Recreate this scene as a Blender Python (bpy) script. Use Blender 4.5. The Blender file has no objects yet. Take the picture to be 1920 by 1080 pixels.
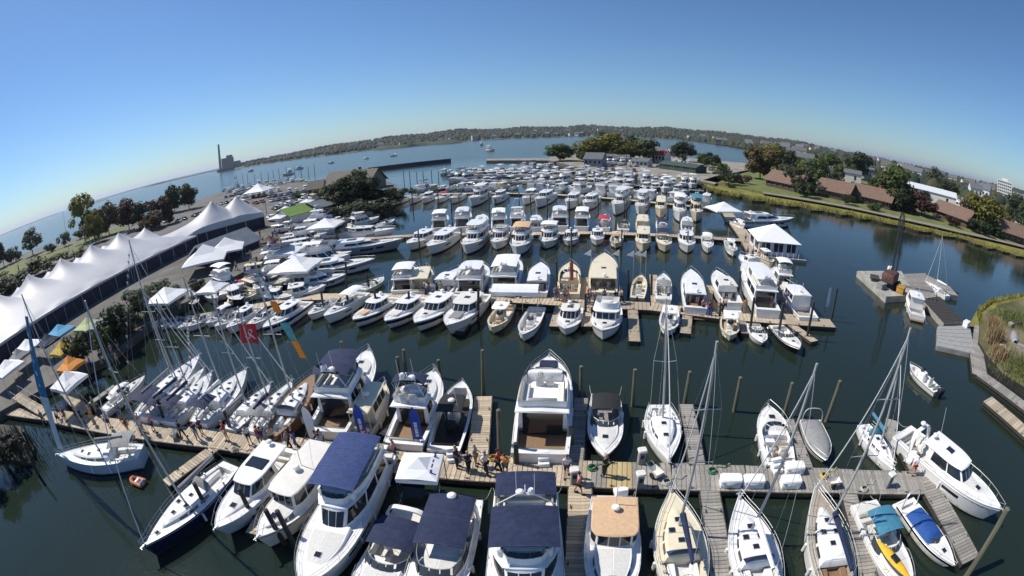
import bpy, math, random
from mathutils import Vector, Matrix
rnd = random.Random(7)
C = bpy.context.scene.collection
SC = bpy.context.scene
PI = math.pi

# ------------------------------------------------------------------ camera, sky, sun, exposure
CAM_H, F_PX = 20.0, 865.0                      # drone height in metres, equisolid focal length in pixels of a 1920 wide picture
PITCH, ROLL = math.radians(19.4), math.radians(-2.3)
up = Vector((math.sin(ROLL)*math.cos(PITCH), math.cos(ROLL)*math.cos(PITCH), math.sin(PITCH)))
fw = Vector((0, 0, -1)); ay = (fw - up*fw.dot(up)).normalized(); ax = ay.cross(up)
BAS = Matrix((ax, ay, up))                     # camera axes -> world axes
cd = bpy.data.cameras.new('camera'); cam = bpy.data.objects.new('camera', cd); C.objects.link(cam)
cd.type = 'PANO'
cyc = cd.cycles if hasattr(cd, 'cycles') and hasattr(cd.cycles, 'panorama_type') else cd
cyc.panorama_type = 'FISHEYE_EQUISOLID'
cyc.fisheye_lens = F_PX/1920*36.0
cyc.fisheye_fov = PI
cd.sensor_width = 36.0; cd.sensor_fit = 'HORIZONTAL'
cd.clip_start = 0.1; cd.clip_end = 200000
M4 = BAS.to_4x4(); M4.translation = (0, 0, CAM_H); cam.matrix_world = M4
SC.camera = cam

SUN_AZ = Vector((-0.93, 0.37)).normalized()    # towards the sun
SUN_EL = math.radians(49)
w = bpy.data.worlds.new('World'); SC.world = w; w.use_nodes = True
nt = w.node_tree; bg = nt.nodes['Background']
sky = nt.nodes.new('ShaderNodeTexSky'); sky.sky_type = 'NISHITA'; sky.sun_disc = False
sky.sun_elevation = SUN_EL; sky.sun_rotation = math.atan2(SUN_AZ.x, SUN_AZ.y)
sky.altitude = 0; sky.air_density = 1.0; sky.dust_density = 0.2; sky.ozone_density = 2.0
wb = nt.nodes.new('ShaderNodeVectorMath'); wb.operation = 'MULTIPLY'; wb.inputs[1].default_value = (.63, .85, 1.10)   # camera white balance of the sky
nt.links.new(sky.outputs[0], wb.inputs[0]); nt.links.new(wb.outputs[0], bg.inputs[0]); bg.inputs[1].default_value = 0.090
sd = bpy.data.lights.new('sun', 'SUN'); sd.energy = 4.8; sd.angle = math.radians(0.53); sd.color = (1, 0.945, 0.85)
so = bpy.data.objects.new('sun', sd); C.objects.link(so)
sv = Vector((SUN_AZ.x*math.cos(SUN_EL), SUN_AZ.y*math.cos(SUN_EL), math.sin(SUN_EL)))
so.rotation_euler = sv.to_track_quat('Z', 'Y').to_euler(); so.location = (0, 0, 60)
vs = SC.view_settings; vs.view_transform = 'Standard'; vs.look = 'None'; vs.gamma = 1; vs.use_curve_mapping = False
vs.exposure = 0.12

def ray(px, py):
    dx, dy = px-960, py-540.0; r = max(math.hypot(dx, dy), 1e-9); th = 2*math.asin(min(1, r/2/F_PX))
    return BAS @ Vector((dx/r*math.sin(th), -dy/r*math.sin(th), -math.cos(th)))
def P(px, py, z=0.0):                          # where the line of sight of a photo point meets height z
    v = ray(px, py); t = (z-CAM_H)/v.z; return Vector((v.x*t, v.y*t, z))
def far(px, py, D):                            # point on that line of sight at ground distance D
    v = ray(px, py); t = D/math.hypot(v.x, v.y); return Vector((v.x*t, v.y*t, CAM_H+v.z*t))
def mast_top(base, px, py):                    # tip of a nearly upright mast that stands on base
    best = None
    v = ray(px, py); o = Vector((0, 0, CAM_H))
    for k in range(1, 1200):
        q = o+v*(k*0.1); d = math.hypot(q.x-base.x, q.y-base.y)
        if best is None or d < best[0]: best = (d, q)
    return best[1]

# ------------------------------------------------------------------ materials
MAT = {}
def mat(name, col, rough=0.5, metal=0.0, var=0.0, scale=3.0, bump=0.0, coat=0.0, objvar=0.0, detail=4, dirt=None, spec=0.5):
    if name in MAT: return MAT[name]
    m = bpy.data.materials.new(name); m.use_nodes = True; n = m.node_tree; b = n.nodes['Principled BSDF']
    b.inputs['Roughness'].default_value = rough; b.inputs['Metallic'].default_value = metal
    b.inputs['Base Color'].default_value = (*col, 1); b.inputs['Coat Weight'].default_value = coat
    b.inputs['Specular IOR Level'].default_value = spec
    src = None
    if var or bump or dirt:
        tc = n.nodes.new('ShaderNodeTexCoord'); no = n.nodes.new('ShaderNodeTexNoise')
        no.inputs['Scale'].default_value = scale; no.inputs['Detail'].default_value = detail
        n.links.new(tc.outputs['Object'], no.inputs['Vector'])
        if var:
            mp = n.nodes.new('ShaderNodeMapRange'); mp.inputs[1].default_value = 0.3; mp.inputs[2].default_value = 0.7
            mp.inputs[3].default_value = 1-var; mp.inputs[4].default_value = 1+var
            n.links.new(no.outputs['Fac'], mp.inputs[0])
            src = mp.outputs[0]
        if bump:
            bp = n.nodes.new('ShaderNodeBump'); bp.inputs['Strength'].default_value = bump; bp.inputs['Distance'].default_value = 0.05
            n.links.new(no.outputs['Fac'], bp.inputs['Height']); n.links.new(bp.outputs[0], b.inputs['Normal'])
    if objvar:
        oi = n.nodes.new('ShaderNodeObjectInfo'); mp = n.nodes.new('ShaderNodeMapRange')
        mp.inputs[3].default_value = 1-objvar; mp.inputs[4].default_value = 1+objvar
        n.links.new(oi.outputs['Random'], mp.inputs[0])
        if src is not None:
            mu = n.nodes.new('ShaderNodeMath'); mu.operation = 'MULTIPLY'
            n.links.new(src, mu.inputs[0]); n.links.new(mp.outputs[0], mu.inputs[1]); src = mu.outputs[0]
        else: src = mp.outputs[0]
    if src is not None:
        vm = n.nodes.new('ShaderNodeVectorMath'); vm.operation = 'SCALE'; vm.inputs[0].default_value = col
        n.links.new(src, vm.inputs['Scale'])
        out = vm.outputs[0]
        if dirt:
            n2 = n.nodes.new('ShaderNodeTexNoise'); n2.inputs['Scale'].default_value = scale*0.35; n2.inputs['Detail'].default_value = 6
            n.links.new(tc.outputs['Object'], n2.inputs['Vector'])
            m2 = n.nodes.new('ShaderNodeMapRange'); m2.inputs[1].default_value = 0.5; m2.inputs[2].default_value = 0.75
            n.links.new(n2.outputs['Fac'], m2.inputs[0])
            mx = n.nodes.new('ShaderNodeMix'); mx.data_type = 'RGBA'; mx.inputs[7].default_value = (*dirt, 1)
            n.links.new(m2.outputs[0], mx.inputs[0]); n.links.new(out, mx.inputs[6]); out = mx.outputs[2]
        n.links.new(out, b.inputs['Base Color'])
    MAT[name] = m; return m

white = mat('white gelcoat', (.82, .81, .79), .3, var=.06, scale=1.1, coat=.25, dirt=(.66, .645, .60))
offwhite = mat('off white gelcoat', (.70, .68, .62), .4, var=.06, scale=1.5)
cream = mat('cream gelcoat', (.72, .64, .47), .4, var=.05, scale=1.5)
nonskid = mat('nonskid deck', (.62, .61, .58), .7, var=.08, scale=4)
greyhull = mat('silver grey hull', (.30, .31, .34), .25, coat=.3)
navyhull = mat('navy hull', (.012, .018, .045), .15, coat=.5)
blackhull = mat('black hull', (.012, .012, .014), .2, coat=.4)
greenhull = mat('pale green hull', (.42, .52, .44), .3)
redhull = mat('dark red hull', (.16, .02, .02), .3)
brownhull = mat('varnished brown hull', (.16, .07, .03), .3, var=.15, scale=6)
palehull = mat('pale blue grey hull', (.48, .54, .62), .3)
boot = mat('dark bottom paint', (.015, .016, .02), .6)
bootred = mat('red bottom paint', (.16, .025, .02), .6)
glass = mat('smoked glass', (.018, .022, .028), .05, spec=.7)
glass2 = mat('clear tinted glass', (.05, .06, .065), .08, spec=.7)
vinyl = mat('white vinyl', (.66, .64, .58), .55, var=.08, scale=5)
tanv = mat('tan vinyl', (.47, .36, .24), .6, var=.1, scale=5)
redv = mat('red vinyl', (.42, .03, .03), .6)
navy = mat('navy canvas', (.010, .018, .058), .85, var=.35, scale=2.5, bump=.6, dirt=(.020, .030, .078))
blue2 = mat('blue canvas', (.018, .042, .145), .8, var=.28, scale=3, bump=.5, dirt=(.03, .055, .16))
royal = mat('royal blue canvas', (.012, .07, .27), .8, var=.15, scale=4, bump=.2)
teal = mat('teal canvas', (.05, .20, .30), .8, var=.15, scale=4)
tan = mat('tan canvas', (.60, .40, .24), .85, var=.1, scale=4, bump=.2)
greyc = mat('grey canvas', (.24, .24, .24), .85, var=.15, scale=4, bump=.3)
blackc = mat('black canvas', (.015, .015, .017), .8, var=.2, scale=5)
greencv = mat('green canvas', (.05, .16, .06), .85, var=.15, scale=4)
redc = mat('red canvas', (.40, .03, .05), .8, var=.1, scale=4)
whitec = mat('white canvas', (.78, .78, .78), .7, var=.05, scale=2)
teak = mat('teak deck', (.235, .145, .08), .6, var=.2, scale=9)
teakgrey = mat('weathered teak deck', (.36, .31, .24), .7, var=.2, scale=8)
steel = mat('stainless steel', (.50, .51, .52), .42, metal=.35)
alu = mat('anodised mast', (.50, .50, .49), .45, metal=.3)
rope = mat('rope', (.42, .40, .36), .9)
black = mat('black rubber', (.014, .014, .015), .6)
eng = mat('black outboard', (.02, .02, .024), .25, coat=.4)
wood = mat('weathered dock wood', (.46, .375, .27), .85, var=.22, scale=5, objvar=.24, bump=.2, dirt=(.30, .27, .22))
woodg = mat('grey dock wood', (.285, .265, .235), .85, var=.2, scale=5, objvar=.22, bump=.2, dirt=(.20, .19, .165))
woodn = mat('new yellow dock wood', (.44, .34, .17), .8, var=.15, scale=5, objvar=.12)
wooddark = mat('dark wet timber', (.045, .04, .034), .75, var=.3, scale=3)
pilem = mat('piling wood', (.13, .125, .085), .85, var=.35, scale=4, bump=.4, dirt=(.04, .05, .03))
piledark = mat('tarred piling', (.035, .034, .03), .8, var=.35, scale=4, bump=.3)
steelp = mat('dark steel', (.05, .055, .06), .5, metal=.3, var=.3)
orange = mat('orange fabric', (.75, .26, .02), .7)
yellow = mat('yellow fabric', (.75, .42, .02), .7, var=.1)
skin = mat('skin', (.45, .25, .16), .6)
hairm = mat('dark hair', (.03, .02, .015), .7)
tentw = mat('tent vinyl', (.60, .61, .65), .5, var=.03, scale=.3)
def translucent(m, f):
    q = m.node_tree; pb = q.nodes['Principled BSDF']; tr = q.nodes.new('ShaderNodeBsdfTranslucent'); mx = q.nodes.new('ShaderNodeMixShader'); mx.inputs[0].default_value = f; tr.inputs['Color'].default_value = (.75, .75, .78, 1)
    q.links.new(pb.outputs[0], mx.inputs[1]); q.links.new(tr.outputs[0], mx.inputs[2]); q.links.new(mx.outputs[0], q.nodes['Material Output'].inputs['Surface'])
translucent(tentw, .32)
def hullpaint(name, col):                       # gelcoat with a scum line that clings to the waterline
    m = mat(name, col, .3, coat=.25, var=.05, scale=1.2); q = m.node_tree; pb = q.nodes['Principled BSDF']; src = pb.inputs['Base Color'].links[0].from_socket
    tc = q.nodes.new('ShaderNodeTexCoord'); sx = q.nodes.new('ShaderNodeSeparateXYZ'); q.links.new(tc.outputs['Object'], sx.inputs[0])
    no = q.nodes.new('ShaderNodeTexNoise'); no.inputs['Scale'].default_value = 1.6; no.inputs['Detail'].default_value = 6; q.links.new(tc.outputs['Object'], no.inputs['Vector'])
    ad = q.nodes.new('ShaderNodeMath'); ad.operation = 'MULTIPLY_ADD'; ad.inputs[1].default_value = -.7; q.links.new(no.outputs['Fac'], ad.inputs[0]); q.links.new(sx.outputs['Z'], ad.inputs[2])
    mp = q.nodes.new('ShaderNodeMapRange'); mp.inputs[1].default_value = .12; mp.inputs[2].default_value = -.2; mp.inputs[3].default_value = 0; mp.inputs[4].default_value = .7; q.links.new(ad.outputs[0], mp.inputs[0])
    mx = q.nodes.new('ShaderNodeMix'); mx.data_type = 'RGBA'; mx.inputs[7].default_value = (.36, .31, .21, 1); q.links.new(mp.outputs[0], mx.inputs[0]); q.links.new(src, mx.inputs[6]); q.links.new(mx.outputs[2], pb.inputs['Base Color']); return m
hullw, hullc = hullpaint('white hull paint', (.80, .79, .76)), hullpaint('cream hull paint', (.72, .64, .47))
tentdark = mat('navy tent wall', (.018, .02, .04), .7, var=.3, scale=.6)  # on the marquees this colour stands for shade inside the open sides
asphalt = mat('asphalt', (.125, .118, .105), .9, var=.3, scale=.25, bump=.1, dirt=(.075, .065, .05))
gravel = mat('gravel lot', (.26, .24, .20), .95, var=.3, scale=.3, dirt=(.14, .13, .10))
def paints(): return [mat('car '+n, c, .25, coat=.5) for n, c in (('white', (.7, .7, .7)), ('silver', (.4, .41, .43)), ('black', (.02, .02, .022)), ('dark blue', (.02, .04, .12)), ('red', (.3, .02, .02)), ('grey', (.15, .155, .16)))]

# ------------------------------------------------------------------ mesh builder
class MB:
    def __init__(s): s.v = []; s.f = []; s.m = []
    def add(s, vs, fs, mi=0):
        o = len(s.v); s.v += [tuple(p) for p in vs]; s.f += [tuple(i+o for i in f) for f in fs]; s.m += [mi]*len(fs); return s
    def box(s, x0, x1, y0, y1, z0, z1, mi=0):
        return s.add([(x0, y0, z0), (x1, y0, z0), (x1, y1, z0), (x0, y1, z0), (x0, y0, z1), (x1, y0, z1), (x1, y1, z1), (x0, y1, z1)],
                     [(3, 2, 1, 0), (4, 5, 6, 7), (0, 1, 5, 4), (1, 2, 6, 5), (2, 3, 7, 6), (3, 0, 4, 7)], mi)
    def loft(s, rings, mi=0, closed=True, cap0=True, cap1=True):
        n = len(rings[0]); vs = [p for r in rings for p in r]; fs = []
        for a in range(len(rings)-1):
            for i in range(n if closed else n-1):
                j = (i+1) % n; fs.append((a*n+i, a*n+j, (a+1)*n+j, (a+1)*n+i))
        if cap0 and closed: fs.append(tuple(range(n-1, -1, -1)))
        if cap1 and closed: fs.append(tuple((len(rings)-1)*n+i for i in range(n)))
        return s.add(vs, fs, mi)
    def tube(s, path, r, n=5, mi=0, r2=None):
        path = [Vector(p) for p in path]; rings = []
        for i, p in enumerate(path):
            d = (path[min(i+1, len(path)-1)]-path[max(i-1, 0)])
            d = d.normalized() if d.length > 1e-6 else Vector((0, 0, 1))
            a = d.cross(Vector((0, 0, 1)) if abs(d.z) < .9 else Vector((1, 0, 0))).normalized(); b = d.cross(a)
            rr = r if r2 is None else r+(r2-r)*i/max(1, len(path)-1)
            rings.append([p+a*math.cos(2*PI*k/n)*rr+b*math.sin(2*PI*k/n)*rr for k in range(n)])
        return s.loft(rings, mi)
    def pad(s, x0, x1, y0, y1, z0, z1, c=.06, mi=0):         # box with rounded corners and softened top edge
        c = min(c, (x1-x0)*.45, (y1-y0)*.45, (z1-z0)*.9)
        def ring(i, z):
            a, b, d, e = x0+i, x1-i, y0+i, y1-i
            return [(a+c, d, z), (b-c, d, z), (b, d+c, z), (b, e-c, z), (b-c, e, z), (a+c, e, z), (a, e-c, z), (a, d+c, z)]
        return s.loft([ring(0, z0), ring(0, z1-c), ring(c*.6, z1)], mi)
    def ball(s, c, r, sz=1.0, n=8, m=5, mi=0):
        rings = []
        for j in range(1, m):
            t = PI*j/m; rings.append([(c[0]+r*math.sin(t)*math.cos(2*PI*k/n), c[1]+r*math.sin(t)*math.sin(2*PI*k/n), c[2]-r*sz*math.cos(t)) for k in range(n)])
        return s.loft(rings, mi)
    def sheet(s, fn, nx, ny, th=.03, mi=0):                   # fn(u, v) -> point, a curved panel with thickness
        top = [[Vector(fn(i/nx, j/ny)) for i in range(nx+1)] for j in range(ny+1)]
        o = len(s.v); N = (nx+1)*(ny+1)
        vs = [p for r in top for p in r]+[p-Vector((0, 0, th)) for r in top for p in r]; fs = []
        for j in range(ny):
            for i in range(nx):
                a = j*(nx+1)+i; q = (a, a+1, a+nx+2, a+nx+1); fs.append(q); fs.append(tuple(N+k for k in reversed(q)))
        edge = [i for i in range(nx+1)]+[j*(nx+1)+nx for j in range(1, ny+1)]+[ny*(nx+1)+i for i in range(nx-1, -1, -1)]+[j*(nx+1) for j in range(ny-1, 0, -1)]
        for k in range(len(edge)):
            a, b = edge[k], edge[(k+1) % len(edge)]; fs.append((b, a, a+N, b+N))
        return s.add(vs, fs, mi)
    def mesh(s, name, mats, smooth=True):
        me = bpy.data.meshes.new(name); me.from_pydata(s.v, [], s.f)
        for m in (mats if isinstance(mats, (list, tuple)) else [mats]): me.materials.append(m)
        if any(s.m): me.polygons.foreach_set('material_index', s.m)
        if smooth:
            me.polygons.foreach_set('use_smooth', [True]*len(me.polygons)); me.set_sharp_from_angle(angle=math.radians(38))
        me.update(); return me
    def build(s, name, mats, parent=None, smooth=True):
        o = bpy.data.objects.new(name, s.mesh(name, mats, smooth)); C.objects.link(o)
        if parent is not None: o.parent = parent
        return o

def tag(o, label=None, cat=None, group=None, kind=None):
    if label: o['label'] = label
    if cat: o['category'] = cat
    if group: o['group'] = group
    if kind: o['kind'] = kind
    return o
def thing(name, label, cat, loc=(0, 0, 0), rz=0, group=None):
    o = bpy.data.objects.new(name, None); o.empty_display_size = .3; C.objects.link(o)
    o.location = loc; o.rotation_euler = (0, 0, rz); return tag(o, label, cat, group)
KIDS = {}
def kids(o):
    if o.name not in KIDS: KIDS[o.name] = list(o.children)
    return KIDS[o.name]
def copy_tree(o, parent=None):
    c = o.copy(); C.objects.link(c)
    if parent is not None: c.parent = parent
    for ch in kids(o): copy_tree(ch, c)
    return c
def paint(o, m, slot=0):
    o.material_slots[slot].link = 'OBJECT'; o.material_slots[slot].material = m
def lerp(a, b, t): return a+(b-a)*t
def heading(a, b): d = b-a; return math.atan2(-d.x, d.y)      # rotation that turns local +Y from a towards b
# ------------------------------------------------------------------ boat parts
class Hull:
    def __init__(s, L, B, F=1.5, fs=1.0, tr=.88, p=2.3, rake=.12, flare=.2, mid=.45):
        s.L, s.B, s.F, s.fs, s.tr, s.p, s.rk, s.fl, s.mid = L, B, F, fs, tr, p, rake*L, flare, mid
    def y(s, t): return -s.L/2+t*s.L
    def b(s, t):
        m = s.mid
        if t < m: return s.B/2*(s.tr+(1-s.tr)*math.sin(PI/2*t/m))
        return max(.03, s.B/2*(1-((t-m)/(1-m))**s.p))
    def z(s, t): return s.fs+(s.F-s.fs)*t**1.7
    def side(s, t, f, sg=1):                                   # f 0 at the sheer, 1 at the waterline
        k = max(0, (t-.45)/.55); b = s.b(t); bw = b*(.93-s.fl*(.35+k*1.6)*.8) if True else b
        bw = max(bw, .02); x = lerp(b, bw, f**.8); y = s.y(t)-s.rk*k*k*f
        return Vector((sg*x, y, lerp(s.z(t), .0, f)))
    def build(s, root, mats, stripe=False, n=16):
        mb = MB(); rings = []
        ts = [i/n for i in range(n+1)]
        for t in ts:
            r = []
            b, z = s.b(t), s.z(t); i1 = max(.012, b-.07); i2 = max(.016, b-.055)
            for sg in (-1, 1):
                pts = [Vector((sg*i1, s.y(t)-.03*(t > .9), z-.03)), Vector((sg*i2, s.y(t)-.02*(t > .9), z+.05)), Vector((sg*b, s.y(t), z+.045)),
                       s.side(t, .13, sg), s.side(t, .42, sg), s.side(t, .88, sg), s.side(t, 1.0, sg)]
                kx = s.side(t, 1.0, sg)
                pts.append(Vector((sg*max(.01, abs(kx.x)*.45), kx.y-.02*s.L*(t > .8), -.5)))
                if sg > 0: pts.reverse()
                r += pts
            rings.append(r)
        m = len(rings[0]); half = m//2
        mi = [0, 0, 0, 1 if stripe else 0, 0, 2, 2]
        vs = [p for r in rings for p in r]; o = len(mb.v); mb.v += [tuple(p) for p in vs]
        for a in range(n):
            for i in range(m-1):
                k = i if i < half else m-2-i
                mm = 2 if i == half-1 else mi[k]
                mb.f.append((a*m+i, a*m+i+1, (a+1)*m+i+1, (a+1)*m+i)); mb.m.append(mm)
        mb.f.append(tuple(range(m))[1:-1]); mb.m.append(0)
        ob = mb.build('hull', mats, root)
        return ob
    def deck(s, root, tA, tB, w, zf, md, mf, n=14):
        mb = MB(); i = .05
        ts = [lerp(tB, 1, k/n) for k in range(n+1)]; rows = []
        for t in ts:
            b = max(.012, s.b(t)-i); z = s.z(t); cb = .05*min(1, b)
            rows.append([(-b, s.y(t), z), (-b*.55, s.y(t), z+cb*.8), (0, s.y(t), z+cb), (b*.55, s.y(t), z+cb*.8), (b, s.y(t), z)])
        mb.loft(rows, 0, closed=False)
        if tB > 0:
            k0 = 8; ts = [lerp(tA, tB, k/k0) for k in range(k0+1)]
            for sg in (-1, 1):
                rows = []
                for t in ts:
                    b = s.b(t)-i; z = s.z(t); x = max(.05, b-w)
                    rr = [(sg*b, s.y(t), z), (sg*x, s.y(t), z), (sg*(x-.02), s.y(t), zf)]
                    rows.append(rr if sg < 0 else rr[::-1])
                mb.loft(rows, 0, closed=False)
            fl = [[(-(s.b(t)-i-w+.01), s.y(t), zf), ((s.b(t)-i-w+.01), s.y(t), zf)] for t in ts]
            mb.loft(fl, 1, closed=False)
            b = s.b(tB)-i-w; y = s.y(tB); mb.add([(-b, y, zf), (b, y, zf), (b, y, s.z(tB)+.04), (-b, y, s.z(tB)+.04)], [(0, 1, 2, 3)], 0)
            b = s.b(tA)-i-w; y = s.y(tA); mb.add([(-b, y, zf), (b, y, zf), (b, y, s.z(tA)), (-b, y, s.z(tA))], [(3, 2, 1, 0)], 0)
            if tA > 0:
                b0, b1 = s.b(0)-i, s.b(tA)-i
                mb.add([(-b0, s.y(0), s.z(0)), (b0, s.y(0), s.z(0)), (b1, s.y(tA), s.z(tA)), (-b1, s.y(tA), s.z(tA))], [(0, 1, 2, 3)], 0)
        return mb.build('deck', [md, mf], root)
    def rub(s, root, m, f=.1, r=.03, t0=0):
        mb = MB(); path = [s.side(lerp(t0, 1, k/14), f, -1)*1.0 for k in range(15)]+[s.side(lerp(1, t0, k/14), f, 1) for k in range(15)]
        path = [Vector((p.x*1.004+(.01 if p.x > 0 else -.01), p.y, p.z)) for p in path]
        mb.tube(path, r, 4); return mb.build('rub_rail', m, root)
    def rail(s, root, t0=.45, h=.6, r=.018, name='bow_rail', gap=1.3, t1=1.0, mid=False):
        mb = MB(); N = max(6, int(s.L*(t1-t0)/.8)); pts = []
        def pt(t, sg, hh): return Vector((sg*max(.05, s.b(t)-.1), s.y(t)+(0.05 if t > .97 else 0), s.z(t)+hh))
        ts = [lerp(t0, t1, k/N) for k in range(N+1)]
        for hh in ([h, h*.5] if mid else [h]):
            if t1 >= 1:
                path = [pt(t, -1, hh) for t in ts]+[pt(t, 1, hh) for t in reversed(ts)]
                path = [pt(t0, -1, .02)]+path[1:-1]+[pt(t0, 1, .02)] if not mid else path
                mb.tube(path, r, 4)
            else:
                for sg in (-1, 1): mb.tube([pt(t, sg, hh) for t in ts], r, 4)
        ns = max(2, int(s.L*(t1-t0)/gap))
        for k in range(1, ns+1):
            t = lerp(t0, t1, k/ns)
            for sg in (-1, 1): mb.tube([pt(t, sg, -.02), pt(t, sg, h)], r*.9, 4)
        return mb.build(name, steel, root)
    def pane(s, root, t0, t1, f0, f1, m=None, name='hull_window'):
        for sg in (-1, 1):
            mb = MB(); q = []
            for f in (f0, f1):
                for k in range(5):
                    p = s.side(lerp(t0, t1, k/4), f, sg); q.append(Vector((p.x+sg*.018, p.y+.01, p.z)))
            fs = [(k, k+1, k+6, k+5) for k in range(4)]
            if sg > 0: fs = [f[::-1] for f in fs]
            mb.add(q, fs); mb.build(name, m or glass, root)

def nonskid_panels(root, st, z, camber=.06, m=None):
    r = st.rings[-1]; n = st.n
    for sg in (-1, 1):
        mb = MB(); rows = []
        for q in range(1, 8):
            i = .6+q*(n-1.2)/8; k = int(i); f = i-k; a = r[k].lerp(r[k+1], f); hw = abs(a.x)
            rows.append([Vector((sg*x, a.y, z+camber*(1-x/max(hw, .05))+.014)) for x in (.05, hw*.5, hw*.88)])
        if sg > 0: rows = [w_[::-1] for w_ in rows]
        mb.loft(rows, 0, closed=False); mb.f = [f[::-1] for f in mb.f] if mb.v and False else mb.f; mb.build('nonskid_panel', m or nonskid, root)
def moorings(root, h):
    for sg in (-1, 1):
        x = sg*(h.b(.02)-.1); a = Vector((x, -h.L/2+.15, h.z(0)+.06)); b = Vector((x*1.25, -h.L/2-1.9, .75)); mb = MB(); mb.tube([a.lerp(b, k/5)-Vector((0, 0, .35*math.sin(PI*k/5))) for k in range(6)], .022, 4); mb.build('mooring_line', rope, root)
        for t in (.06, .42, .8):
            q = Vector((sg*max(.05, h.b(t)-.13), h.y(t), h.z(t)+.03)); MB().tube([q+Vector((0, -.16, .05)), q+Vector((0, -.05, .05)), q, q+Vector((0, .05, .05)), q+Vector((0, .16, .05))], .025, 4).build('deck_cleat', steel, root)
class Stack:
    """A lofted superstructure: layers of plan outlines, stern to bow, rounded or raked front."""
    n, nf = 9, 3
    def __init__(s, layers): s.layers = layers; s.rings = [s.out(*l) for l in layers]
    def out(s, z, y0, y1, W, sf=.55, tip=.55, tap=0.0, bulge=.12, p=2.2):
        L, R = [], []
        for i in range(s.n+1):
            u = i/s.n; hw = W*(1-tap*u)*(1-(max(0, u-sf)/(1-sf))**p*(1-tip)) if u > sf else W*(1-tap*u)
            y = lerp(y0, y1, u); L.append(Vector((-hw, y, z))); R.append(Vector((hw, y, z)))
        hw = L[-1].x*-1; fr = []
        for k in range(1, s.nf+1):
            x = lerp(-hw, hw, k/(s.nf+1)); fr.append(Vector((x, y1+bulge*(1-(x/max(hw, .01))**2), z)))
        return L+fr+R[::-1]
    @property
    def N(s): return 2*(s.n+1)+s.nf
    def walls(s, mb, mi=0, top=True, camber=.05, lo=0, hi=None, aft=True):
        rr = s.rings[lo:hi]; mb.loft(rr, mi, closed=aft, cap0=False, cap1=False)
        if top:
            r = rr[-1]; n = s.n; cen = []
            vs = list(r)+[Vector((0, (r[i].y), r[i].z+camber)) for i in range(n+1)]
            o = len(r); N = len(r); fs = []
            for i in range(n):
                fs.append((i, o+i, o+i+1, i+1)); fs.append((o+i, N-1-i, N-2-i, o+i+1))
            fs.append(tuple([n, o+n]+[N-1-n-k for k in range(0, 0)]+list(range(N-1-n, n, -1)))) if False else None
            for k in range(n, N-1-n): fs.append((o+n, k+1, k))
            fs.append((o, 0, N-1))
            mb.add(vs, [tuple(reversed(f)) if len(f) == 4 else f for f in fs], mi)
        return mb
    def at(s, li, u, t):
        u = max(0, min(s.N-1.0001, u)); i = int(u); f = u-i
        a = s.rings[li][i].lerp(s.rings[li][i+1], f); b = s.rings[li+1][i].lerp(s.rings[li+1][i+1], f); return a.lerp(b, t)
    def pane(s, root, li, u0, u1, t0, t1, m=None, name='window', off=.025, t0b=None, t1b=None):
        mb = MB(); k = max(1, int(math.ceil(u1-u0))*1+1); t0b = t0 if t0b is None else t0b; t1b = t1 if t1b is None else t1b
        lo, hi, lo2, hi2 = [], [], [], []
        for q in range(k+1):
            u = lerp(u0, u1, q/k); ta, tb = lerp(t0, t0b, q/k), lerp(t1, t1b, q/k)
            a, b = s.at(li, u, ta), s.at(li, u, tb)
            du = s.at(li, min(u+.2, s.N-1.01), .5)-s.at(li, max(u-.2, 0), .5)
            nn = du.cross(b-a); nn = nn.normalized() if nn.length > 1e-9 else Vector((0, 0, 1))
            if nn.dot(Vector((a.x, a.y-s.rings[0][0].y-1.5, 0.2))) < 0: nn = -nn
            lo.append(a+nn*off); hi.append(b+nn*off); lo2.append(a-nn*.01); hi2.append(b-nn*.01)
        mb.loft([lo2, lo, hi, hi2], 0, closed=False)
        ends = [(lo2[0], lo[0], hi[0], hi2[0]), (lo2[-1], hi2[-1], hi[-1], lo[-1])]
        for e in ends: mb.add(e, [(0, 1, 2, 3)])
        return mb.build(name, m or glass, root)
    def windows(s, root, li, t0, t1, side=((.6, 3.6), (3.9, 6.3), (6.6, 8.7)), front=((9.1, 10.25), (10.4, 11.6), (11.75, 12.9)), m=None, name='window', fname='windshield_pane', ft0=None):
        for a, b in side:
            s.pane(root, li, a, b, t0, t1, m, name); s.pane(root, li, s.N-1-b, s.N-1-a, t0, t1, m, name)
        for a, b in front: s.pane(root, li, a, b, t0 if ft0 is None else ft0, t1, m, fname)

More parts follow.
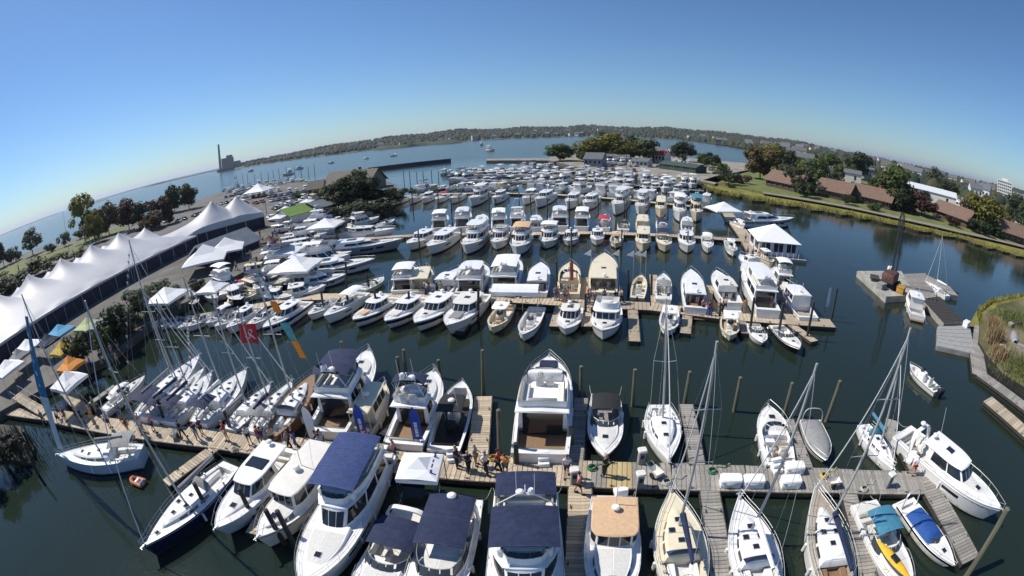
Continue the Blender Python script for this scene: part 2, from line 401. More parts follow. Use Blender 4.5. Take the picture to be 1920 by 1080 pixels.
def slab(root, name, z, y0, y1, W, th=.1, m=None, sf=.6, tip=.7, tap=0, bulge=.15, camber=.08, dz=0):
    st = Stack([(z, y0+.04, y1-.04, W-.05, sf, tip, tap, bulge), (z+th*.5, y0, y1, W, sf, tip, tap, bulge), (z+th, y0+.05, y1-.05, W-.07, sf, tip, tap, bulge)])
    mb = MB(); st.walls(mb, 0, True, camber)
    r = st.rings[0]; n = st.n; N = len(r)
    mb.add(r, [(i, i+1, N-2-i, N-1-i) for i in range(n)]+[tuple(range(n, N-n))])
    if dz:
        mb.v = [(x, y, zz+dz*(y-y0)/(y1-y0)) for x, y, zz in mb.v]
    return mb.build(name, m or white, root)
def seam_of(m):
    c = m.node_tree.nodes['Principled BSDF'].inputs['Base Color'].default_value
    return mat(m.name+' seam', tuple(min(.8, q*1.5+.008) for q in c[:3]), .85)
def canopy(root, z, y0, y1, W, m, zf, name='canopy', camber=.22, droop=.12, bows=3, legs=True, seg=8):
    mb = MB()
    def fn(u, v):
        x = (u*2-1); yy = lerp(y0, y1, v); sag = .045*abs(math.sin(v*PI*bows))+.010*math.sin(u*19+v*7)*math.sin(v*23)
        return (x*W, yy, z+camber*(1-abs(x)**2.4)-droop*abs(v*2-1)**3-sag+.03)
    mb.sheet(fn, 12, seg*2 if bows else seg, .035)
    o = mb.build(name, m, root)
    for k in range(bows+1):
        v = min(.985, max(.015, k/bows)); mb = MB(); mb.loft([[Vector(fn(i/12, min(1, max(0, v+dv))))+Vector((0, 0, .006)) for i in range(13)] for dv in (-.006, .006)], 0, closed=False); mb.f = [f[::-1] for f in mb.f]; mb.build('canopy_seam', seam_of(m), root)
    if legs:
        ym = (y0+y1)/2
        for sg in (-1, 1):
            mb = MB()
            for yy, yb in ((y0+.05, ym-.02), (ym, ym), (y1-.05, ym+.02)):
                mb.tube([(sg*(W+.02), yb, zf), (sg*(W-.01), yy, z-.12)], .018, 4)
            mb.build('canopy_frame', steel, root)
    return o
def seatbox(root, x0, x1, y0, y1, z0, h=.42, back=None, m=None, name='seat'):
    mb = MB(); mb.pad(x0, x1, y0, y1, z0, z0+h, .07)
    if back == 'aft': mb.pad(x0, x1, y0, y0+.14, z0+h-.05, z0+h+.38, .06)
    if back == 'fore': mb.pad(x0, x1, y1-.14, y1, z0+h-.05, z0+h+.38, .06)
    if back == 'left': mb.pad(x0, x0+.14, y0, y1, z0+h-.05, z0+h+.38, .06)
    if back == 'right': mb.pad(x1-.14, x1, y0, y1, z0+h-.05, z0+h+.38, .06)
    return mb.build(name, m or vinyl, root)
def hatch(root, x, y, z, w=.28, l=.28, m=None):
    mb = MB(); mb.pad(x-w-.04, x+w+.04, y-l-.04, y+l+.04, z-.02, z+.03, .05, 0); mb.pad(x-w, x+w, y-l, y+l, z+.02, z+.045, .05, 1)
    return mb.build('hatch', [steel if m is None else m, glass], root)
def fenders(root, h, ts, sg=(-1, 1), m=None):
    for t in ts:
        for s_ in sg:
            p = h.side(t, .45, s_); mb = MB(); x = p.x+s_*.13
            mb.tube([(x, p.y, p.z+.34), (x, p.y, p.z+.28), (x, p.y, p.z-.25), (x, p.y, p.z-.32)], .11, 7); 
            mb.tube([(p.x+s_*.04, p.y, h.z(t)+.05), (x, p.y, p.z+.3)], .012, 3)
            mb.build('fender', m or white, root)
def outboards(root, h, n=2, m=None, z=.55):
    for k in range(n):
        x = (k-(n-1)/2)*.75; y = -h.L/2-.42; mb = MB()
        def ring(zz, a, b, c): return [(x-a, y-c, zz), (x+a, y-c, zz), (x+a*1.1, y, zz), (x+a*.8, y+b, zz), (x-a*.8, y+b, zz), (x-a*1.1, y, zz)]
        mb.loft([ring(z, .16, .2, .25), ring(z+.25, .22, .3, .34), ring(z+.62, .21, .28, .32), ring(z+.8, .12, .18, .2)])
        mb.box(x-.09, x+.09, y-.16, y+.08, -.5, z); mb.box(x-.12, x+.12, y+.1, y+.45, z-.25, z+.1)
        mb.build('outboard_motor', m or eng, root)
def antenna(root, x, y, z, h=2.4, lean=-.25):
    MB().tube([(x, y, z), (x, y+lean*h, z+h)], .016, 4).build('antenna', white, root)
def radar(root, x, y, z, h=.5):
    mb = MB(); mb.tube([(x, y, z), (x, y-.05, z+h)], .06, 5); mb.loft([[(x+.32*math.cos(a*PI/6), y+.32*math.sin(a*PI/6), z+h+dz) for a in range(12)] for dz in (0, .12)]+[[(x+.2*math.cos(a*PI/6), y+.2*math.sin(a*PI/6), z+h+.22) for a in range(12)]])
    mb.build('radar_dome', white, root)
def platform(root, h, d=1.0, m=None, z=.35):
    mb = MB(); b = h.b(0)*.92; y = -h.L/2; mb.pad(-b, b, y-d, y+.02, z-.12, z, .1); return mb.build('swim_platform', m or white, root)
def arch(root, y, W, z0, z1, m=None, wd=.5, lean=-.3, th=.12, name='radar_arch'):
    mb = MB(); rings = []
    for k in range(11):
        a = PI*k/10; x = -W*math.cos(a); q = math.sin(a)**.45; z = lerp(z0, z1, q); x = -W*(math.copysign(abs(math.cos(a))**.6, math.cos(a)))*(1-.08*q)
        yy = y+lean*q; hx = x*(1-th/W); hz = z-th*q
        rings.append([(x, yy-wd/2, z), (x, yy+wd/2, z), (hx, yy+wd/2, hz), (hx, yy-wd/2, hz)])
    mb.loft(rings); return mb.build(name, m or white, root)
def anchor(root, h):
    mb = MB(); y = h.L/2; z = h.z(1); mb.box(-.07, .07, y-.4, y+.2, z+.03, z+.09); mb.tube([(0, y, z+.11), (0, y+.3, z+.03)], .025, 4); mb.box(-.14, .14, y+.2, y+.28, z-.05, z+.02)
    mb.build('anchor', steel, root)
def wheel(root, x, y, z, r=.22, tilt=.5):
    mb = MB(); c = Vector((x, y, z)); pts = [c+Vector((r*math.cos(a*PI/6), r*math.sin(a*PI/6)*math.sin(tilt), r*math.sin(a*PI/6)*math.cos(tilt))) for a in range(13)]
    mb.tube(pts, .02, 4); mb.tube([pts[0], pts[6]], .012, 3); mb.tube([pts[3], pts[9]], .012, 3); mb.build('steering_wheel', black, root)
HULLM = dict(white=hullw, cream=hullc, grey=greyhull, navy=navyhull, black=blackhull, green=greenhull, red=redhull, off=offwhite, brown=brownhull, pale=palehull)

# ------------------------------------------------------------------ boat kinds (all local: bow along +Y, waterline at z = 0)
def express(root, L, B, hc='white', roof='hard', roofm=None, det=2, sunroof=False, stripe=False, foot=None, pad=False, sole=None, arc=False, hw=True, aft=1.0, spoke=3):
    h = Hull(L, B, F=.125*L+.35, fs=.085*L+.25, tr=.86, p=3.1, rake=.10, flare=.22)
    h.build(root, [HULLM[hc], navyhull if stripe else HULLM[hc], foot or boot], stripe or False); md = white if hc != 'cream' else cream
    tB = .42; zf = .5
    h.deck(root, .05, tB, .35, zf, md, sole or nonskid)
    zs = h.z(.5); y = h.y
    tr = Stack([(zs-.12, y(tB), y(.93), h.b(.5)*.74, .35, .12, 0, .15, 1.7), (zs+.16, y(tB), y(.90), h.b(.5)*.68, .35, .12, 0, .15, 1.7), (h.z(.6)+.30, y(tB), y(.86), h.b(.5)*.58, .3, .12, 0, .1, 1.7)])
    mb = MB(); tr.walls(mb, 0, True, .06); mb.build('foredeck_trunk', md, root)
    zt = h.z(.6)+.30
    nonskid_panels(root, tr, zt)
    z0, z1 = zs-.02, zs+1.12+.01*L
    ya, yb = y(.30), y(.66)
    ws = Stack([(z0, ya, yb, h.b(.45)-.30, .45, .62, 0, .22), (z0+.35, ya, yb-.22, h.b(.45)-.32, .45, .62, 0, .22), (z1, ya+.1, yb-.22-.95, h.b(.45)-.52, .5, .66, 0, .18)])
    if roof in ('hard', 'long'):
        mb = MB(); ws.walls(mb, 0, False); mb.build('cabin_wall', md, root)
        ws.windows(root, 1, .12, .92, side=((1.2, 5.2), (5.5, 8.6)))
        yr = y(.24) if roof == 'hard' else y(.1)
        slab(root, 'hardtop', z1-.02, yr, yb-.22-.75, h.b(.45)-.40, .12, roofm or white, .6, .72)
        if roof == 'long':
            for sg in (-1, 1): MB().tube([(sg*(h.b(.1)-.25), y(.12), h.z(.1)), (sg*(h.b(.4)-.6), y(.12)+.3, z1)], .04, 5).build('roof_post', md, root)
        if sunroof: MB().pad(-h.b(.4)*.55, h.b(.4)*.55, y(.30), y(.42), z1+.12, z1+.21, .08).build('sunroof', glass, root)
        if det: 
            hatch(root, 0, (yr+yb)/2-.4, z1+.17, .42, .45); radar(root, .2, yr+.5, z1+.12, .35); antenna(root, -h.b(.4)+.6, yr+.4, z1+.1)
    else:
        mb = MB(); ws.walls(mb, 0, False, hi=2); mb.build('cabin_wall', md, root)
        ws.windows(root, 1, .0, .55, side=((3.5, 6.2), (6.4, 8.7)), m=glass2)
        mb = MB(); path = [ws.at(1, u, .57) for u in range(3, ws.N-3)]; mb.tube(path, .022, 4); mb.build('windshield_frame', steel, root)
        if roof in MATC: canopy(root, z1+.35, y(.12), y(.50), h.b(.3)-.32, MATC[roof], h.z(.3), bows=2)
    if arc: arch(root, y(.17), h.b(.2)-.08, h.z(.2), z1+.25, md, .45); radar(root, 0, y(.14), z1+.2, .3)
    # cockpit
    bi = h.b(.2)-.45
    seatbox(root, -bi, bi, y(.06), y(.06)+.6, zf, .42, 'aft', vinyl if hc != 'cream' else tanv)
    seatbox(root, -bi, -bi+.6, y(.14), y(.28), zf, .42, 'left', vinyl)
    mb = MB(); mb.pad(-bi+.0, -.1, y(.43)-1.0, y(.43)-.1, zf, zs+.05, .1); mb.build('helm_console', md, root)
    wheel(root, -bi*.5, y(.43)-1.05, zs-.05)
    for x in (-bi*.5, bi*.45): seatbox(root, x-.32, x+.32, y(.43)-1.95, y(.43)-1.4, zf, .62, 'aft')
    if pad: mb = MB(); mb.pad(-h.b(.7)*.42, h.b(.7)*.42, y(.64), y(.82), zt-.04, zt+.12, .1); mb.build('sun_pad', pad if not pad is True else nonskid, root)
    elif det: hatch(root, 0, y(.75), zt+.06, .3, .3)
    if hw: h.pane(root, .52, .68, .3, .47); 
    h.rub(root, steel if det > 1 else greyhull); h.rail(root, .42, .62); platform(root, h, .9*aft, sole)
    if det > 1: fenders(root, h, (.25, .5)); anchor(root, h); moorings(root, h)
    return h
MATC = dict(navy=navy, blue=blue2, teal=teal, tan=tan, grey=greyc, white=whitec, black=blackc, red=redc, green=greencv, royal=royal)

def flybridge(root, L, B, hc='white', top='navy', top2=None, det=2, tower=False, enclosed=False, foot=None, hard=False, house=(.14, .64), mastx=True, pads=None):
    h = Hull(L, B, F=.12*L+.65, fs=.07*L+.55, tr=.90, p=3.2, rake=.09, flare=.22)
    h.build(root, [HULLM[hc], HULLM[hc], foot or boot]); md = white if hc != 'cream' else cream; y = h.y
    tA, tB = .04, house[0]+.04; zf = .75
    h.deck(root, tA, tB, .3, zf, md, teak if det > 1 else nonskid)
    z0 = h.z(.45); y0, y1 = y(house[0]), y(house[1])
    H1 = 1.45+.02*L; W = h.b(.45)-.42
    hs = Stack([(z0-.35, y0, y1+.35, W, .5, .42, 0, .25), (z0+.42, y0, y1, W-.02, .5, .45, 0, .25), (z0+H1, y0+.15, y1-1.25, W-.16, .5, .55, 0, .22), (z0+H1+.12, y0+.15, y1-1.3, W-.2, .5, .55, 0, .2)])
    mb = MB(); hs.walls(mb, 0, True); mb.build('deckhouse', md, root)
    hs.windows(root, 1, .08, .88, side=((.5, 2.9), (3.2, 5.6), (5.9, 8.6)))
    zt = z0+H1+.1
    # foredeck trunk
    tr = Stack([(z0-.1, y1-.2, y(.93), W*.82, .3, .15, 0, .1, 1.8), (h.z(.72)+.22, y1-.3, y(.90), W*.72, .3, .15, 0, .1, 1.8)])
    mb = MB(); tr.walls(mb, 0, True, .06); mb.build('foredeck_trunk', md, root)
    nonskid_panels(root, tr, h.z(.72)+.22)
    hatch(root, 0, y(.8), h.z(.72)+.3, .3, .3)
    # upper deck overhang and flybridge coaming
    yf0 = y0-.9
    slab(root, 'upper_deck', zt-.02, yf0, y1-1.2, W+.12, .1, md, .6, .6)
    fb = Stack([(zt+.06, y0-.2, y1-1.5, W-.12, .5, .5, 0, .25), (zt+.75, y0-.2, y1-1.75, W-.06, .5, .5, 0, .25), (zt+1.02, y0+2.2, y1-2.1, W-.1, .5, .5, 0, .22)])
    mb = MB(); fb.walls(mb, 0, False, hi=2)
    inner = Stack([(zt+.08, y0-.1, y1-1.75, W-.22, .5, .5, 0, .25), (zt+.75, y0-.2, y1-1.75, W-.06, .5, .5, 0, .25)])
    mb.loft(inner.rings[::-1], 0, closed=True, cap0=False, cap1=False); mb.build('flybridge_coaming', md, root)
    fb.windows(root, 1, .05, .95, side=((6.2, 8.8),), m=glass, name='wind_screen', fname='wind_screen')
    ym = (y0+y1)/2-.6
    mb = MB(); mb.pad(-W+.5, W-.5, y1-2.9, y1-2.2, zt+.05, zt+.95, .12); mb.build('helm_console', md, root); wheel(root, -.4, y1-2.95, zt+.85)
    for x in (-.45, .45): seatbox(root, x-.35, x+.35, y1-3.9, y1-3.3, zt+.08, .7, 'aft')
    seatbox(root, -W+.3, -W+.9, y0, ym, zt+.08, .42, 'left'); seatbox(root, W-.9, W-.3, y0, ym, zt+.08, .42, 'right')
    seatbox(root, -W+.9, W-.9, y0-.05, y0+.55, zt+.08, .42, 'aft')
    zc = zt+1.95
    if hard: 
        slab(root, 'hardtop', zc-.05, y0+.2, y1-2.2, W-.12, .12, md, .6, .7)
        for sg in (-1, 1):
            for yy in (y0+.4, y1-2.9): MB().tube([(sg*(W-.15), yy-.1, zt+.6), (sg*(W-.3), yy, zc)], .045, 5).build('roof_post', md, root)
        radar(root, 0, y0+1.2, zc+.1, .3)
    elif top: canopy(root, zc, y0+(.1 if not top2 else 2.5), y1-1.7, W-.02, MATC[top], zt+.6, bows=3)
    if top2: canopy(root, z0+H1+1.3, yf0-1.3, y0+.55, W-.05, MATC[top2], zt+.3, name='aft_canopy', bows=2)
    if mastx:
        ymx = y0+(.3 if not top2 else 1.4)
        mb = MB(); mb.box(-.7, .7, ymx-.12, ymx+.12, zc+.2, zc+.28)
        for sg in (-1, 1): mb.tube([(sg*(W-.1), ymx-.3, zt+.6), (sg*.65, ymx, zc+.22)], .05, 5)
        mb.tube([(0, ymx, zc+.25), (0, ymx-.2, zc+1.0)], .05, 5); mb.build('radar_mast', md, root)
        radar(root, .4, ymx, zc+.26, .15); mb = MB(); mb.ball((-.45, ymx, zc+.55), .28, 1.1); mb.build('satellite_dome', white, root)
        antenna(root, .65, ymx, zc+.2, 2.2, -.15); antenna(root, -.7, ymx, zc+.2, 2.0, -.1)
    if tower:
        mb = MB()
        for sg in (-1, 1):
            for yy in (ym-.9, ym+1.0): mb.tube([(sg*(W-.05), yy, zt+.5), (sg*.7, (yy+ym)/2, zt+5.2)], .035, 4)
            mb.tube([(sg*(W-.4), ym-.6, zt+2.6), (sg*(W-.4), ym+.7, zt+2.6)], .03, 4)
        mb.box(-.75, .75, ym-.6, ym+.6, zt+5.15, zt+5.22); mb.build('tuna_tower', steel, root)
        slab(root, 'hardtop', zt+2.2, ym-1.4, ym+1.5, W-.2, .1, md)
        for sg in (-1, 1): MB().tube([(sg*W, y1-2, zt), (sg*(W+1.2), y0-2.4, zt+6.5)], .025, 4).build('outrigger', alu, root)
    if pads: MB().pad(-h.b(.82)*.5, h.b(.82)*.5, y(.83), y(.93), h.z(.85)+.04, h.z(.85)+.24, .1).build('bow_cushion', pads, root)
    bi = h.b(.1)-.45; seatbox(root, -bi, bi, y(.05), y(.05)+.55, zf, .42, 'aft')
    MB().box(-W+.4, W-.4, y0-.02, y0+.01, zf+.1, z0+H1-.35).build('saloon_door', glass, root)
    h.pane(root, .5, .74, .26, .42); h.rub(root, steel); h.rail(root, .38, .7, mid=det > 1); platform(root, h, 1.0, teak if det > 1 else None)
    if det > 1: fenders(root, h, (.2, .45, .62)); anchor(root, h); moorings(root, h)
    return h

def console_boat(root, L, B, hc='white', top='white', n_out=2, det=2, sole=None, cush=None, em=None):
    h = Hull(L, B, F=.11*L+.35, fs=.075*L+.2, tr=.86, p=3.0, rake=.09, flare=.25)
    h.build(root, [HULLM[hc], HULLM[hc], boot]); md = white if hc != 'cream' else cream; y = h.y; zf = .35
    h.deck(root, .06, .88, .2, zf, md, sole or nonskid)
    mb = MB(); mb.pad(-.5, .5, y(.45), y(.45)+1.3, zf, zf+1.15, .15); mb.build('console', md, root)
    st = Stack([(zf+1.1, y(.45)+.5, y(.45)+1.2, .46, .3, .6, 0, .1), (zf+1.65, y(.45)+.4, y(.45)+.8, .4, .3, .6, 0, .1)])
    st.windows(root, 0, .05, .95, side=((3, 8.8),), m=glass2, name='wind_screen', fname='wind_screen'); wheel(root, 0, y(.45)-.08, zf+.95)
    seatbox(root, -.5, .5, y(.45)-1.25, y(.45)-.75, zf, .85, 'aft', cush or vinyl, 'leaning_post')
    b = h.b(.72)-.3
    seatbox(root, -b, -b*.35, y(.66), y(.8), zf, .4, None, cush or vinyl, 'bow_cushion'); seatbox(root, b*.35, b, y(.66), y(.8), zf, .4, None, cush or vinyl, 'bow_cushion')
    seatbox(root, -.45, .45, y(.45)+1.3, y(.45)+1.85, zf, .45, 'aft', cush or vinyl)
    seatbox(root, -h.b(.1)+.3, h.b(.1)-.3, y(.07), y(.07)+.5, zf, .4, 'aft', cush or vinyl)
    if top:
        slab(root, 't_top', zf+2.15, y(.45)-1.3, y(.45)+1.5, .95 if B < 2.9 else 1.15, .07, MATC[top], .6, .8)
        mb = MB()
        for sg in (-1, 1):
            for yy in (y(.45)-.3, y(.45)+1.0): mb.tube([(sg*.55, yy, zf), (sg*.6, yy-.1, zf+1.5), (sg*.85, yy-.2, zf+2.15)], .03, 4)
        mb.build('t_top_frame', steel, root); antenna(root, .7, y(.45)-.6, zf+2.2, 2.5); radar(root, 0, y(.45)+.3, zf+2.2, .12)
    h.rub(root, black if det > 1 else greyhull, .12); h.rail(root, .6, .3)
    outboards(root, h, n_out, em)
    return h

def bowrider(root, L, B, hc='white', top=None, det=2, sole=None, pads=None, arc=False, tower=None, aftcover=None):
    h = Hull(L, B, F=.10*L+.35, fs=.075*L+.25, tr=.88, p=3.0, rake=.12, flare=.18)
    h.build(root, [HULLM[hc], HULLM[hc], boot]); md = white if hc != 'cream' else cream; y = h.y; zf = .4
    h.deck(root, .12, .52, .25, zf, md, sole or nonskid)
    tr = Stack([(h.z(.6)-.1, y(.52), y(.94), h.b(.6)*.78, .3, .1, 0, .1, 1.7), (h.z(.7)+.16, y(.52), y(.90), h.b(.6)*.68, .3, .1, 0, .1, 1.7)])
    mb = MB(); tr.walls(mb, 0, True, .06); mb.build('foredeck', md, root)
    nonskid_panels(root, tr, h.z(.7)+.16)
    ws = Stack([(h.z(.5)+.02, y(.36), y(.62), h.b(.5)-.22, .5, .5, 0, .2), (h.z(.5)+.62, y(.34), y(.54), h.b(.5)-.36, .5, .55, 0, .2)])
    ws.windows(root, 0, .02, .95, side=((2.5, 5.5), (5.8, 8.7)), m=glass2)
    mb = MB(); mb.tube([ws.at(0, u, .98) for u in range(2, ws.N-2)], .025, 4); mb.build('windshield_frame', steel, root)
    bi = h.b(.25)-.35
    seatbox(root, -bi, bi, y(.13), y(.13)+.6, zf, .42, 'aft', pads); seatbox(root, -bi, -bi+.55, y(.2), y(.36), zf, .42, 'left', pads)
    seatbox(root, .15, .75, y(.38), y(.46), zf, .6, 'aft', pads); mb = MB(); mb.pad(.1, bi, y(.48), y(.53), zf, h.z(.5)+.2, .08); mb.build('helm_console', md, root); wheel(root, .45, y(.475), h.z(.5)+.05)
    mb = MB(); mb.pad(-bi, bi, y(.02), y(.115), h.z(0)-.02, h.z(0)+.1, .08); mb.build('sun_pad', pads or vinyl, root)
    if top: canopy(root, h.z(.4)+1.25, y(.2), y(.46), h.b(.3)-.25, MATC[top], h.z(.3), bows=2)
    if arc: arch(root, y(.14), h.b(.15)-.06, h.z(.15), h.z(.15)+1.5, md, .4)
    if tower: arch(root, y(.36), h.b(.4)-.1, h.z(.4), h.z(.4)+1.6, tower, .15, .25, .06, 'wake_tower')
    hatch(root, 0, y(.74), h.z(.7)+.21, .24, .24)
    h.rub(root, steel, .1); h.rail(root, .55, .4); platform(root, h, .7)
    if det > 1: fenders(root, h, (.3,)); moorings(root, h)
    return h

def downeast(root, L, B, hc='white', det=2, roofm=None, fb=False, aftroof=True, house=(.3, .66), trim=None, foot=None, canv=None):
    h = Hull(L, B, F=.11*L+.7, fs=.06*L+.4, tr=.84, p=2.9, rake=.07, flare=.2)
    h.build(root, [HULLM[hc], HULLM[hc], foot or bootred]); md = white if hc != 'cream' else cream; y = h.y; zf = .55
    h.deck(root, .04, house[0]+.02, .22, zf, md, teakgrey)
    z0 = h.z(.5); W = h.b(.45)-.36; y0, y1 = y(house[0]), y(house[1])
    tr = Stack([(z0-.1, y1-.5, y(.93), W*.85, .3, .15, 0, .1, 1.8), (h.z(.7)+.38, y1-.5, y(.88), W*.76, .3, .15, 0, .1, 1.8)])
    mb = MB(); tr.walls(mb, 0, True, .06); mb.build('trunk_cabin', md, root)
    nonskid_panels(root, tr, h.z(.7)+.38)
    for u in ((2.5, 4.0), (4.6, 6.0)):
        tr.pane(root, 0, u[0], u[1], .45, .85, name='port_light'); tr.pane(root, 0, tr.N-1-u[1], tr.N-1-u[0], .45, .85, name='port_light')
    hs = Stack([(z0-.3, y0, y1, W, .75, .72, 0, .15), (z0+.62, y0, y1-.05, W-.02, .75, .72, 0, .15), (z0+1.65, y0, y1-.35, W-.12, .75, .75, 0, .12)])
    mb = MB(); hs.walls(mb, 0, True); mb.build('pilot_house', md, root)
    hs.windows(root, 1, .08, .86, side=((.5, 2.8), (3.1, 5.4), (5.7, 8.6)))
    ya = y(.06) if aftroof else y0-.3
    slab(root, 'roof', z0+1.66, ya, y1-.1, W+.02, .1, roofm or md, .8, .8)
    if aftroof:
        for sg in (-1, 1): MB().tube([(sg*(W-.05), ya+.25, h.z(.08)), (sg*(W-.08), ya+.25, z0+1.68)], .035, 4).build('roof_post', md, root)
    zt = z0+1.8
    if fb:
        st = Stack([(zt, y0-.2, y1-.8, W-.25, .5, .5, 0, .2), (zt+.75, y0-.2, y1-1.0, W-.2, .5, .5, 0, .2)]); mb = MB(); st.walls(mb, 0, False)
        mb.loft([[Vector((p.x*.9, p.y*1-.02, zt+.06)) for p in st.rings[0]][::-1], st.rings[1][::-1]], 0, True, False, False) if False else None
        mb.build('flybridge_coaming', md, root); seatbox(root, -.8, .8, y0+.5, y0+1.1, zt, .55, 'aft'); mb = MB(); mb.pad(-.6, .6, y1-1.9, y1-1.3, zt, zt+.8, .1); mb.build('helm_console', md, root)
        if canv: canopy(root, zt+1.95, y0-.1, y1-.9, W-.25, MATC[canv], zt+.6, bows=2)
    MB().tube([(0, y0+.6, zt), (0, y0+.4, zt+1.8)], .04, 5).build('signal_mast', md, root); radar(root, 0, y0+1.2, zt, .25); antenna(root, -W+.3, y0+.5, zt)
    bi = h.b(.1)-.4; seatbox(root, -bi, bi, y(.05), y(.05)+.5, zf, .42, 'aft'); hatch(root, 0, y(.78), h.z(.7)+.44, .28, .28)
    h.rub(root, trim or brownhull); h.rail(root, .36, .65); platform(root, h, .6, teak)
    if det > 1: fenders(root, h, (.25, .5)); anchor(root, h); moorings(root, h)
    return h

def sportyacht(root, L, B, hc='white', det=2, roofm=None, pads=None, foot=None):
    h = Hull(L, B, F=.10*L+.65, fs=.07*L+.45, tr=.9, p=2.5, rake=.10, flare=.2)
    h.build(root, [HULLM[hc], greyhull if hc == 'white' else HULLM[hc], foot or boot], stripe=True); md = white if hc in ('white', 'grey') else HULLM[hc]; y = h.y; zf = .85
    h.deck(root, .03, .26, .3, zf, md, teak)
    z0 = h.z(.45); W = h.b(.45)-.35
    hs = Stack([(z0-.1, y(.2), y(.74), W, .4, .2, 0, .2, 1.9), (z0+.35, y(.21), y(.70), W-.04, .4, .22, 0, .2, 1.9), (z0+1.05, y(.24), y(.56), W-.25, .45, .4, 0, .2, 1.9), (z0+1.35, y(.24), y(.50), W-.5, .45, .5, 0, .2, 1.9)])
    mb = MB(); hs.walls(mb, 0, True, .1); mb.build('coupe_cabin', md, root)
    hs.windows(root, 1, .06, .9, side=((.8, 4.2), (4.5, 8.7)), front=((9.1, 10.9), (11.1, 12.9)))
    slab(root, 'hardtop', z0+1.3, y(.14), y(.50), W-.42, .12, roofm or md, .6, .7)
    MB().pad(-W*.4, W*.4, y(.27), y(.4), z0+1.44, z0+1.53, .08).build('sunroof', glass, root)
    for sg in (-1, 1): MB().loft([[(sg*(W-.02), y(.12), z0+.1), (sg*(W-.02), y(.24), z0+.2), (sg*(W-.1), y(.24), z0+.2), (sg*(W-.1), y(.12), z0+.1)], [(sg*(W-.45), y(.16), z0+1.36), (sg*(W-.45), y(.25), z0+1.36), (sg*(W-.55), y(.25), z0+1.36), (sg*(W-.55), y(.16), z0+1.36)]]).build('roof_wing', md, root)
    mb = MB(); mb.pad(-h.b(.8)*.42, h.b(.8)*.42, y(.72), y(.86), h.z(.78)+.03, h.z(.78)+.2, .1); mb.build('sun_pad', pads or nonskid, root)
    bi = h.b(.1)-.45; seatbox(root, -bi, bi, y(.04), y(.04)+.7, zf, .42, 'aft'); seatbox(root, -bi, -bi+.6, y(.1), y(.18), zf, .42, 'left')
    h.pane(root, .45, .62, .3, .55); h.pane(root, .66, .76, .3, .5); h.rub(root, steel); h.rail(root, .45, .6); platform(root, h, 1.3, teak); radar(root, 0, y(.2), z0+1.4, .3)
    if det > 1: fenders(root, h, (.2, .42)); anchor(root, h)
    return h

def covered(root, L, B, hc='white', cm=None, arc=None, det=2, tc=.62, foot=True):
    h = Hull(L, B, F=.09*L+.35, fs=.07*L+.22, tr=.88, p=2.3, rake=.12, flare=.18)
    h.build(root, [HULLM[hc], navyhull, boot], stripe=det > 1); y = h.y
    h.deck(root, .05, .1, .2, .5, white, nonskid)
    mb = MB()
    def fn(u, v):
        t = lerp(.04 if tc > .8 else .17, tc, v); b = h.b(t)*.93; x = (u*2-1); r = math.sin(PI*min(1, v*1.15))**.6 if v < .87 else math.sin(PI*min(1, v*1.15))**.6*.6
        e = 1-abs(x)**3; return (x*b, y(t), h.z(t)+.05+.55*e*max(.12, math.sin(PI*(.12+.8*v)))+.05*math.sin(v*17)*e)
    mb.sheet(fn, 10, 18, .03); mb.build('boat_cover', cm or royal, root)
    if tc < .8:
        hatch(root, 0, y(.78), h.z(.78)+.06, .22, .22)
        ws = Stack([(h.z(tc)+.02, y(tc)-.5, y(tc)+.35, h.b(tc)*.62, .4, .5, 0, .15), (h.z(tc)+.3, y(tc)-.6, y(tc)-.05, h.b(tc)*.55, .4, .5, 0, .15)]); ws.windows(root, 0, .0, 1, side=((4, 8.7),), m=glass2)
    if arc: arch(root, y(.08), h.b(.1)-.05, h.z(.1), h.z(.1)+1.5, arc, .12, -.3, .05)
    h.rub(root, steel, .1); h.rail(root, .6, .35); platform(root, h, .6)
    return h

def dinghy(root, L, B, m=None, motor=True):
    t = L/2; r = B*.17; mb = MB(); pts = []
    for k in range(17):
        a = lerp(-PI*.5, PI*1.5, 0)
    path = [(-B/2+r, -t, .25)]+[(-B/2+r, lerp(-t, t*.35, k/3), .25) for k in range(1, 4)]+[(-(B/2-r)*math.cos(a), t*.35+(t*.65-r)*math.sin(a), .27+.1*math.sin(a)) for a in [PI*k/8 for k in range(1, 8)]]+[((B/2-r), lerp(t*.35, -t, k/3), .25) for k in range(0, 4)]
    mb.tube(path, r, 8); mb.build('inflatable_tube', m or greyc, root)
    mb = MB(); mb.pad(-B/2+r, B/2-r, -t+.1, t*.5, .05, .16, .05); mb.pad(-B/2+r, B/2-r, -t+.1, -t+.2, .1, .55, .03); mb.build('floor', nonskid, root)
    seatbox(root, -B/2+r, B/2-r, -.2, .15, .15, .28, None, vinyl, 'thwart')
    if motor: outboards(root, Hull(L, B), 1, None, .4)

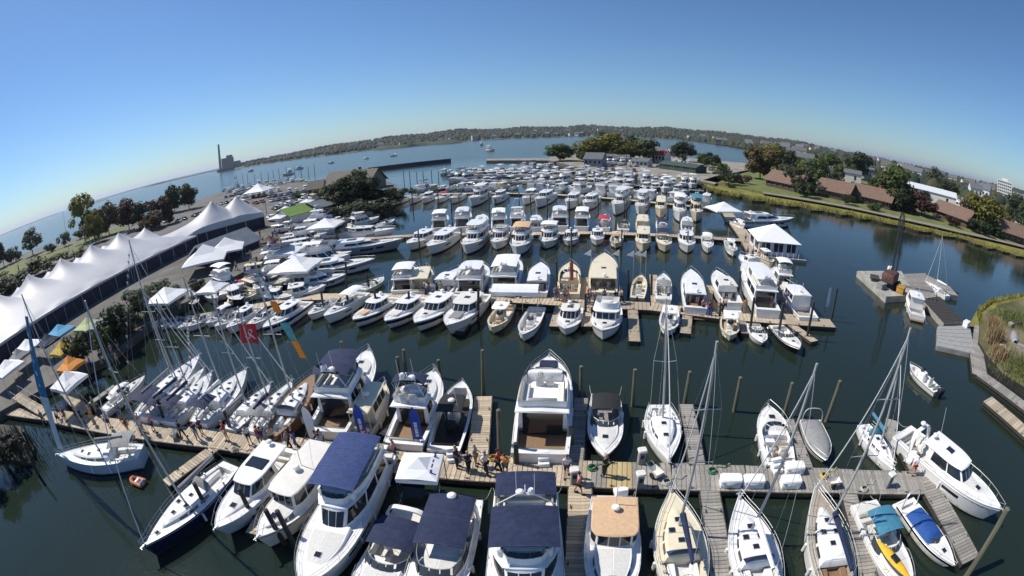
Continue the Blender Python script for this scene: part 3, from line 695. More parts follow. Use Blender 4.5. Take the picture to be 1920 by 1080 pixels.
def sailboat(root, L, B, base_mast=None, top=None, hc='white', deckm=None, cover=None, bim=None, dodger=None, det=2, wood_deck=False, foresail='white', spread=1, boom=True, wheelm=True, forestay_top=None, hatches=4):
    """base_mast, top: local points of the mast."""
    h = Hull(L, B, F=.085*L+.45, fs=.075*L+.3, tr=.62 if hc != 'brown' else .35, p=1.75, rake=.05, flare=.12, mid=.42)
    h.build(root, [HULLM[hc], navyhull if hc == 'white' else HULLM[hc], boot], stripe=False); md = deckm or white; y = h.y; zf = h.z(.2)-.5
    h.deck(root, .06, .30, .42, zf, md, teak if wood_deck else nonskid)
    zs = h.z(.5)
    tr = Stack([(zs-.08, y(.29), y(.80), h.b(.45)*.66, .3, .18, 0, .15, 1.8), (zs+.30, y(.30), y(.76), h.b(.45)*.60, .3, .18, 0, .15, 1.8), (zs+.40, y(.31), y(.70), h.b(.45)*.52, .3, .2, 0, .1, 1.8)])
    mb = MB(); tr.walls(mb, 0, True, .07); mb.build('coach_roof', white if md is not cream else cream, root)
    for u in ((1.0, 2.8), (3.3, 4.9), (5.3, 6.6)):
        tr.pane(root, 0, u[0], u[1], .35, .85, name='port_light'); tr.pane(root, 0, tr.N-1-u[1], tr.N-1-u[0], .35, .85, name='port_light')
    zr = zs+.46
    for k, (x, t) in enumerate(((0, .64), (0, .44), (-.5, .54), (.5, .54), (0, .84))[:hatches]): hatch(root, x, y(t), zr if t < .7 else h.z(t)+.06, .2, .2)
    # cockpit
    bi = h.b(.18)-.5
    for sg in (-1, 1): seatbox(root, min(sg*bi, sg*(bi-.5)), max(sg*bi, sg*(bi-.5)), y(.08), y(.29), zf, .38, None, teak if wood_deck else white, 'cockpit_bench')
    if wheelm:
        mb = MB(); mb.pad(-.14, .14, y(.13)-.12, y(.13)+.12, zf, zf+.85, .06); mb.build('steering_pedestal', white, root); wheel(root, 0, y(.13)-.18, zf+.85, .5 if L > 9 else .38, .1)
    for sg in (-1, 1):
        for t in (.2, .28):
            p = (sg*(h.b(t)-.28), y(t), h.z(t)+.02); mb = MB(); mb.tube([p, (p[0], p[1], p[2]+.2)], .09, 7); mb.build('winch', steel, root)
    mbp = base_mast or Vector((0, y(.56), zr)); mtp = top or Vector((0, y(.55), L*1.25))
    mb = MB(); mb.tube([mbp-Vector((0, 0, .1)), mtp], .105, 7, 0, .075); mast = mb.build('mast', alu, root)
    for k in range(spread):
        f = (.42, .70)[k] if spread == 2 else .5
        p = mbp.lerp(mtp, f); mb = MB(); w_ = B*.3*(1-.2*k)
        mb.tube([p+Vector((-w_, -.12, .05)), p, p+Vector((w_, -.12, .05))], .035, 4); mb.build('spreader', alu, mast)
    mb = MB(); hd = mbp.lerp(mtp, .97)
    for sg in (-1, 1):
        ch = Vector((sg*(h.b(.53)-.1), y(.53), h.z(.53))); pts = [ch]
        for k in range(spread):
            f = (.42, .70)[k] if spread == 2 else .5
            pts.append(mbp.lerp(mtp, f)+Vector((sg*B*.3*(1-.2*k), -.12, .05)))
        pts.append(hd); mb.tube(pts, .016, 3)
    mb.tube([hd, Vector((0, y(0)+.1, h.z(0)+.1))], .012, 3); mb.build('rigging', steel, mast)
    fs0 = Vector((0, y(1)-.25, h.z(1)+.08)); mb = MB()
    if foresail: mb.tube([fs0, fs0.lerp(hd, .06), fs0.lerp(hd, .5), fs0.lerp(hd, .9), hd], .055, 6, 0, .025); mb.build('furled_headsail', MATC[foresail], mast)
    else: mb.tube([fs0, hd], .012, 3); mb.build('forestay', steel, mast)
    if boom:
        b0 = mbp+Vector((0, -.1, 1.0)); b1 = Vector((0, y(.12), b0.z+.15))
        mb = MB(); mb.tube([b0, b1], .06, 6); bo = mb.build('boom', alu, root)
        mb = MB(); r0 = [b0.lerp(b1, k/8)+Vector((0, 0, .14)) for k in range(9)]
        for k in range(8): pass
        mb.tube(r0, .22, 8, 0, .12); mb.build('sail_cover', MATC[cover or 'navy'], bo)
    if bim: canopy(root, zf+2.05, y(.03), y(.03)+L*.23, h.b(.12)-.2, MATC[bim], h.z(.1), name='bimini', bows=2)
    if dodger:
        mb = MB(); W = h.b(.35)*.62
        def fn(u, v):
            a = PI*u; return (-W*math.cos(a)*(1-.12*v), y(.30)+(1-v)*L*.05, zr-.05+math.sin(a)**.5*(.65*v**.6))
        mb.sheet(fn, 10, 4, .03); mb.build('dodger', MATC[dodger], root)
    h.rail(root, .06, .62, .016, 'life_line', 1.7, mid=det > 1)
    h.rub(root, brownhull if hc == 'brown' else steel, .06, .025)
    if det > 1: fenders(root, h, (.3, .5)); anchor(root, h)
    return h
# ------------------------------------------------------------------ water and land
def water():
    m = bpy.data.materials.new('harbour water'); m.use_nodes = True; n = m.node_tree; b = n.nodes['Principled BSDF']
    b.inputs['Base Color'].default_value = (.015, .024, .017, 1); b.inputs['Roughness'].default_value = .10; b.inputs['IOR'].default_value = 1.33
    g = n.nodes.new('ShaderNodeNewGeometry'); tot = None
    for sc, st, det in ((.11, .34, 3), (.55, .16, 3), (2.6, .06, 2)):
        no = n.nodes.new('ShaderNodeTexNoise'); no.inputs['Scale'].default_value = sc; no.inputs['Detail'].default_value = det; no.inputs['Distortion'].default_value = .6
        n.links.new(g.outputs['Position'], no.inputs['Vector'])
        mu = n.nodes.new('ShaderNodeMath'); mu.operation = 'MULTIPLY'; mu.inputs[1].default_value = st; n.links.new(no.outputs['Fac'], mu.inputs[0])
        if tot is None: tot = mu.outputs[0]
        else:
            ad = n.nodes.new('ShaderNodeMath'); ad.operation = 'ADD'; n.links.new(tot, ad.inputs[0]); n.links.new(mu.outputs[0], ad.inputs[1]); tot = ad.outputs[0]
    # the open bay to the north and west is choppier than the sheltered basin, which also has calm slicks
    ln = n.nodes.new('ShaderNodeVectorMath'); ln.operation = 'DISTANCE'; ln.inputs[1].default_value = (20, 60, 0); n.links.new(g.outputs['Position'], ln.inputs[0])
    mr = n.nodes.new('ShaderNodeMapRange'); mr.inputs[1].default_value = 110; mr.inputs[2].default_value = 330; mr.inputs[3].default_value = .36; mr.inputs[4].default_value = 1.0; n.links.new(ln.outputs['Value'], mr.inputs[0])
    sl = n.nodes.new('ShaderNodeTexNoise'); sl.inputs['Scale'].default_value = .035; sl.inputs['Detail'].default_value = 3; n.links.new(g.outputs['Position'], sl.inputs['Vector'])
    m3 = n.nodes.new('ShaderNodeMapRange'); m3.inputs[1].default_value = .35; m3.inputs[2].default_value = .65; m3.inputs[3].default_value = .55; m3.inputs[4].default_value = 1.25; n.links.new(sl.outputs['Fac'], m3.inputs[0])
    ms = n.nodes.new('ShaderNodeMath'); ms.operation = 'MULTIPLY'; n.links.new(mr.outputs[0], ms.inputs[0]); n.links.new(m3.outputs[0], ms.inputs[1])
    rg = n.nodes.new('ShaderNodeMapRange'); rg.inputs[1].default_value = 110; rg.inputs[2].default_value = 330; rg.inputs[3].default_value = .07; rg.inputs[4].default_value = .2; n.links.new(ln.outputs['Value'], rg.inputs[0]); n.links.new(rg.outputs[0], b.inputs['Roughness'])
    bp = n.nodes.new('ShaderNodeBump'); bp.inputs['Distance'].default_value = .35; n.links.new(ms.outputs[0], bp.inputs['Strength'])
    n.links.new(tot, bp.inputs['Height']); n.links.new(bp.outputs[0], b.inputs['Normal'])
    mb = MB(); rad = [6, 40, 120, 400, 1200, 4000, 12000, 30000]; N = 48
    vs = [(0, 0, 0)]+[(r*math.cos(2*PI*k/N), r*math.sin(2*PI*k/N), 0) for r in rad for k in range(N)]
    fs = [(0, 1+k, 1+(k+1) % N) for k in range(N)]
    for a in range(len(rad)-1):
        for k in range(N): j = (k+1) % N; fs.append((1+a*N+k, 1+(a+1)*N+k, 1+(a+1)*N+j, 1+a*N+j))
    mb.add(vs, fs); o = mb.build('water', m); tag(o, kind='structure')
water()

grassm = mat('lawn', (.125, .145, .038), .95, var=.35, scale=.5, bump=.3, dirt=(.12, .11, .05))
marshm = mat('marsh grass', (.175, .170, .030), .95, var=.35, scale=.22, bump=.4, dirt=(.16, .095, .035))
earth = mat('bare earth', (.20, .165, .11), .95, var=.3, scale=.4, dirt=(.09, .10, .04))
landm = mat('mixed suburb ground', (.085, .10, .045), .95, var=.4, scale=.03, dirt=(.17, .16, .13))
rockm = mat('shore rock', (.10, .09, .075), .9, var=.4, scale=1.2, bump=.5)
mud = mat('dark mud bank', (.025, .024, .02), .85, var=.4, scale=.5, bump=.4)
import bmesh
def land(name, pts, z, m, side=None, kind='structure', down=-1.5):
    bm = bmesh.new(); top = [bm.verts.new((p.x, p.y, z)) for p in pts]; f = bm.faces.new(top); f.normal_update()
    if f.normal.z < 0: f.normal_flip()
    bot = [bm.verts.new((p.x, p.y, down)) for p in pts]
    n = len(pts)
    for i in range(n):
        j = (i+1) % n; q = bm.faces.new((top[i], top[j], bot[j], bot[i])); q.material_index = 1
    bmesh.ops.triangulate(bm, faces=[f]); bmesh.ops.recalc_face_normals(bm, faces=bm.faces)
    me = bpy.data.meshes.new(name); bm.to_mesh(me); bm.free(); me.materials.append(m); me.materials.append(side or rockm)
    o = bpy.data.objects.new(name, me); C.objects.link(o); return tag(o, kind=kind)
def pp(l, z): return [P(a, b, z) for a, b in l]

# western show ground
land('ground', pp([(-80, 820), (20, 760), (70, 735), (130, 702), (200, 668), (262, 622), (300, 592), (390, 545), (465, 505), (515, 468), (570, 422), (640, 398), (722, 393), (757, 364), (742, 345),
                   (690, 330), (630, 329), (590, 340), (520, 338), (480, 346), (400, 365), (350, 383), (280, 402), (200, 425), (130, 450), (60, 470), (0, 492), (-120, 545)], 1.2), 1.2, asphalt)
land('lawn', pp([(-100, 620), (-100, 560), (0, 500), (60, 482), (130, 460), (190, 437), (235, 420), (240, 425), (200, 445), (130, 475), (60, 508), (0, 545), (-60, 600)], 1.25), 1.25, grassm, grassm, down=.9)
land('mud_bank', pp([(-150, 905), (-60, 870), (20, 862), (58, 870), (66, 835), (40, 800), (-10, 795), (-120, 800)], .3), .35, mud, mud)
land('planting_bed', pp([(205, 640), (262, 610), (300, 585), (290, 565), (230, 585), (190, 612)], 1.25), 1.26, mat('bed soil', (.07, .075, .03), .95, var=.4, scale=.6), down=.9)
# northern peninsula with the sea wall
land('peninsula', pp([(912, 301), (1030, 301), (1078, 312), (1105, 321), (1200, 327), (1300, 337), (1340, 345), (1370, 330), (1420, 318), (1400, 306), (1340, 301), (1300, 297), (1226, 288), (1160, 284), (1090, 285), (1040, 292), (1028, 297), (912, 298)], 1.4), 1.4, gravel, rockm)
# eastern marsh island and the shore behind it
def rough(l, n=9, a=2.2):
    r = random.Random(8); o = []
    for i in range(len(l)-1):
        for k in range(n): f = k/n; o.append((lerp(l[i][0], l[i+1][0], f)+r.uniform(-a, a), lerp(l[i][1], l[i+1][1], f)+r.uniform(-a, a)*.8))
    return o+[l[-1]]
MEDGE = rough([(1305, 345), (1330, 358), (1400, 373), (1500, 389), (1600, 406), (1700, 427), (1800, 449), (1920, 483), (2120, 570)])
land('marsh', pp(MEDGE+[ (2120, 520), (1920, 465), (1800, 437), (1700, 414), (1600, 392), (1500, 374), (1430, 361), (1360, 346), (1320, 338)], .5), .55, marshm, mud)
land('bank', pp([(1318, 338), (1365, 347), (1430, 360), (1500, 371), (1600, 388), (1700, 410), (1800, 433), (1920, 460), (2100, 525)], 1.3)+[far(2140, 0, 300)]+[far(q, 0, d) for q, d in ((2120, 520), (1920, 520), (1800, 540), (1700, 560), (1600, 640), (1500, 720), (1440, 640), (1420, 420))]+pp([(1425, 315), (1340, 331)], 1.3), 1.4, grassm, grassm)
land('towpath', pp([(1430, 362), (1500, 373), (1600, 391), (1700, 413), (1800, 436), (1920, 464), (1920, 460), (1800, 432), (1700, 409), (1600, 387.5), (1500, 370), (1430, 359)], 1.45), 1.415, mat('gravel path', (.22, .20, .15), .95, var=.2, scale=.6), down=1.2)
# near eastern spit
land('spit', pp([(1838, 602), (1850, 585), (1878, 570), (1920, 560), (2000, 560), (2100, 640), (2100, 760), (1990, 770), (1935, 735), (1880, 700), (1850, 665), (1835, 640)], 1.0), 1.0, mat('spit grass', (.10, .095, .035), .95, var=.4, scale=.35, bump=.4, dirt=(.21, .17, .11)), mud)
land('marsh', pp([(1815, 612), (1830, 585), (1860, 566), (1920, 553), (2000, 552), (2000, 575), (1920, 568), (1878, 580), (1850, 597), (1838, 615)], .4), .45, marshm, mud)
land('sand_patch', pp([(1862, 655), (1895, 640), (1940, 650), (1960, 690), (1925, 700), (1885, 680)], 1.0), 1.012, earth, down=.8)

# ------------------------------------------------------------------ far hills with woods
def hills():
    tab = [(440, 316, 1900, 2050), (457, 306, 1850, 2100), (500, 297, 1750, 2200), (560, 285, 1550, 2200), (640, 270, 1330, 2300), (760, 254, 1330, 2300), (860, 244, 1400, 2400), (1000, 239, 1500, 2600), (1100, 236, 1700, 2600),
           (1280, 241, 1500, 2500), (1400, 254, 900, 2200), (1500, 267, 620, 2000), (1600, 289, 520, 1900), (1700, 313, 460, 1900), (1800, 335, 430, 1900), (1920, 358, 420, 1900), (2080, 392, 420, 1900)]
    cols = []
    for i in range(len(tab)-1):
        a, b = tab[i], tab[i+1]; n = 6
        for k in range(n): cols.append([lerp(p, q, k/n) for p, q in zip(a, b)])
    cols.append(list(tab[-1]))
    r2 = random.Random(3); grid = []; NV = 9
    for px, py, D0, D1 in cols:
        top = far(px, py, D1); hz = max(6, top.z-9); col = []
        for v in range(NV+1):
            f = v/NV; D = lerp(D0, D1, f); q = far(px, py, D); z = 1.2+hz*(f**1.25)*(1+.10*math.sin(px*.05+v)) if v else -1
            col.append(Vector((q.x, q.y, z)))
        for f in (1.3, 2.2): 
            q = far(px, py, D1*f); col.append(Vector((q.x, q.y, hz*.6)))
        grid.append(col)
    mb = MB(); mb.loft(grid, 0, closed=False); mb.f = [f[::-1] for f in mb.f]
    tag(mb.build('hills', landm), kind='structure')
    # tree canopy over the hills, uncountable
    vs = []; fs = []; mi = []
    import itertools
    def blob(p, r, h, k):
        o = len(vs); n = 6; jit = [r2.uniform(.75, 1.25) for _ in range(n*2)]
        for q in range(n): a = 2*PI*q/n+k; vs.append((p.x+r*jit[q]*math.cos(a), p.y+r*jit[q]*math.sin(a), p.z+h*.15))
        for q in range(n): a = 2*PI*(q+.5)/n+k; vs.append((p.x+r*.75*jit[n+q]*math.cos(a), p.y+r*.75*jit[n+q]*math.sin(a), p.z+h*.68))
        vs.append((p.x, p.y, p.z+h))
        for q in range(n): j = (q+1) % n; fs.extend([(o+q, o+j, o+n+q), (o+j, o+n+j, o+n+q), (o+n+q, o+n+j, o+2*n)]); 
        mi.extend([k % 3 if isinstance(k, int) else 0]*(3*n))
    for gi in range(len(grid)-1):
        for v in range(NV):
            A, B_, Cc, D = grid[gi][v], grid[gi+1][v], grid[gi+1][v+1], grid[gi][v+1]
            frac = v/NV; px = cols[gi][0]
            n = int(((A-B_).length*(A-D).length)/(520 if px < 1380 else 420))
            n = min(n, 90 if px < 1380 else 150)
            for _ in range(n):
                u, t = r2.random(), r2.random(); p = A.lerp(B_, u).lerp(D.lerp(Cc, u), t); p.z = max(p.z, .8)
                s = r2.uniform(.7, 1.35); blob(p, 6.5*s, 10*s, r2.randrange(3))
        A, B_ = grid[gi][NV], grid[gi+1][NV]
        for _ in range(14):
            p = A.lerp(B_, r2.random()); s = r2.uniform(.7, 1.5); blob(p, 7*s, 11*s, r2.randrange(3))
    me = bpy.data.meshes.new('woodland'); me.from_pydata(vs, [], fs)
    for q in (mat('far wood green', (.030, .044, .018), .9, var=.3, scale=.05), mat('far wood dark', (.018, .030, .014), .9, var=.3, scale=.05), mat('far wood autumn', (.055, .048, .020), .9, var=.3, scale=.05)): me.materials.append(q)
    me.polygons.foreach_set('material_index', mi); me.polygons.foreach_set('use_smooth', [True]*len(fs)); me.update()
    o = bpy.data.objects.new('woodland', me); C.objects.link(o); tag(o, kind='stuff')
    return grid
GRID = hills()
# low wooded point on the far shore and thin islands on the sound
def strip(name, pts, h, m):
    a = [far(*p) for p in pts]; r2 = random.Random(len(pts)); mb = MB(); rows = []
    for i, p in enumerate(a):
        d = Vector((p.x, p.y, 0)); dn = d.normalized(); wd = pts[i][3] if len(pts[i]) > 3 else 60
        e = .05 if i in (0, len(a)-1) else 1
        rows.append([Vector((p.x, p.y, -.5)), Vector((p.x, p.y, h*e*r2.uniform(.6, 1)))+dn*wd*.2, Vector((p.x, p.y, h*e*r2.uniform(.8, 1.2)))+dn*wd*.6, Vector((p.x, p.y, -.5))+dn*wd])
    mb.loft(rows, 0, closed=False); mb.f = [f[::-1] for f in mb.f]; return tag(mb.build(name, m), kind='structure')
fm = mat('far island green', (.045, .058, .03), .9, var=.3, scale=.02)
strip('point', [(q, 0, 1150+max(0, 40*math.sin(q*.05))) for q in range(690, 872, 14)], 9, fm)
strip('island', [(q, 0, 3600) for q in range(268, 470, 14)], 9, fm)
strip('island', [(q, 0, 5200) for q in range(150, 330, 14)], 9, fm)
strip('island', [(q, 0, 7000) for q in range(-60, 130, 14)], 10, fm)
strip('island', [(q, 0, 3000) for q in range(175, 215, 8)], 4, fm)
strip('island', [(q, 0, 2000) for q in range(430, 520, 9)], 6, fm)

# ------------------------------------------------------------------ trees
LEAF = {}
def leafm(n, c):
    if n not in LEAF:
        m = LEAF[n] = mat('foliage '+n, c, .75, var=.4, scale=.45, detail=5, objvar=.12); q = m.node_tree; pb = q.nodes['Principled BSDF']
        tr = q.nodes.new('ShaderNodeBsdfTranslucent'); mx = q.nodes.new('ShaderNodeMixShader'); mx.inputs[0].default_value = .35
        q.links.new(pb.inputs['Base Color'].links[0].from_socket, tr.inputs['Color']); q.links.new(pb.outputs[0], mx.inputs[1]); q.links.new(tr.outputs[0], mx.inputs[2]); q.links.new(mx.outputs[0], q.nodes['Material Output'].inputs['Surface'])
    return LEAF[n]
CROWN = {}
def crown_mesh(kind, seed):
    k = (kind, seed)
    if k in CROWN: return CROWN[k]
    r = random.Random(seed*31+len(kind)); mb = MB()
    lobes = []
    nl = {'round': 24, 'open': 20, 'bush': 14, 'conifer': 12}[kind]
    for i in range(nl):
        if kind == 'conifer': t = i/(nl-1); rad = .42*(1-t)+.06; a = r.uniform(0, 2*PI); lobes.append((Vector((rad*.45*math.cos(a), rad*.45*math.sin(a), .12+t*.85)), rad))
        else:
            a = r.uniform(0, 2*PI); q = r.random()**.5*(.62 if kind != 'bush' else .7); z = r.uniform(.30, .88) if kind != 'bush' else r.uniform(.15, .7)
            env = math.sqrt(max(.05, 1-((z-.55)/.5)**2)); lobes.append((Vector((q*.58*env*math.cos(a), q*.58*env*math.sin(a), z)), r.uniform(.09, .21)*(1 if kind != 'open' else .75)))
    per = 110
    for c, rad in lobes:
        for _ in range(per):
            d = Vector((r.gauss(0, 1), r.gauss(0, 1), r.gauss(0, 1))).normalized(); p = c+d*rad*r.uniform(.6, 1.08)
            s = rad*r.uniform(.13, .30); n = (d+Vector((r.uniform(-.7, .7), r.uniform(-.7, .7), r.uniform(-.2, .9)))).normalized()
            a = n.orthogonal().normalized(); a.rotate(Matrix.Rotation(r.uniform(0, 6), 3, n)); b = n.cross(a)
            mb.add([p-a*s-b*s*.5, p+a*s*.2-b*s*.8, p+a*s+b*s*.3, p-a*s*.3+b*s*.8], [(0, 1, 2, 3)])
    CROWN[k] = mb; return mb
TRUNK = {}
def tree(x, y, z, h, w_, leaf, label, kind='round', name='tree', group=None, cat='tree'):
    seed = rnd.randrange(6); key = (kind, seed, leaf.name)
    if key not in CROWN: CROWN[key] = crown_mesh(kind, seed).mesh('crown', leaf, False)
    t = thing(name, label, cat, (x, y, z), rnd.uniform(0, 6), group)
    c = bpy.data.objects.new('crown', CROWN[key]); C.objects.link(c); c.parent = t; c.scale = (w_*1.3, w_*1.3, h)
    bark = mat('bark', (.07, .055, .04), .9, var=.3, scale=3)
    if kind not in TRUNK:
        mb = MB(); r = random.Random(5)
        mb.tube([(0, 0, -.05), (.005, 0, .2), (.01, .01, .5), (0, .01, .8)], .028, 6, 0, .01)
        if kind != 'bush':
            for k in range(6): a = k*1.1; mb.tube([(0, 0, .2+.06*k), (.12*math.cos(a), .12*math.sin(a), .42+.06*k), (.22*math.cos(a), .22*math.sin(a), .55+.05*k)], .014, 4, 0, .004)
        TRUNK[kind] = mb.mesh('trunk', bark)
    o = bpy.data.objects.new('trunk', TRUNK[kind]); C.objects.link(o); o.parent = t; o.scale = (w_*.9, w_*.9, h)
    return t
L_green = leafm('green', (.085, .115, .026)); L_dark = leafm('dark green', (.042, .060, .021)); L_yel = leafm('yellow green', (.18, .175, .028)); L_red = leafm('dark red', (.08, .036, .026)); L_org = leafm('orange brown', (.125, .092, .028)); L_grey = leafm('grey green', (.085, .098, .045))
def ptree(px, py_base, py_top, wpx, leaf, label, kind='round', z=1.3, group=None, name='tree', cat='tree'):
    b = P(px, py_base, z); D = math.hypot(b.x, b.y); dist = math.hypot(D, CAM_H)
    h = abs(py_base-py_top)/F_PX*dist*1.05; w_ = wpx/F_PX*dist*1.0
    return tree(b.x, b.y, z, h, w_/.95, leaf, label, kind, name, group, cat)

# ------------------------------------------------------------------ docks and pilings
def dock(a, b, wd, label, z=.55, boards=True, pitch=.27, wm=None, new=None, name='dock', group=None, dm=None, cat='dock'):
    wm = wm or wood; d = b-a; L = math.hypot(d.x, d.y); t = thing(name, label, cat, (a.x, a.y, 0), heading(a, b), group)
    n = max(2, int(L/pitch)); gap = .022 if boards else .05
    mb = MB(); mb.box(-wd/2, wd/2, 0, pitch-gap, -.05, 0); me = mb.mesh('plank', wm, False); men = None
    r = random.Random(int(a.x*10)+n)
    if boards:
        for k in range(n):
            o = bpy.data.objects.new('plank', me); C.objects.link(o); o.parent = t
            o.location = (r.uniform(-.015, .015), k*L/n, z+r.uniform(-.006, .006)); o.rotation_euler = (r.uniform(-.004, .004), 0, r.uniform(-.003, .003))
            if new and new[0] < k/n < new[1]: paint(o, woodn)
    else:
        mb = MB()
        for k in range(n): e = r.uniform(-.008, .008); mb.box(-wd/2+r.uniform(-.02, .02), wd/2, k*L/n, (k+1)*L/n-gap, z-.05+e, z+e)
        tag(mb.build('planks', wm, t, False), kind='stuff')
    for sg in (-1, 1):
        x = sg*(wd/2-.02); MB().box(min(x, x+sg*.09), max(x, x+sg*.09), 0, L, z-.32, z-.03).build('side_beam', wooddark, t, False)
    mb = MB(); mb.box(-wd/2+.1, wd/2-.1, .02, L-.02, -.3, z-.09); mb.build('float', dm or wooddark, t, False)
    nc = max(2, int(L/4))
    for k in range(nc):
        for sg in (-1, 1):
            y = (k+.5)*L/nc; x = sg*(wd/2-.14); mb = MB(); mb.box(x-.03, x+.03, y-.06, y+.06, z, z+.07); mb.tube([(x, y-.17, z+.09), (x, y+.17, z+.09)], .025, 4); mb.build('cleat', steelp, t)
    return t
PILE = {}
def pile(base, top, label=None, r=.16, m=None, group=None, cap=None):
    m = m or pilem; z1 = max(1.5, top.z); key = m.name
    if key not in PILE:
        mb = MB(); N = 9
        mb.loft([[(q*math.cos(2*PI*k/N), q*math.sin(2*PI*k/N), zz) for k in range(N)] for q, zz in ((1.08, 0), (1.03, .3), (.97, .7), (.92, .99), (.6, 1.0))])
        PILE[key] = mb.mesh('mooring_pile', m)
    o = bpy.data.objects.new('mooring_pile', PILE[key]); C.objects.link(o); o.location = (base.x, base.y, -1.2); o.scale = (r, r, z1+1.2)
    dx, dy = top.x-base.x, top.y-base.y; lim = .12*z1; k = math.hypot(dx, dy)
    if k > lim: dx, dy = dx*lim/k, dy*lim/k
    o.rotation_euler = (-math.atan2(dy, z1+1.2), math.atan2(dx, z1+1.2), rnd.uniform(-.2, .2))
    tag(o, label, 'piling', group)
    return o
def ppile(bx, by, tx, ty, label, r=.16, m=None, group=None):
    b = P(bx, by, 0); return pile(b, mast_top(b, tx, ty), label, r, m, group)

# ------------------------------------------------------------------ people
def skinned(name, verts, edges, radii, m, sub=1):
    me = bpy.data.meshes.new(name); me.from_pydata(verts, edges, []); o = bpy.data.objects.new(name, me); C.objects.link(o)
    sk = o.modifiers.new('skin', 'SKIN'); sk.use_smooth_shade = True
    for i, r in enumerate(radii): me.skin_vertices[0].data[i].radius = (r, r) if not isinstance(r, tuple) else r
    me.skin_vertices[0].data[0].use_root = True
    if sub: s = o.modifiers.new('sub', 'SUBSURF'); s.levels = sub; s.render_levels = sub
    dg = bpy.context.evaluated_depsgraph_get(); em = bpy.data.meshes.new_from_object(o.evaluated_get(dg)); em.name = name
    bpy.data.objects.remove(o); em.materials.clear(); em.materials.append(m); return em
POSE = {}
def pose(k):
    if k in POSE: return POSE[k]
    st = {0: 0.05, 1: .22, 2: .02}[k]; ar = {0: .02, 1: .2, 2: .28}[k]
    J = dict(pel=(0, 0, .95), sp=(0, .01, 1.15), ch=(0, .01, 1.38), nk=(0, .0, 1.52), hd=(0, .02, 1.66), ht=(0, .01, 1.76))
    for s, sg in (('l', -1), ('r', 1)):
        f = st*sg
        J['hip'+s] = (sg*.10, 0, .90); J['kn'+s] = (sg*.11, f*.6+.02, .50); J['an'+s] = (sg*.12, f-.03*(f < 0), .09); J['to'+s] = (sg*.14, f+.16, .035)
        J['sh'+s] = (sg*.19, 0, 1.42); J['el'+s] = (sg*.25, -f*.5-.02, 1.14); J['wr'+s] = (sg*.24, -f*.6+ar, .92+ar*.5); J['ha'+s] = (sg*.23, -f*.6+ar+.06, .84+ar*.55)
    R = dict(pel=(.15, .11), sp=(.14, .10), ch=(.17, .115), nk=.055, hd=(.078, .095), ht=(.06, .07)); 
    for s in 'lr': R.update({'hip'+s: .092, 'kn'+s: .062, 'an'+s: .042, 'to'+s: (.045, .03), 'sh'+s: .06, 'el'+s: .042, 'wr'+s: .03, 'ha'+s: (.035, .022)})
    E = [('pel', 'sp'), ('sp', 'ch'), ('ch', 'nk'), ('nk', 'hd'), ('hd', 'ht')]
    for s in 'lr': E += [('pel', 'hip'+s), ('hip'+s, 'kn'+s), ('kn'+s, 'an'+s), ('an'+s, 'to'+s), ('ch', 'sh'+s), ('sh'+s, 'el'+s), ('el'+s, 'wr'+s), ('wr'+s, 'ha'+s)]
    def sub(names, edges, grow, m, nm, tweak={}):
        ix = {n: i for i, n in enumerate(names)}; g = lambda r: tuple(q+grow for q in r) if isinstance(r, tuple) else r+grow
        return skinned(nm, [tweak.get(n, J[n]) for n in names], [(ix[a], ix[b]) for a, b in edges if a in ix and b in ix], [g(R[n]) for n in names], m)
    body = sub(list(J), E, 0, skin, 'body')
    mid = lambda a, b, t: tuple(lerp(p, q, t) for p, q in zip(J[a], J[b]))
    tw = {'el'+s: mid('sh'+s, 'el'+s, .7) for s in 'lr'}
    shirt = sub(['pel', 'sp', 'ch', 'shl', 'shr', 'ell', 'elr'], E, .022, whitec, 'shirt', tw)
    tw = {'kn'+s: mid('hip'+s, 'kn'+s, .85) for s in 'lr'}; sh = sub(['pel', 'hipl', 'hipr', 'knl', 'knr'], E, .026, navy, 'shorts', tw)
    tr = sub(['pel', 'hipl', 'hipr', 'knl', 'knr', 'anl', 'anr'], E, .026, navy, 'trousers')
    mb = MB(); mb.ball((0, .005, 1.71), .105, 1.0, 8, 6); mb.v = [(x, y-.015, max(z, 1.665+(.03 if y > .05 else -.06))) for x, y, z in mb.v]; hair = mb.mesh('hair', hairm)
    eye = MB().ball((0, .105, 1.675), .013, 1, 6, 4).mesh('eye', hairm); face = eye
    shoes = MB().pad(-.055, .055, -.2, .08, 0, .09, .04).mesh('shoe', black); feet = [J['tol'], J['tor']]
    POSE[k] = dict(body=body, shirt=shirt, shorts=sh, trousers=tr, hair=hair, eye=eye, shoe=shoes, feet=feet); return POSE[k]
COL = {'white': (.72, .72, .70), 'navy': (.02, .03, .09), 'red': (.45, .03, .03), 'pale blue': (.35, .48, .62), 'black': (.02, .02, .02), 'khaki': (.38, .31, .20), 'grey': (.25, .25, .26), 'blue': (.04, .12, .38), 'pink': (.60, .25, .28), 'green': (.08, .22, .10), 'orange': (.7, .25, .04), 'tan': (.5, .4, .28), 'maroon': (.14, .02, .03)}
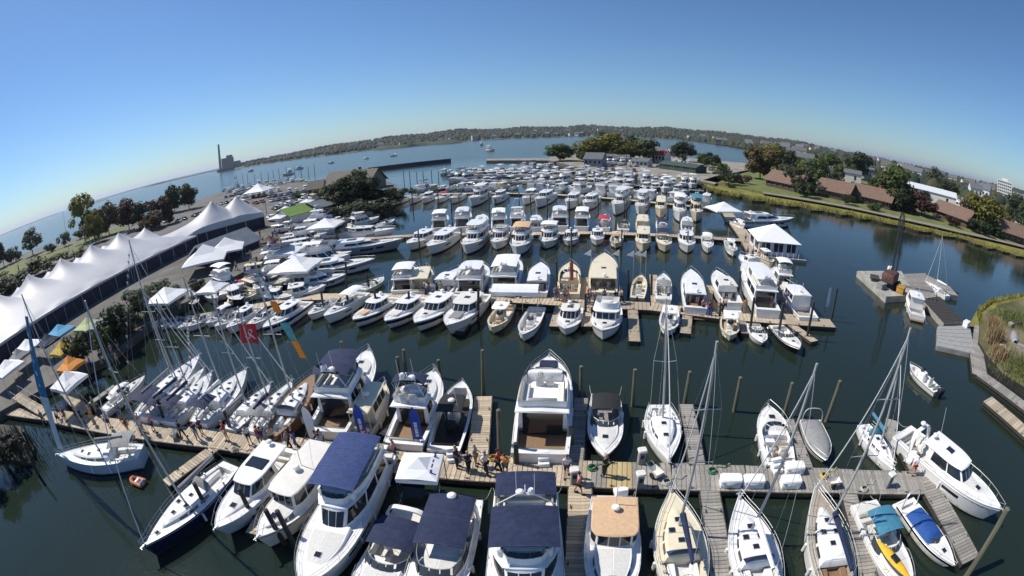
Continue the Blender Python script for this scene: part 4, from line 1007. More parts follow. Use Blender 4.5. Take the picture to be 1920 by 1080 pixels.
def person(p, rz, top, bot, label, group=None, long=False, k=None, h=1.0, near=False):
    k = rnd.randrange(3) if k is None else k; q = pose(k); t = thing('person', label, 'person', (p.x, p.y, p.z), rz, group); t.scale = (h, h, h)
    for k_ in (0, 1):
        o = bpy.data.objects.new('shoe', q['shoe']); C.objects.link(o); o.parent = t; o.location = (q['feet'][k_][0], q['feet'][k_][1], 0)
        if near: o = bpy.data.objects.new('eye', q['eye']); C.objects.link(o); o.parent = t; o.location = (.035*(k_*2-1), 0, 0)
    for nm in ('body', 'shirt', 'trousers' if long else 'shorts', 'hair'):
        o = bpy.data.objects.new(nm, q[nm]); C.objects.link(o); o.parent = t
        if nm == 'shirt': paint(o, mat('cloth '+top, COL[top], .85, var=.1, scale=8))
        if nm in ('shorts', 'trousers'): paint(o, mat('cloth '+bot, COL[bot], .85, var=.1, scale=8))
        if nm == 'hair': paint(o, rnd.choice([hairm, mat('brown hair', (.09, .05, .025), .7), mat('grey hair', (.3, .29, .28), .7), mat('fair hair', (.35, .24, .11), .7)]))
    return t
# ------------------------------------------------------------------ the near dock
def at(a, b, z=.55): return P(a, b, z)
MAINP = [(-40, 762), (110, 781), (262, 806), (400, 821), (560, 840), (700, 858), (850, 874), (980, 881), (1110, 888), (1260, 892), (1400, 896), (1560, 900), (1732, 904)]
MD = ['main dock boards at the shore end by the gangway', 'main dock boards behind the deck saloon sailing boat', 'main dock boards between the bimini sailing boats and navy hulled boat', 'pale main dock boards by the varnished sailing boat',
      'crowded main dock boards between the white flag and blue feather flags', 'main dock boards around the white promotional tent', 'main dock boards at the foot of the inflatable boat', 'main dock boards astern of the big blue canopied flybridge yacht',
      'main dock boards with a yellow patch of new planks', 'main dock boards ahead of the cream sailing boat', 'grey main dock boards with two white dock boxes side by side', 'grey main dock boards past the last white dock boxes']
for i in range(len(MAINP)-1):
    a, b = at(*MAINP[i]), at(*MAINP[i+1]); wm = wood if i < 8 else woodg
    t = dock(a, b, 2.45 if i > 0 else 1.8, MD[i], pitch=.3, wm=wm, new=(.18, .45) if i == 8 else None, group='sections of the near main dock', z=.55 if i % 2 else .556)
def fdock(a, b, wd, label, **k): return dock(at(*a), at(*b), wd, label, z=.52, **k)
fdock((895, 858), (906, 742), 1.35, 'tan wooden finger pier beside the white inflatable boat', wm=wood)
fdock((1078, 868), (1090, 745), 1.0, 'narrow shaded finger pier on the right of the large aft cockpit yacht', wm=woodg)
fdock((1308, 872), (1287, 757), 1.05, 'grey finger pier beside the small sailing boat stern', wm=woodg)
fdock((1515, 880), (1478, 785), .95, 'slim grey finger pier between the white cruiser and grey covered boat', wm=woodg)
fdock((1664, 870), (1672, 786), 1.1, 'broad pier running away behind the blue covered sloop', wm=woodg)
fdock((1088, 905), (1083, 1120), 1.35, 'finger pier in deep shade between navy canopy yacht and tan canopy cruiser', wm=wood)
fdock((1330, 912), (1358, 1130), 1.2, 'grey slatted finger pier between the cream sailing boat and white sloop', wm=woodg)
fdock((1590, 915), (1640, 1140), 1.2, 'finger pier between the wooden decked yacht and yellow kayak cruiser', wm=woodg)
fdock((1688, 812), (1735, 905), 1.9, 'outer end pier beside the long white express cruiser, upper half', wm=woodg)
fdock((1738, 902), (1822, 1050), 1.9, 'outer end pier beside the blue covered runabout, lower half', wm=woodg)
fdock((420, 825), (310, 905), 1.1, 'narrow pier left of the navy hulled sailing boat', wm=wood)
fdock((560, 850), (470, 1000), .8, 'narrow pier between the two white hardtop cruisers', wm=wood)
fdock((655, 865), (575, 995), .8, 'narrow pier between teak bowed cruiser and flybridge motor yacht', wm=wood)
fdock((470, 790), (415, 800), .7, 'short pier stub by the shaded sloop stern', wm=wood)
fdock((150, 770), (215, 722), .9, 'weathered finger pier by the small white day boats', wm=woodg)
fdock((720, 815), (770, 770), .9, 'short finger pier between cream trawler and blue topped cruiser', wm=wood)

used = {}
def boat(kind, name, cat, label, stern, bow, B, L=None, z=1.0, group=None, s=.8, **k):
    a, b = P(*stern, z), P(*bow, z); d = (b-a); d.z = 0; D = d.length
    if L is None: L = D; c = (a+b)/2
    else: c = a+d.normalized()*L/2
    t = thing(name, label, cat, (c.x, c.y, 0), heading(a, b), group)
    t.scale = (s, s, s); kind(t, L/s, B/s, **k)
    if NEARLOG: print('BOAT %-16s L=%.1f D=%.1f at %.0f,%.0f' % (name, L, D, c.x, c.y))
    return t
NEARLOG = True
def local(t, p): return t.matrix_basis.inverted() @ p
def sail(name, label, stern, bow, B, mast_base, mast_px, zb=1.7, L=None, group=None, z=1.1, s=.85, **k):
    a, b = P(*stern, z), P(*bow, z); d = (b-a); d.z = 0; D = d.length; L = L or D; c = b-d.normalized()*L/2
    t = thing(name, label, 'sailboat', (c.x, c.y, 0), heading(a, b), group); t.scale = (s, s, s)
    mbp = P(*mast_base, zb); mtp = mast_top(mbp, *mast_px)
    # keep the mast on the centre line
    lb = local(t, mbp); lt = local(t, mtp); lt.x -= lb.x; lb.x = 0
    L /= s; B /= s; lb.z = L*.085+.75; 
    if abs(lb.y) > L*.16: q = math.copysign(L*.16, lb.y); lt.y -= (lb.y-q)*.0; lb.y = q
    sailboat(t, L, B, lb, lt, **k)
    if NEARLOG: print('SAIL L=%.1f mast base %s top %s  %s' % (L, tuple(round(q, 1) for q in lb), tuple(round(q, 1) for q in lt), label[:40]))
    return t, lb, lt

# south side of the near dock
SA, lbA, ltA = sail('sailboat', 'white deck saloon sailing boat flying a long blue and white banner', (262, 842), (107, 852), 3.3, (190, 830), (50, 545), hc='pale', hatches=3, spread=2, foresail=None, cover='grey', boom=True, bim='grey', z=1.3)
SBt, lbB, ltB = sail('sailboat', 'white decked sailing boat with shiny navy hull and black hatches', (432, 868), (270, 1028), 3.0, (352, 940), (165, 565), hc='navy', dodger='grey', cover='grey', spread=2, hatches=5)
def sty(**k): return k
boat(express, 'motor_cruiser', 'motor boat', 'white hardtop cruiser with two dark windscreens, bow to open water', (535, 838), (408, 1000), 2.8, hc='pale', roof='long', s=.72, sunroof=True)
boat(downeast, 'motor_cruiser', 'motor boat', 'long cream roofed cruiser with a tan teak bow', (622, 852), (488, 1020), 2.8, hc='off', roofm=offwhite, trim=brownhull, foot=boot)
boat(flybridge, 'motor_yacht', 'motor boat', 'large white motor yacht with one long blue flybridge canopy', (705, 850), (588, 1090), 3.35, L=12, s=.62, top='blue', mastx=False, house=(.12, .62))
boat(bowrider, 'sport_cruiser', 'motor boat', 'small cruiser with rounded navy bimini under a white radar arch', (778, 955), (695, 1110), 2.9, L=8, top='navy', arc=True)
boat(express, 'sport_cruiser', 'motor boat', 'cruiser with a square flat navy canopy next to white tent', (862, 935), (812, 1110), 3.1, L=9.5, roof='navy', arc=True)
boat(flybridge, 'motor_yacht', 'motor boat', 'white flybridge yacht carrying two separate navy canopies, fore and aft', (988, 930), (984, 1120), 3.7, L=11.5, s=.64, top='navy', top2='navy', house=(.16, .62))
boat(downeast, 'motor_cruiser', 'motor boat', 'cream cruiser with tan canvas over its cockpit', (1150, 925), (1147, 1090), 2.9, L=8.3, s=.7, hc='white', roofm=tan, aftroof=False, foot=boot, trim=steel, house=(.2, .52))
sail('sailboat', 'cream decked sailing boat with navy sail cover pointing at the dock', (1292, 1110), (1258, 915), 2.9, (1278, 975), (1347, 640), hc='off', deckm=cream, cover='navy', dodger='blue', spread=2, hatches=3)
sail('sailboat', 'white sloop with many small hatches and navy cockpit cover', (1440, 1120), (1386, 928), 2.9, (1408, 985), (1526, 682), hc='white', cover='white', dodger='navy', spread=1)
sail('sailboat', 'yacht with weathered wooden deck and long navy sail cover', (1580, 1130), (1528, 912), 2.9, (1560, 975), (1711, 615), hc='off', deckm=teakgrey, cover='navy', wood_deck=True, spread=2, hatches=4)
boat(bowrider, 'sport_cruiser', 'motor boat', 'white cruiser with teal bimini and a yellow kayak on its foredeck', (1622, 938), (1694, 1085), 2.5, L=8, top='teal')
boat(covered, 'runabout', 'motor boat', 'white runabout under a fitted bright blue cover', (1702, 932), (1792, 1058), 2.0, cm=royal, arc=steel)
boat(express, 'express_cruiser', 'motor boat', 'long white express cruiser alongside the outer end pier', (1690, 812), (1868, 972), 3.3, hc='white', roof='hard', aft=1.2, arc=True)

# north side of the near dock
sail('sailboat', 'white sloop with navy bimini, leftmost of the sailing boats nosing away', (262, 782), (377, 669), 3.6, (322, 706), (240, 450), bim='navy', cover='grey', spread=1, group=None)
sail('sailboat', 'white sloop with navy bimini between two similar sloops', (312, 788), (398, 697), 3.2, (362, 728), (300, 560), bim='navy', cover='navy', spread=1)
sail('sailboat', 'larger white sloop with navy bimini, its bow under the dark mast', (370, 790), (463, 692), 3.4, (424, 726), (351, 517), bim='navy', cover='white', spread=1)
S4, lb4, lt4 = sail('sailboat', 'slim dark hulled sloop flying a red square flag', (428, 800), (508, 716), 2.3, (470, 752), (408, 553), hc='grey', cover='grey', spread=1)
sail('sailboat', 'white sloop with grey bimini squeezed left of the varnished brown boat', (475, 805), (548, 712), 2.4, (515, 750), (455, 575), bim='grey', cover='navy', spread=1)
sail('sailboat', 'white sloop with navy bimini squeezed between first two bimini sloops', (285, 785), (385, 690), 2.4, (340, 722), (272, 540), bim='navy', cover='navy', spread=1)
S5, lb5, lt5 = sail('sailboat', 'sailing boat with varnished brown hull and teak foredeck', (508, 815), (592, 698), 2.8, (553, 742), (483, 490), hc='brown', deckm=teak, cover='grey', spread=1, foresail=None, dodger='grey')
boat(flybridge, 'trawler_yacht', 'motor boat', 'white sundeck trawler with blue flybridge canopy and white aft hardtop', (612, 815), (694, 672), 3.6, top='navy', house=(.22, .68), foot=bootred)
boat(downeast, 'trawler', 'motor boat', 'small cream trawler with long row of cabin windows', (672, 808), (722, 722), 2.2, hc='cream', roofm=cream, house=(.25, .75), trim=brownhull)
boat(flybridge, 'flybridge_cruiser', 'motor boat', 'white cruiser with navy bimini beside the dark inflatable', (755, 835), (815, 706), 3.1, top='navy', mastx=True, house=(.3, .6))
boat(console_boat, 'rigid_inflatable', 'motor boat', 'white inflatable tender with black cockpit cover', (830, 840), (867, 718), 2.6, top='black', n_out=0, sole=black, cush=blackc)
boat(flybridge, 'motor_yacht', 'motor boat', 'large white yacht with open topped seating deck and navy bow cushion', (1012, 858), (1030, 685), 4.0, top=None, mastx=False, house=(.24, .70), pads=navy)
boat(bowrider, 'bowrider', 'motor boat', 'white bowrider pointing at the dock with black tower canopy', (1136, 735), (1134, 857), 2.5, top='black', sole=greyc, pads=greyc)
sail('sailboat', 'small white sailing boat pointing at the dock beside the grey pier', (1236, 752), (1256, 860), 2.6, (1258, 770), (1265, 560), zb=1.7, cover='grey', spread=1, hatches=2, boom=False)
boat(express, 'motor_cruiser', 'motor boat', 'white cruiser with grey sunpad, stern at the two white boxes', (1466, 868), (1440, 762), 2.6, hc='white', roof='soft', sole=tanv, aft=.6)
boat(covered, 'covered_boat', 'motor boat', 'open boat wrapped entirely in grey canvas with wire hoop', (1522, 778), (1552, 857), 2.1, cm=greyc, arc=steel, tc=.97)
sail('sailboat', 'little white sloop with bright blue cover at the outer pier', (1622, 788), (1678, 873), 2.0, (1650, 822), (1684, 660), zb=1.6, cover='teal', dodger='teal', spread=1, hatches=2)
boat(console_boat, 'center_console', 'motor boat', 'white outboard boat under way alone in the open channel', (1762, 726), (1707, 680), 2.0, top=None, n_out=2)
boat(covered, 'day_boat', 'motor boat', 'small plain white covered day boat by the weathered finger pier', (203, 733), (240, 710), 1.9, cm=whitec, tc=.95)
boat(bowrider, 'day_boat', 'motor boat', 'long slim white day boat left of the bimini sloops', (192, 765), (272, 704), 1.9)
boat(dinghy, 'inflatable_dinghy', 'dinghy', 'orange striped rubber dinghy floating by the saloon boat stern', (268, 905), (248, 897), 1.0, L=1.7, z=.3, m=mat('orange rubber', (.5, .16, .09), .6), motor=False)

# banners and flags flown from the rigging
def banner(name, label, t, lb, lt, cols, f0, f1, wd, L):
    h0 = Vector((0, L*.5-.25, 1.8)); hd = lb.lerp(lt, .97); M = t.matrix_basis; mb = MB(); n = 22; r = random.Random(5)
    root = thing(name, label, 'banner', tuple(M @ h0.lerp(hd, f0)))
    inv = root.matrix_basis.inverted()
    for ci, (m, c0, c1) in enumerate(cols):
        mb = MB(); rows = []
        for k in range(n//2+1):
            f = lerp(f0, f1, lerp(c0, c1, k/(n//2))); p = inv @ (M @ h0.lerp(hd, f)); g = math.sin(lerp(c0, c1, k/(n//2))*9); ww = wd*(.55+.45*math.sin(PI*min(1, .15+lerp(c0, c1, k/(n//2)))))
            rows.append([p+Vector((-ww*.5, .1*g, 0)), p+Vector((0, .16*g+.05, -.03)), p+Vector((ww*.5, -.05*g, -.05))])
        mb.loft(rows, 0, closed=False); bk = [[q+Vector((0, .02, 0)) for q in rw] for rw in rows]; mb.loft([b[::-1] for b in bk], 0, closed=False); mb.build('cloth_panel', m, root)
        if m is bannerblue:
            for k in range(5):
                f = lerp(f0, f1, lerp(c0, c1, .15+.16*k)); p = inv @ (M @ h0.lerp(hd, f)); mb = MB(); mb.ball((p.x, p.y-.12, p.z), .16+.05*(k % 2), 1.2, 6, 4); mb.v = [(x, p.y-.12+(yy-p.y+.12)*.1, z) for x, yy, z in mb.v]; mb.build('printed_mark', whitec, root)
    return root
bannerblue = mat('banner blue', (.05, .24, .42), .7, var=.2, scale=2)
bannerteal = mat('banner teal', (.06, .33, .40), .7, var=.3, scale=2)
banner('banner', 'long forestay banner, light blue above and white below', SA, lbA, ltA, [(whitec, 0, .42), (bannerblue, .43, .95)], .02, .95, 1.6, 11)
banner('banner', 'forestay banner of teal and orange panels', S5, lb5, lt5, [(orange, .0, .22), (bannerteal, .23, .46), (orange, .58, .70), (bannerblue, .71, 1.0)], .16, .95, .8, 10)
def redflag():
    M = S4.matrix_basis; f = .48; p = M @ lb4.lerp(lt4, .50); q = M @ lb4.lerp(lt4, .80)
    a, b = P(448, 606, 6.5), P(485, 640, 5.5)
    tl = mast_top(P(470, 752, 2), 445, 607); z = tl.z; p0 = P(446, 606, z); p1 = P(474, 603, z); 
    t = thing('flag', 'red square flag with a white curling emblem', 'flag', tuple(p0)); X = Vector((p1.x-p0.x, p1.y-p0.y, 0)); X = X.normalized(); n = Vector((X.y, -X.x, 0)); W, H = 1.4, 1.6
    mb = MB()
    def fn(u, v): return X*(u*W)+n*(.16*math.sin(u*5+v*2))+Vector((0, 0, -v*H-.25*u))
    rows = [[Vector(fn(i/10, j/10)) for i in range(11)] for j in range(11)]; mb.loft(rows, 0, closed=False); mb.loft([[q+n*-.025 for q in r][::-1] for r in rows], 0, closed=False); mb.build('flag_cloth', mat('flag red', (.55, .02, .03), .7), t)
    pts = [(.30, .62), (.34, .74), (.46, .74), (.52, .62), (.50, .44), (.56, .30), (.68, .30), (.70, .42), (.60, .50), (.50, .52), (.72, .70), (.80, .76)]
    for sgn in (.03, -.05):
        mb = MB(); mb.tube([fn(u, v)+n*sgn for u, v in pts], .055, 5); mb.build('emblem', whitec, t)
    mb = MB(); mb.tube([Vector((-.02, 0, -H-.3)), Vector((-.02, 0, .5))], .03, 5); mb.build('flag_line', steel, t)
redflag()
def bunting(a, b, label, n=16):
    t = thing('bunting', label, 'bunting', tuple(a)); d = b-a; mb = MB(); mb.tube([Vector((0, 0, 0)), d*.5+Vector((0, 0, -.3)), d], .012, 3); mb.build('cord', rope, t)
    r = random.Random(2)
    for k in range(n):
        p = d*((k+.5)/n); mb = MB(); s = .17; mb.add([p+Vector((-s, 0, 0)), p+Vector((s, 0, 0)), p+Vector((0, .03, -s*2.2)), p+Vector((-s, -.02, 0)), p+Vector((s, -.02, 0)), p+Vector((0, .01, -s*2.2))], [(0, 2, 1), (3, 4, 5)])
        mb.build('pennant', r.choice([whitec, whitec, whitec, navy, redc]), t)
b0 = P(243, 740, 1.6); bunting(mast_top(b0, 242, 470), b0, 'string of white pennants hanging left of the first bimini sloop', 22)
b0 = P(358, 690, 1.6); bunting(mast_top(b0, 350, 598), b0, 'string of white pennants above the second bimini sloop', 14)
# yellow kayak and other things on the decks and docks
def kayak():
    a, b = P(1652, 1022, 1.7), P(1697, 1075, 1.7); t = thing('kayak', 'yellow kayak lying on the teal bimini cruiser', 'kayak', (a.x, a.y, 1.5), heading(a, b)); L = (b-a).length+.9; mb = MB()
    rings = []
    for k in range(11):
        u = k/10; r = .36*math.sin(PI*min(max(u, .03), .97))**.6; y = u*L-.4; rings.append([(r*math.cos(q*PI/4), y, .22+.17*math.sin(q*PI/4)*(r/.36)) for q in range(8)])
    mb.loft(rings); mb.build('kayak_hull', yellow, t); MB().pad(-.22, .22, L*.42-.4, L*.62-.4, .34, .42, .05).build('cockpit_rim', black, t)
kayak()
def dockbox(px, py, label, rz=0, w_=1.35):
    p = P(px, py, .55); t = thing('dock_box', label, 'storage box', (p.x, p.y, .56), rz); MB().pad(-w_/2, w_/2, -.38, .38, 0, .48, .05).build('box_body', white, t); MB().pad(-w_/2-.04, w_/2+.04, -.42, .42, .47, .62, .09).build('lid', white, t)
R_ = heading(P(1260, 892), P(1400, 896))+PI/2
dockbox(1368, 908, 'white dock box, left one of the adjoining pair', R_); dockbox(1411, 909, 'white dock box, right one of the adjoining pair', R_); dockbox(1480, 910, 'white dock box near the dock edge beside wooden decked yacht', R_); dockbox(1487, 884, 'white dock box behind the cruiser with grey sunpad', R_)
def pedestal(px, py, label, m=None):
    p = P(px, py, .55); t = thing('power_pedestal', label, 'pedestal', (p.x, p.y, .56)); MB().pad(-.22, .22, -.2, .2, 0, 1.0, .05).build('pedestal_body', m or greyc, t); MB().pad(-.28, .28, -.26, .26, 1.0, 1.16, .06).build('pedestal_cap', offwhite, t); MB().pad(-.12, .12, -.23, -.2, .5, .8, .02).build('socket_panel', black, t)
pedestal(1201, 868, 'grey power pedestal at the far edge past the yellow planks'); pedestal(1198, 912, 'grey power pedestal at near edge opposite its twin'); pedestal(1662, 912, 'small pedestal by the corner of the outer pier'); pedestal(735, 880, 'pedestal left of the white tent'); pedestal(1076, 905, 'pedestal at the head of the shaded finger pier')

def tent_small(px, py, z, sz, label, name='pop_up_tent', m=None, h=2.4, peak=.95, rz=0, marks=False, walls=False, group=None, gz=.55):
    p = P(px, py, z+h); t = thing(name, label, 'tent', (p.x, p.y, gz), rz, group); s = sz/2; zz = h
    mb = MB(); top = (0, 0, zz+peak); c = [(-s, -s, zz), (s, -s, zz), (s, s, zz), (-s, s, zz)]; md = [(0, -s, zz+.08), (s, 0, zz+.08), (0, s, zz+.08), (-s, 0, zz+.08)]
    mm = [tuple((a+b)/2*.95 for a, b in zip(q, top)) for q in c]
    mm = [(q[0]*.5, q[1]*.5, zz+peak*.42) for q in c]
    vs = c+md+mm+[top]; fs = []
    for i in range(4): j = (i+1) % 4; fs += [(i, 4+i, 8+i), (4+i, 9+(i) if False else 8+j, 8+i), (4+i, j, 8+j), (8+i, 8+j, 12)]
    mb.add(vs, fs); mb.build('roof_cloth', m or whitec, t, False)
    mb = MB(); mb.loft([[(q[0], q[1], zz-.28) for q in c], c, [(q[0]*.985, q[1]*.985, zz-.02) for q in c], [(q[0]*.985, q[1]*.985, zz-.28) for q in c]], 0, True, False, False); mb.build('valance', m or whitec, t, False)
    for q in c: MB().tube([(q[0]*.97, q[1]*.97, 0), (q[0]*.97, q[1]*.97, zz-.05)], .03, 5).build('leg', black if marks else steel, t)
    if marks:
        pm = mat('purple print', (.06, .04, .20), .7)
        for k, (w1, h1) in enumerate(((.34, .3), (.3, .34), (.34, .26), (.28, .34))):
            y = -.75+k*.46; mb = MB(); x0 = s*.62; zr = lambda x: zz+peak*.42*(s-x)/(s*.5)+.03
            mb.add([(x0, y, zr(x0)), (x0+w1, y, zr(x0+w1)), (x0+w1, y+.09, zr(x0+w1)), (x0, y+.09, zr(x0))], [(0, 1, 2, 3)]); mb.add([(x0, y+.09, zr(x0)), (x0+.1, y+.09, zr(x0+.1)), (x0+.1, y+h1, zr(x0+.1)), (x0, y+h1, zr(x0))], [(0, 1, 2, 3)])
            mb.build('printed_letter', pm, t)
    return t
tent_small(787, 875, .55, 2.35, 'white promotional tent with purple lettering on the main dock', marks=True, rz=-.05, peak=.7)
def table(px, py, label, rz=0, m=None):
    p = P(px, py, .55); t = thing('table', label, 'table', (p.x, p.y, .56), rz); MB().pad(-.9, .9, -.38, .38, .68, .74, .03).build('table_top', m or whitec, t)
    for x in (-.8, .8):
        for y in (-.3, .3): MB().tube([(x, y, 0), (x, y, .7)], .025, 4).build('leg', steel, t)
table(775, 905, 'white folding table in the shade of the promotional tent'); 
def feather(px, py, tx, ty, label, m, wd=.75, stripe=None):
    b = P(px, py, .55); tp = mast_top(b, tx, ty); t = thing('feather_flag', label, 'flag', tuple(b)); H = max(3.3, tp.z-.55); mb = MB(); mb.tube([(0, 0, 0), (0, 0, H*.7), (.05, 0, H*.9), (.3, 0, H)], .03, 5); mb.tube([(-.3, 0, .02), (.3, 0, .02)], .03, 4); mb.tube([(0, -.3, .02), (0, .3, .02)], .03, 4); mb.build('pole', black, t)
    mb = MB(); rows = []
    for k in range(13):
        v = k/12; z = lerp(.7, H-.02, v); w_ = wd*(1 if v < .7 else math.sqrt(max(.05, 1-((v-.7)/.3)**2))); x0 = .03+(.27*((v-.75)/.25)**2 if v > .75 else 0); rows.append([Vector((x0, .03*math.sin(v*9), z)), Vector((x0+w_*.5, .08*math.sin(v*9+1), z-.05)), Vector((x0+w_, .05*math.sin(v*9+2), z-.1))])
    mb.loft(rows, 0, closed=False); mb.loft([[q+Vector((0, .02, 0)) for q in r][::-1] for r in rows], 0, closed=False); mb.build('flag_cloth', m, t)
    if stripe:
        for k in range(5):
            for yy in (-.10, .14): z = 1.0+k*(H-1.8)/6; mb = MB(); mb.pad(.24, .24+wd*.34, yy-.012, yy+.012, z, z+.17+.05*(k % 2), .01); mb.build('printed_letter', stripe, t)
fb_ = mat('feather blue', (.015, .07, .42), .7)
feather(677, 830, 660, 776, 'royal blue feather flag with white letters, nearer the cream trawler', fb_, .62, whitec); feather(778, 838, 760, 785, 'royal blue feather flag with white letters, nearer the inflatable', fb_, .62, whitec); feather(583, 832, 570, 800, 'short plain grey white feather flag on the main dock', whitec, .7)
feather(1545, 585, 1528, 556, 'pale feather flag at the right end of second dock', whitec, .6)
# near pilings
for q in ((905, 742, 905, 655, 'tall piling at the end of the inflatable boat pier'), (1187, 762, 1191, 692, 'piling between the bowrider and the small sailing boat'), (1283, 758, 1294, 696, 'piling at tip of the grey pier by small sailing boat'),
          (1377, 772, 1389, 707, 'lone piling standing in open water right of the tall mast'), (1470, 780, 1486, 717, 'piling behind the white cruiser with grey sunpad'), (1548, 790, 1576, 713, 'piling behind the grey canvas wrapped boat'),
          (748, 712, 745, 668, 'left piling of the pair behind the navy bimini cruiser'), (762, 712, 757, 655, 'taller piling of the pair behind navy bimini cruiser'), (824, 708, 822, 674, 'piling off the bow of the navy bimini cruiser'), (1090, 748, 1090, 686, 'piling at the tip of the narrow shaded pier'),
          (1812, 1085, 1886, 950, 'thick leaning piling closest to camera at lower right corner'), (476, 976, 448, 915, 'dark piling in front of the two windscreen cruiser'), (534, 1020, 497, 955, 'left dark piling of the pair by the teak bow'), (555, 1028, 519, 957, 'right dark piling of the pair by the teak bow'),
          (393, 962, 363, 905, 'dark piling against the navy hulled sailing boat'), (968, 880, 967, 830, 'stout dark piling astern of the two canopy yacht'), (1075, 842, 1070, 800, 'piling right of the large aft cockpit yacht stern'), (937, 860, 935, 768, 'slim blue white pole beside the inflatable boat pier'),
          (305, 640, 296, 590, 'dark piling in open water off the western bank'), (350, 700, 330, 640, 'dark piling between first two bimini sloops'), (435, 815, 420, 770, 'dark piling at the dark sloop stern'), (310, 800, 298, 745, 'dark piling behind the first bimini sloop'),
          (650, 705, 640, 640, 'piling beside the blue canopied trawler bow'), (70, 890, 45, 830, 'dark piling at the mud bank in lower left')):
    ppile(*q, r=.17 if q[0] < 1800 else .24, m=piledark if 'dark' in q[4] else None)

# dock crowd
def crowd(lst, where, z=.56, grp=None):
    for i, (px, py, top, bot, long, extra) in enumerate(lst):
        p = P(px, py, z); p.z = z; person(p, rnd.uniform(0, 6.28), top, bot, '%s shirted person in %s %s %s' % (top, bot, 'trousers' if long else 'shorts', extra), grp, long, h=rnd.uniform(.94, 1.05), near=True)
crowd([(1709, 890, 'pale blue', 'red', 0, 'walking alone at outer pier corner'), (1133, 892, 'black', 'black', 1, 'crouched by the yellow planks'), (498, 838, 'maroon', 'khaki', 0, 'by the varnished sailing boat stern'), (515, 836, 'tan', 'navy', 0, 'by the varnished sailing boat stern'), (545, 842, 'grey', 'black', 1, 'left of the plain grey flag'),
       (600, 846, 'navy', 'black', 1, 'by the sundeck trawler stern'), (648, 848, 'white', 'blue', 0, 'left of the nearer trawler feather flag'), (690, 842, 'red', 'navy', 0, 'right of first blue feather flag'), (700, 848, 'white', 'khaki', 0, 'right of first blue feather flag'), (716, 858, 'black', 'grey', 1, 'between the blue feather flags'), (742, 862, 'pink', 'navy', 0, 'at the white tent left side'),
       (858, 876, 'black', 'navy', 1, 'right of the white tent'), (880, 884, 'navy', 'black', 1, 'at the inflatable boat pier head'), (893, 872, 'grey', 'khaki', 0, 'at the inflatable boat pier head'), (912, 888, 'white', 'black', 1, 'astern of the navy canopy yacht'), (935, 884, 'red', 'black', 1, 'astern of the navy canopy yacht'), (948, 890, 'orange', 'black', 0, 'astern of the navy canopy yacht'), (1062, 892, 'white', 'navy', 0, 'at the shaded pier head'), (1084, 925, 'pink', 'black', 0, 'on the shaded finger pier'),
       (270, 815, 'white', 'khaki', 0, 'near the first bimini sloop'), (290, 810, 'pink', 'navy', 0, 'near the first bimini sloop'), (345, 822, 'black', 'black', 1, 'by the second bimini sloop stern'), (372, 824, 'navy', 'grey', 1, 'by the third bimini sloop stern'), (208, 803, 'tan', 'navy', 0, 'on the dock behind the saloon sailing boat'), (178, 795, 'orange', 'khaki', 0, 'by the weathered finger pier'), (470, 832, 'white', 'navy', 0, 'near the dark sloop stern'), (428, 826, 'red', 'khaki', 0, 'near the dark sloop stern'), (800, 905, 'white', 'black', 1, 'in the promotional tent shade')], 'near dock', grp='people on the near main dock')

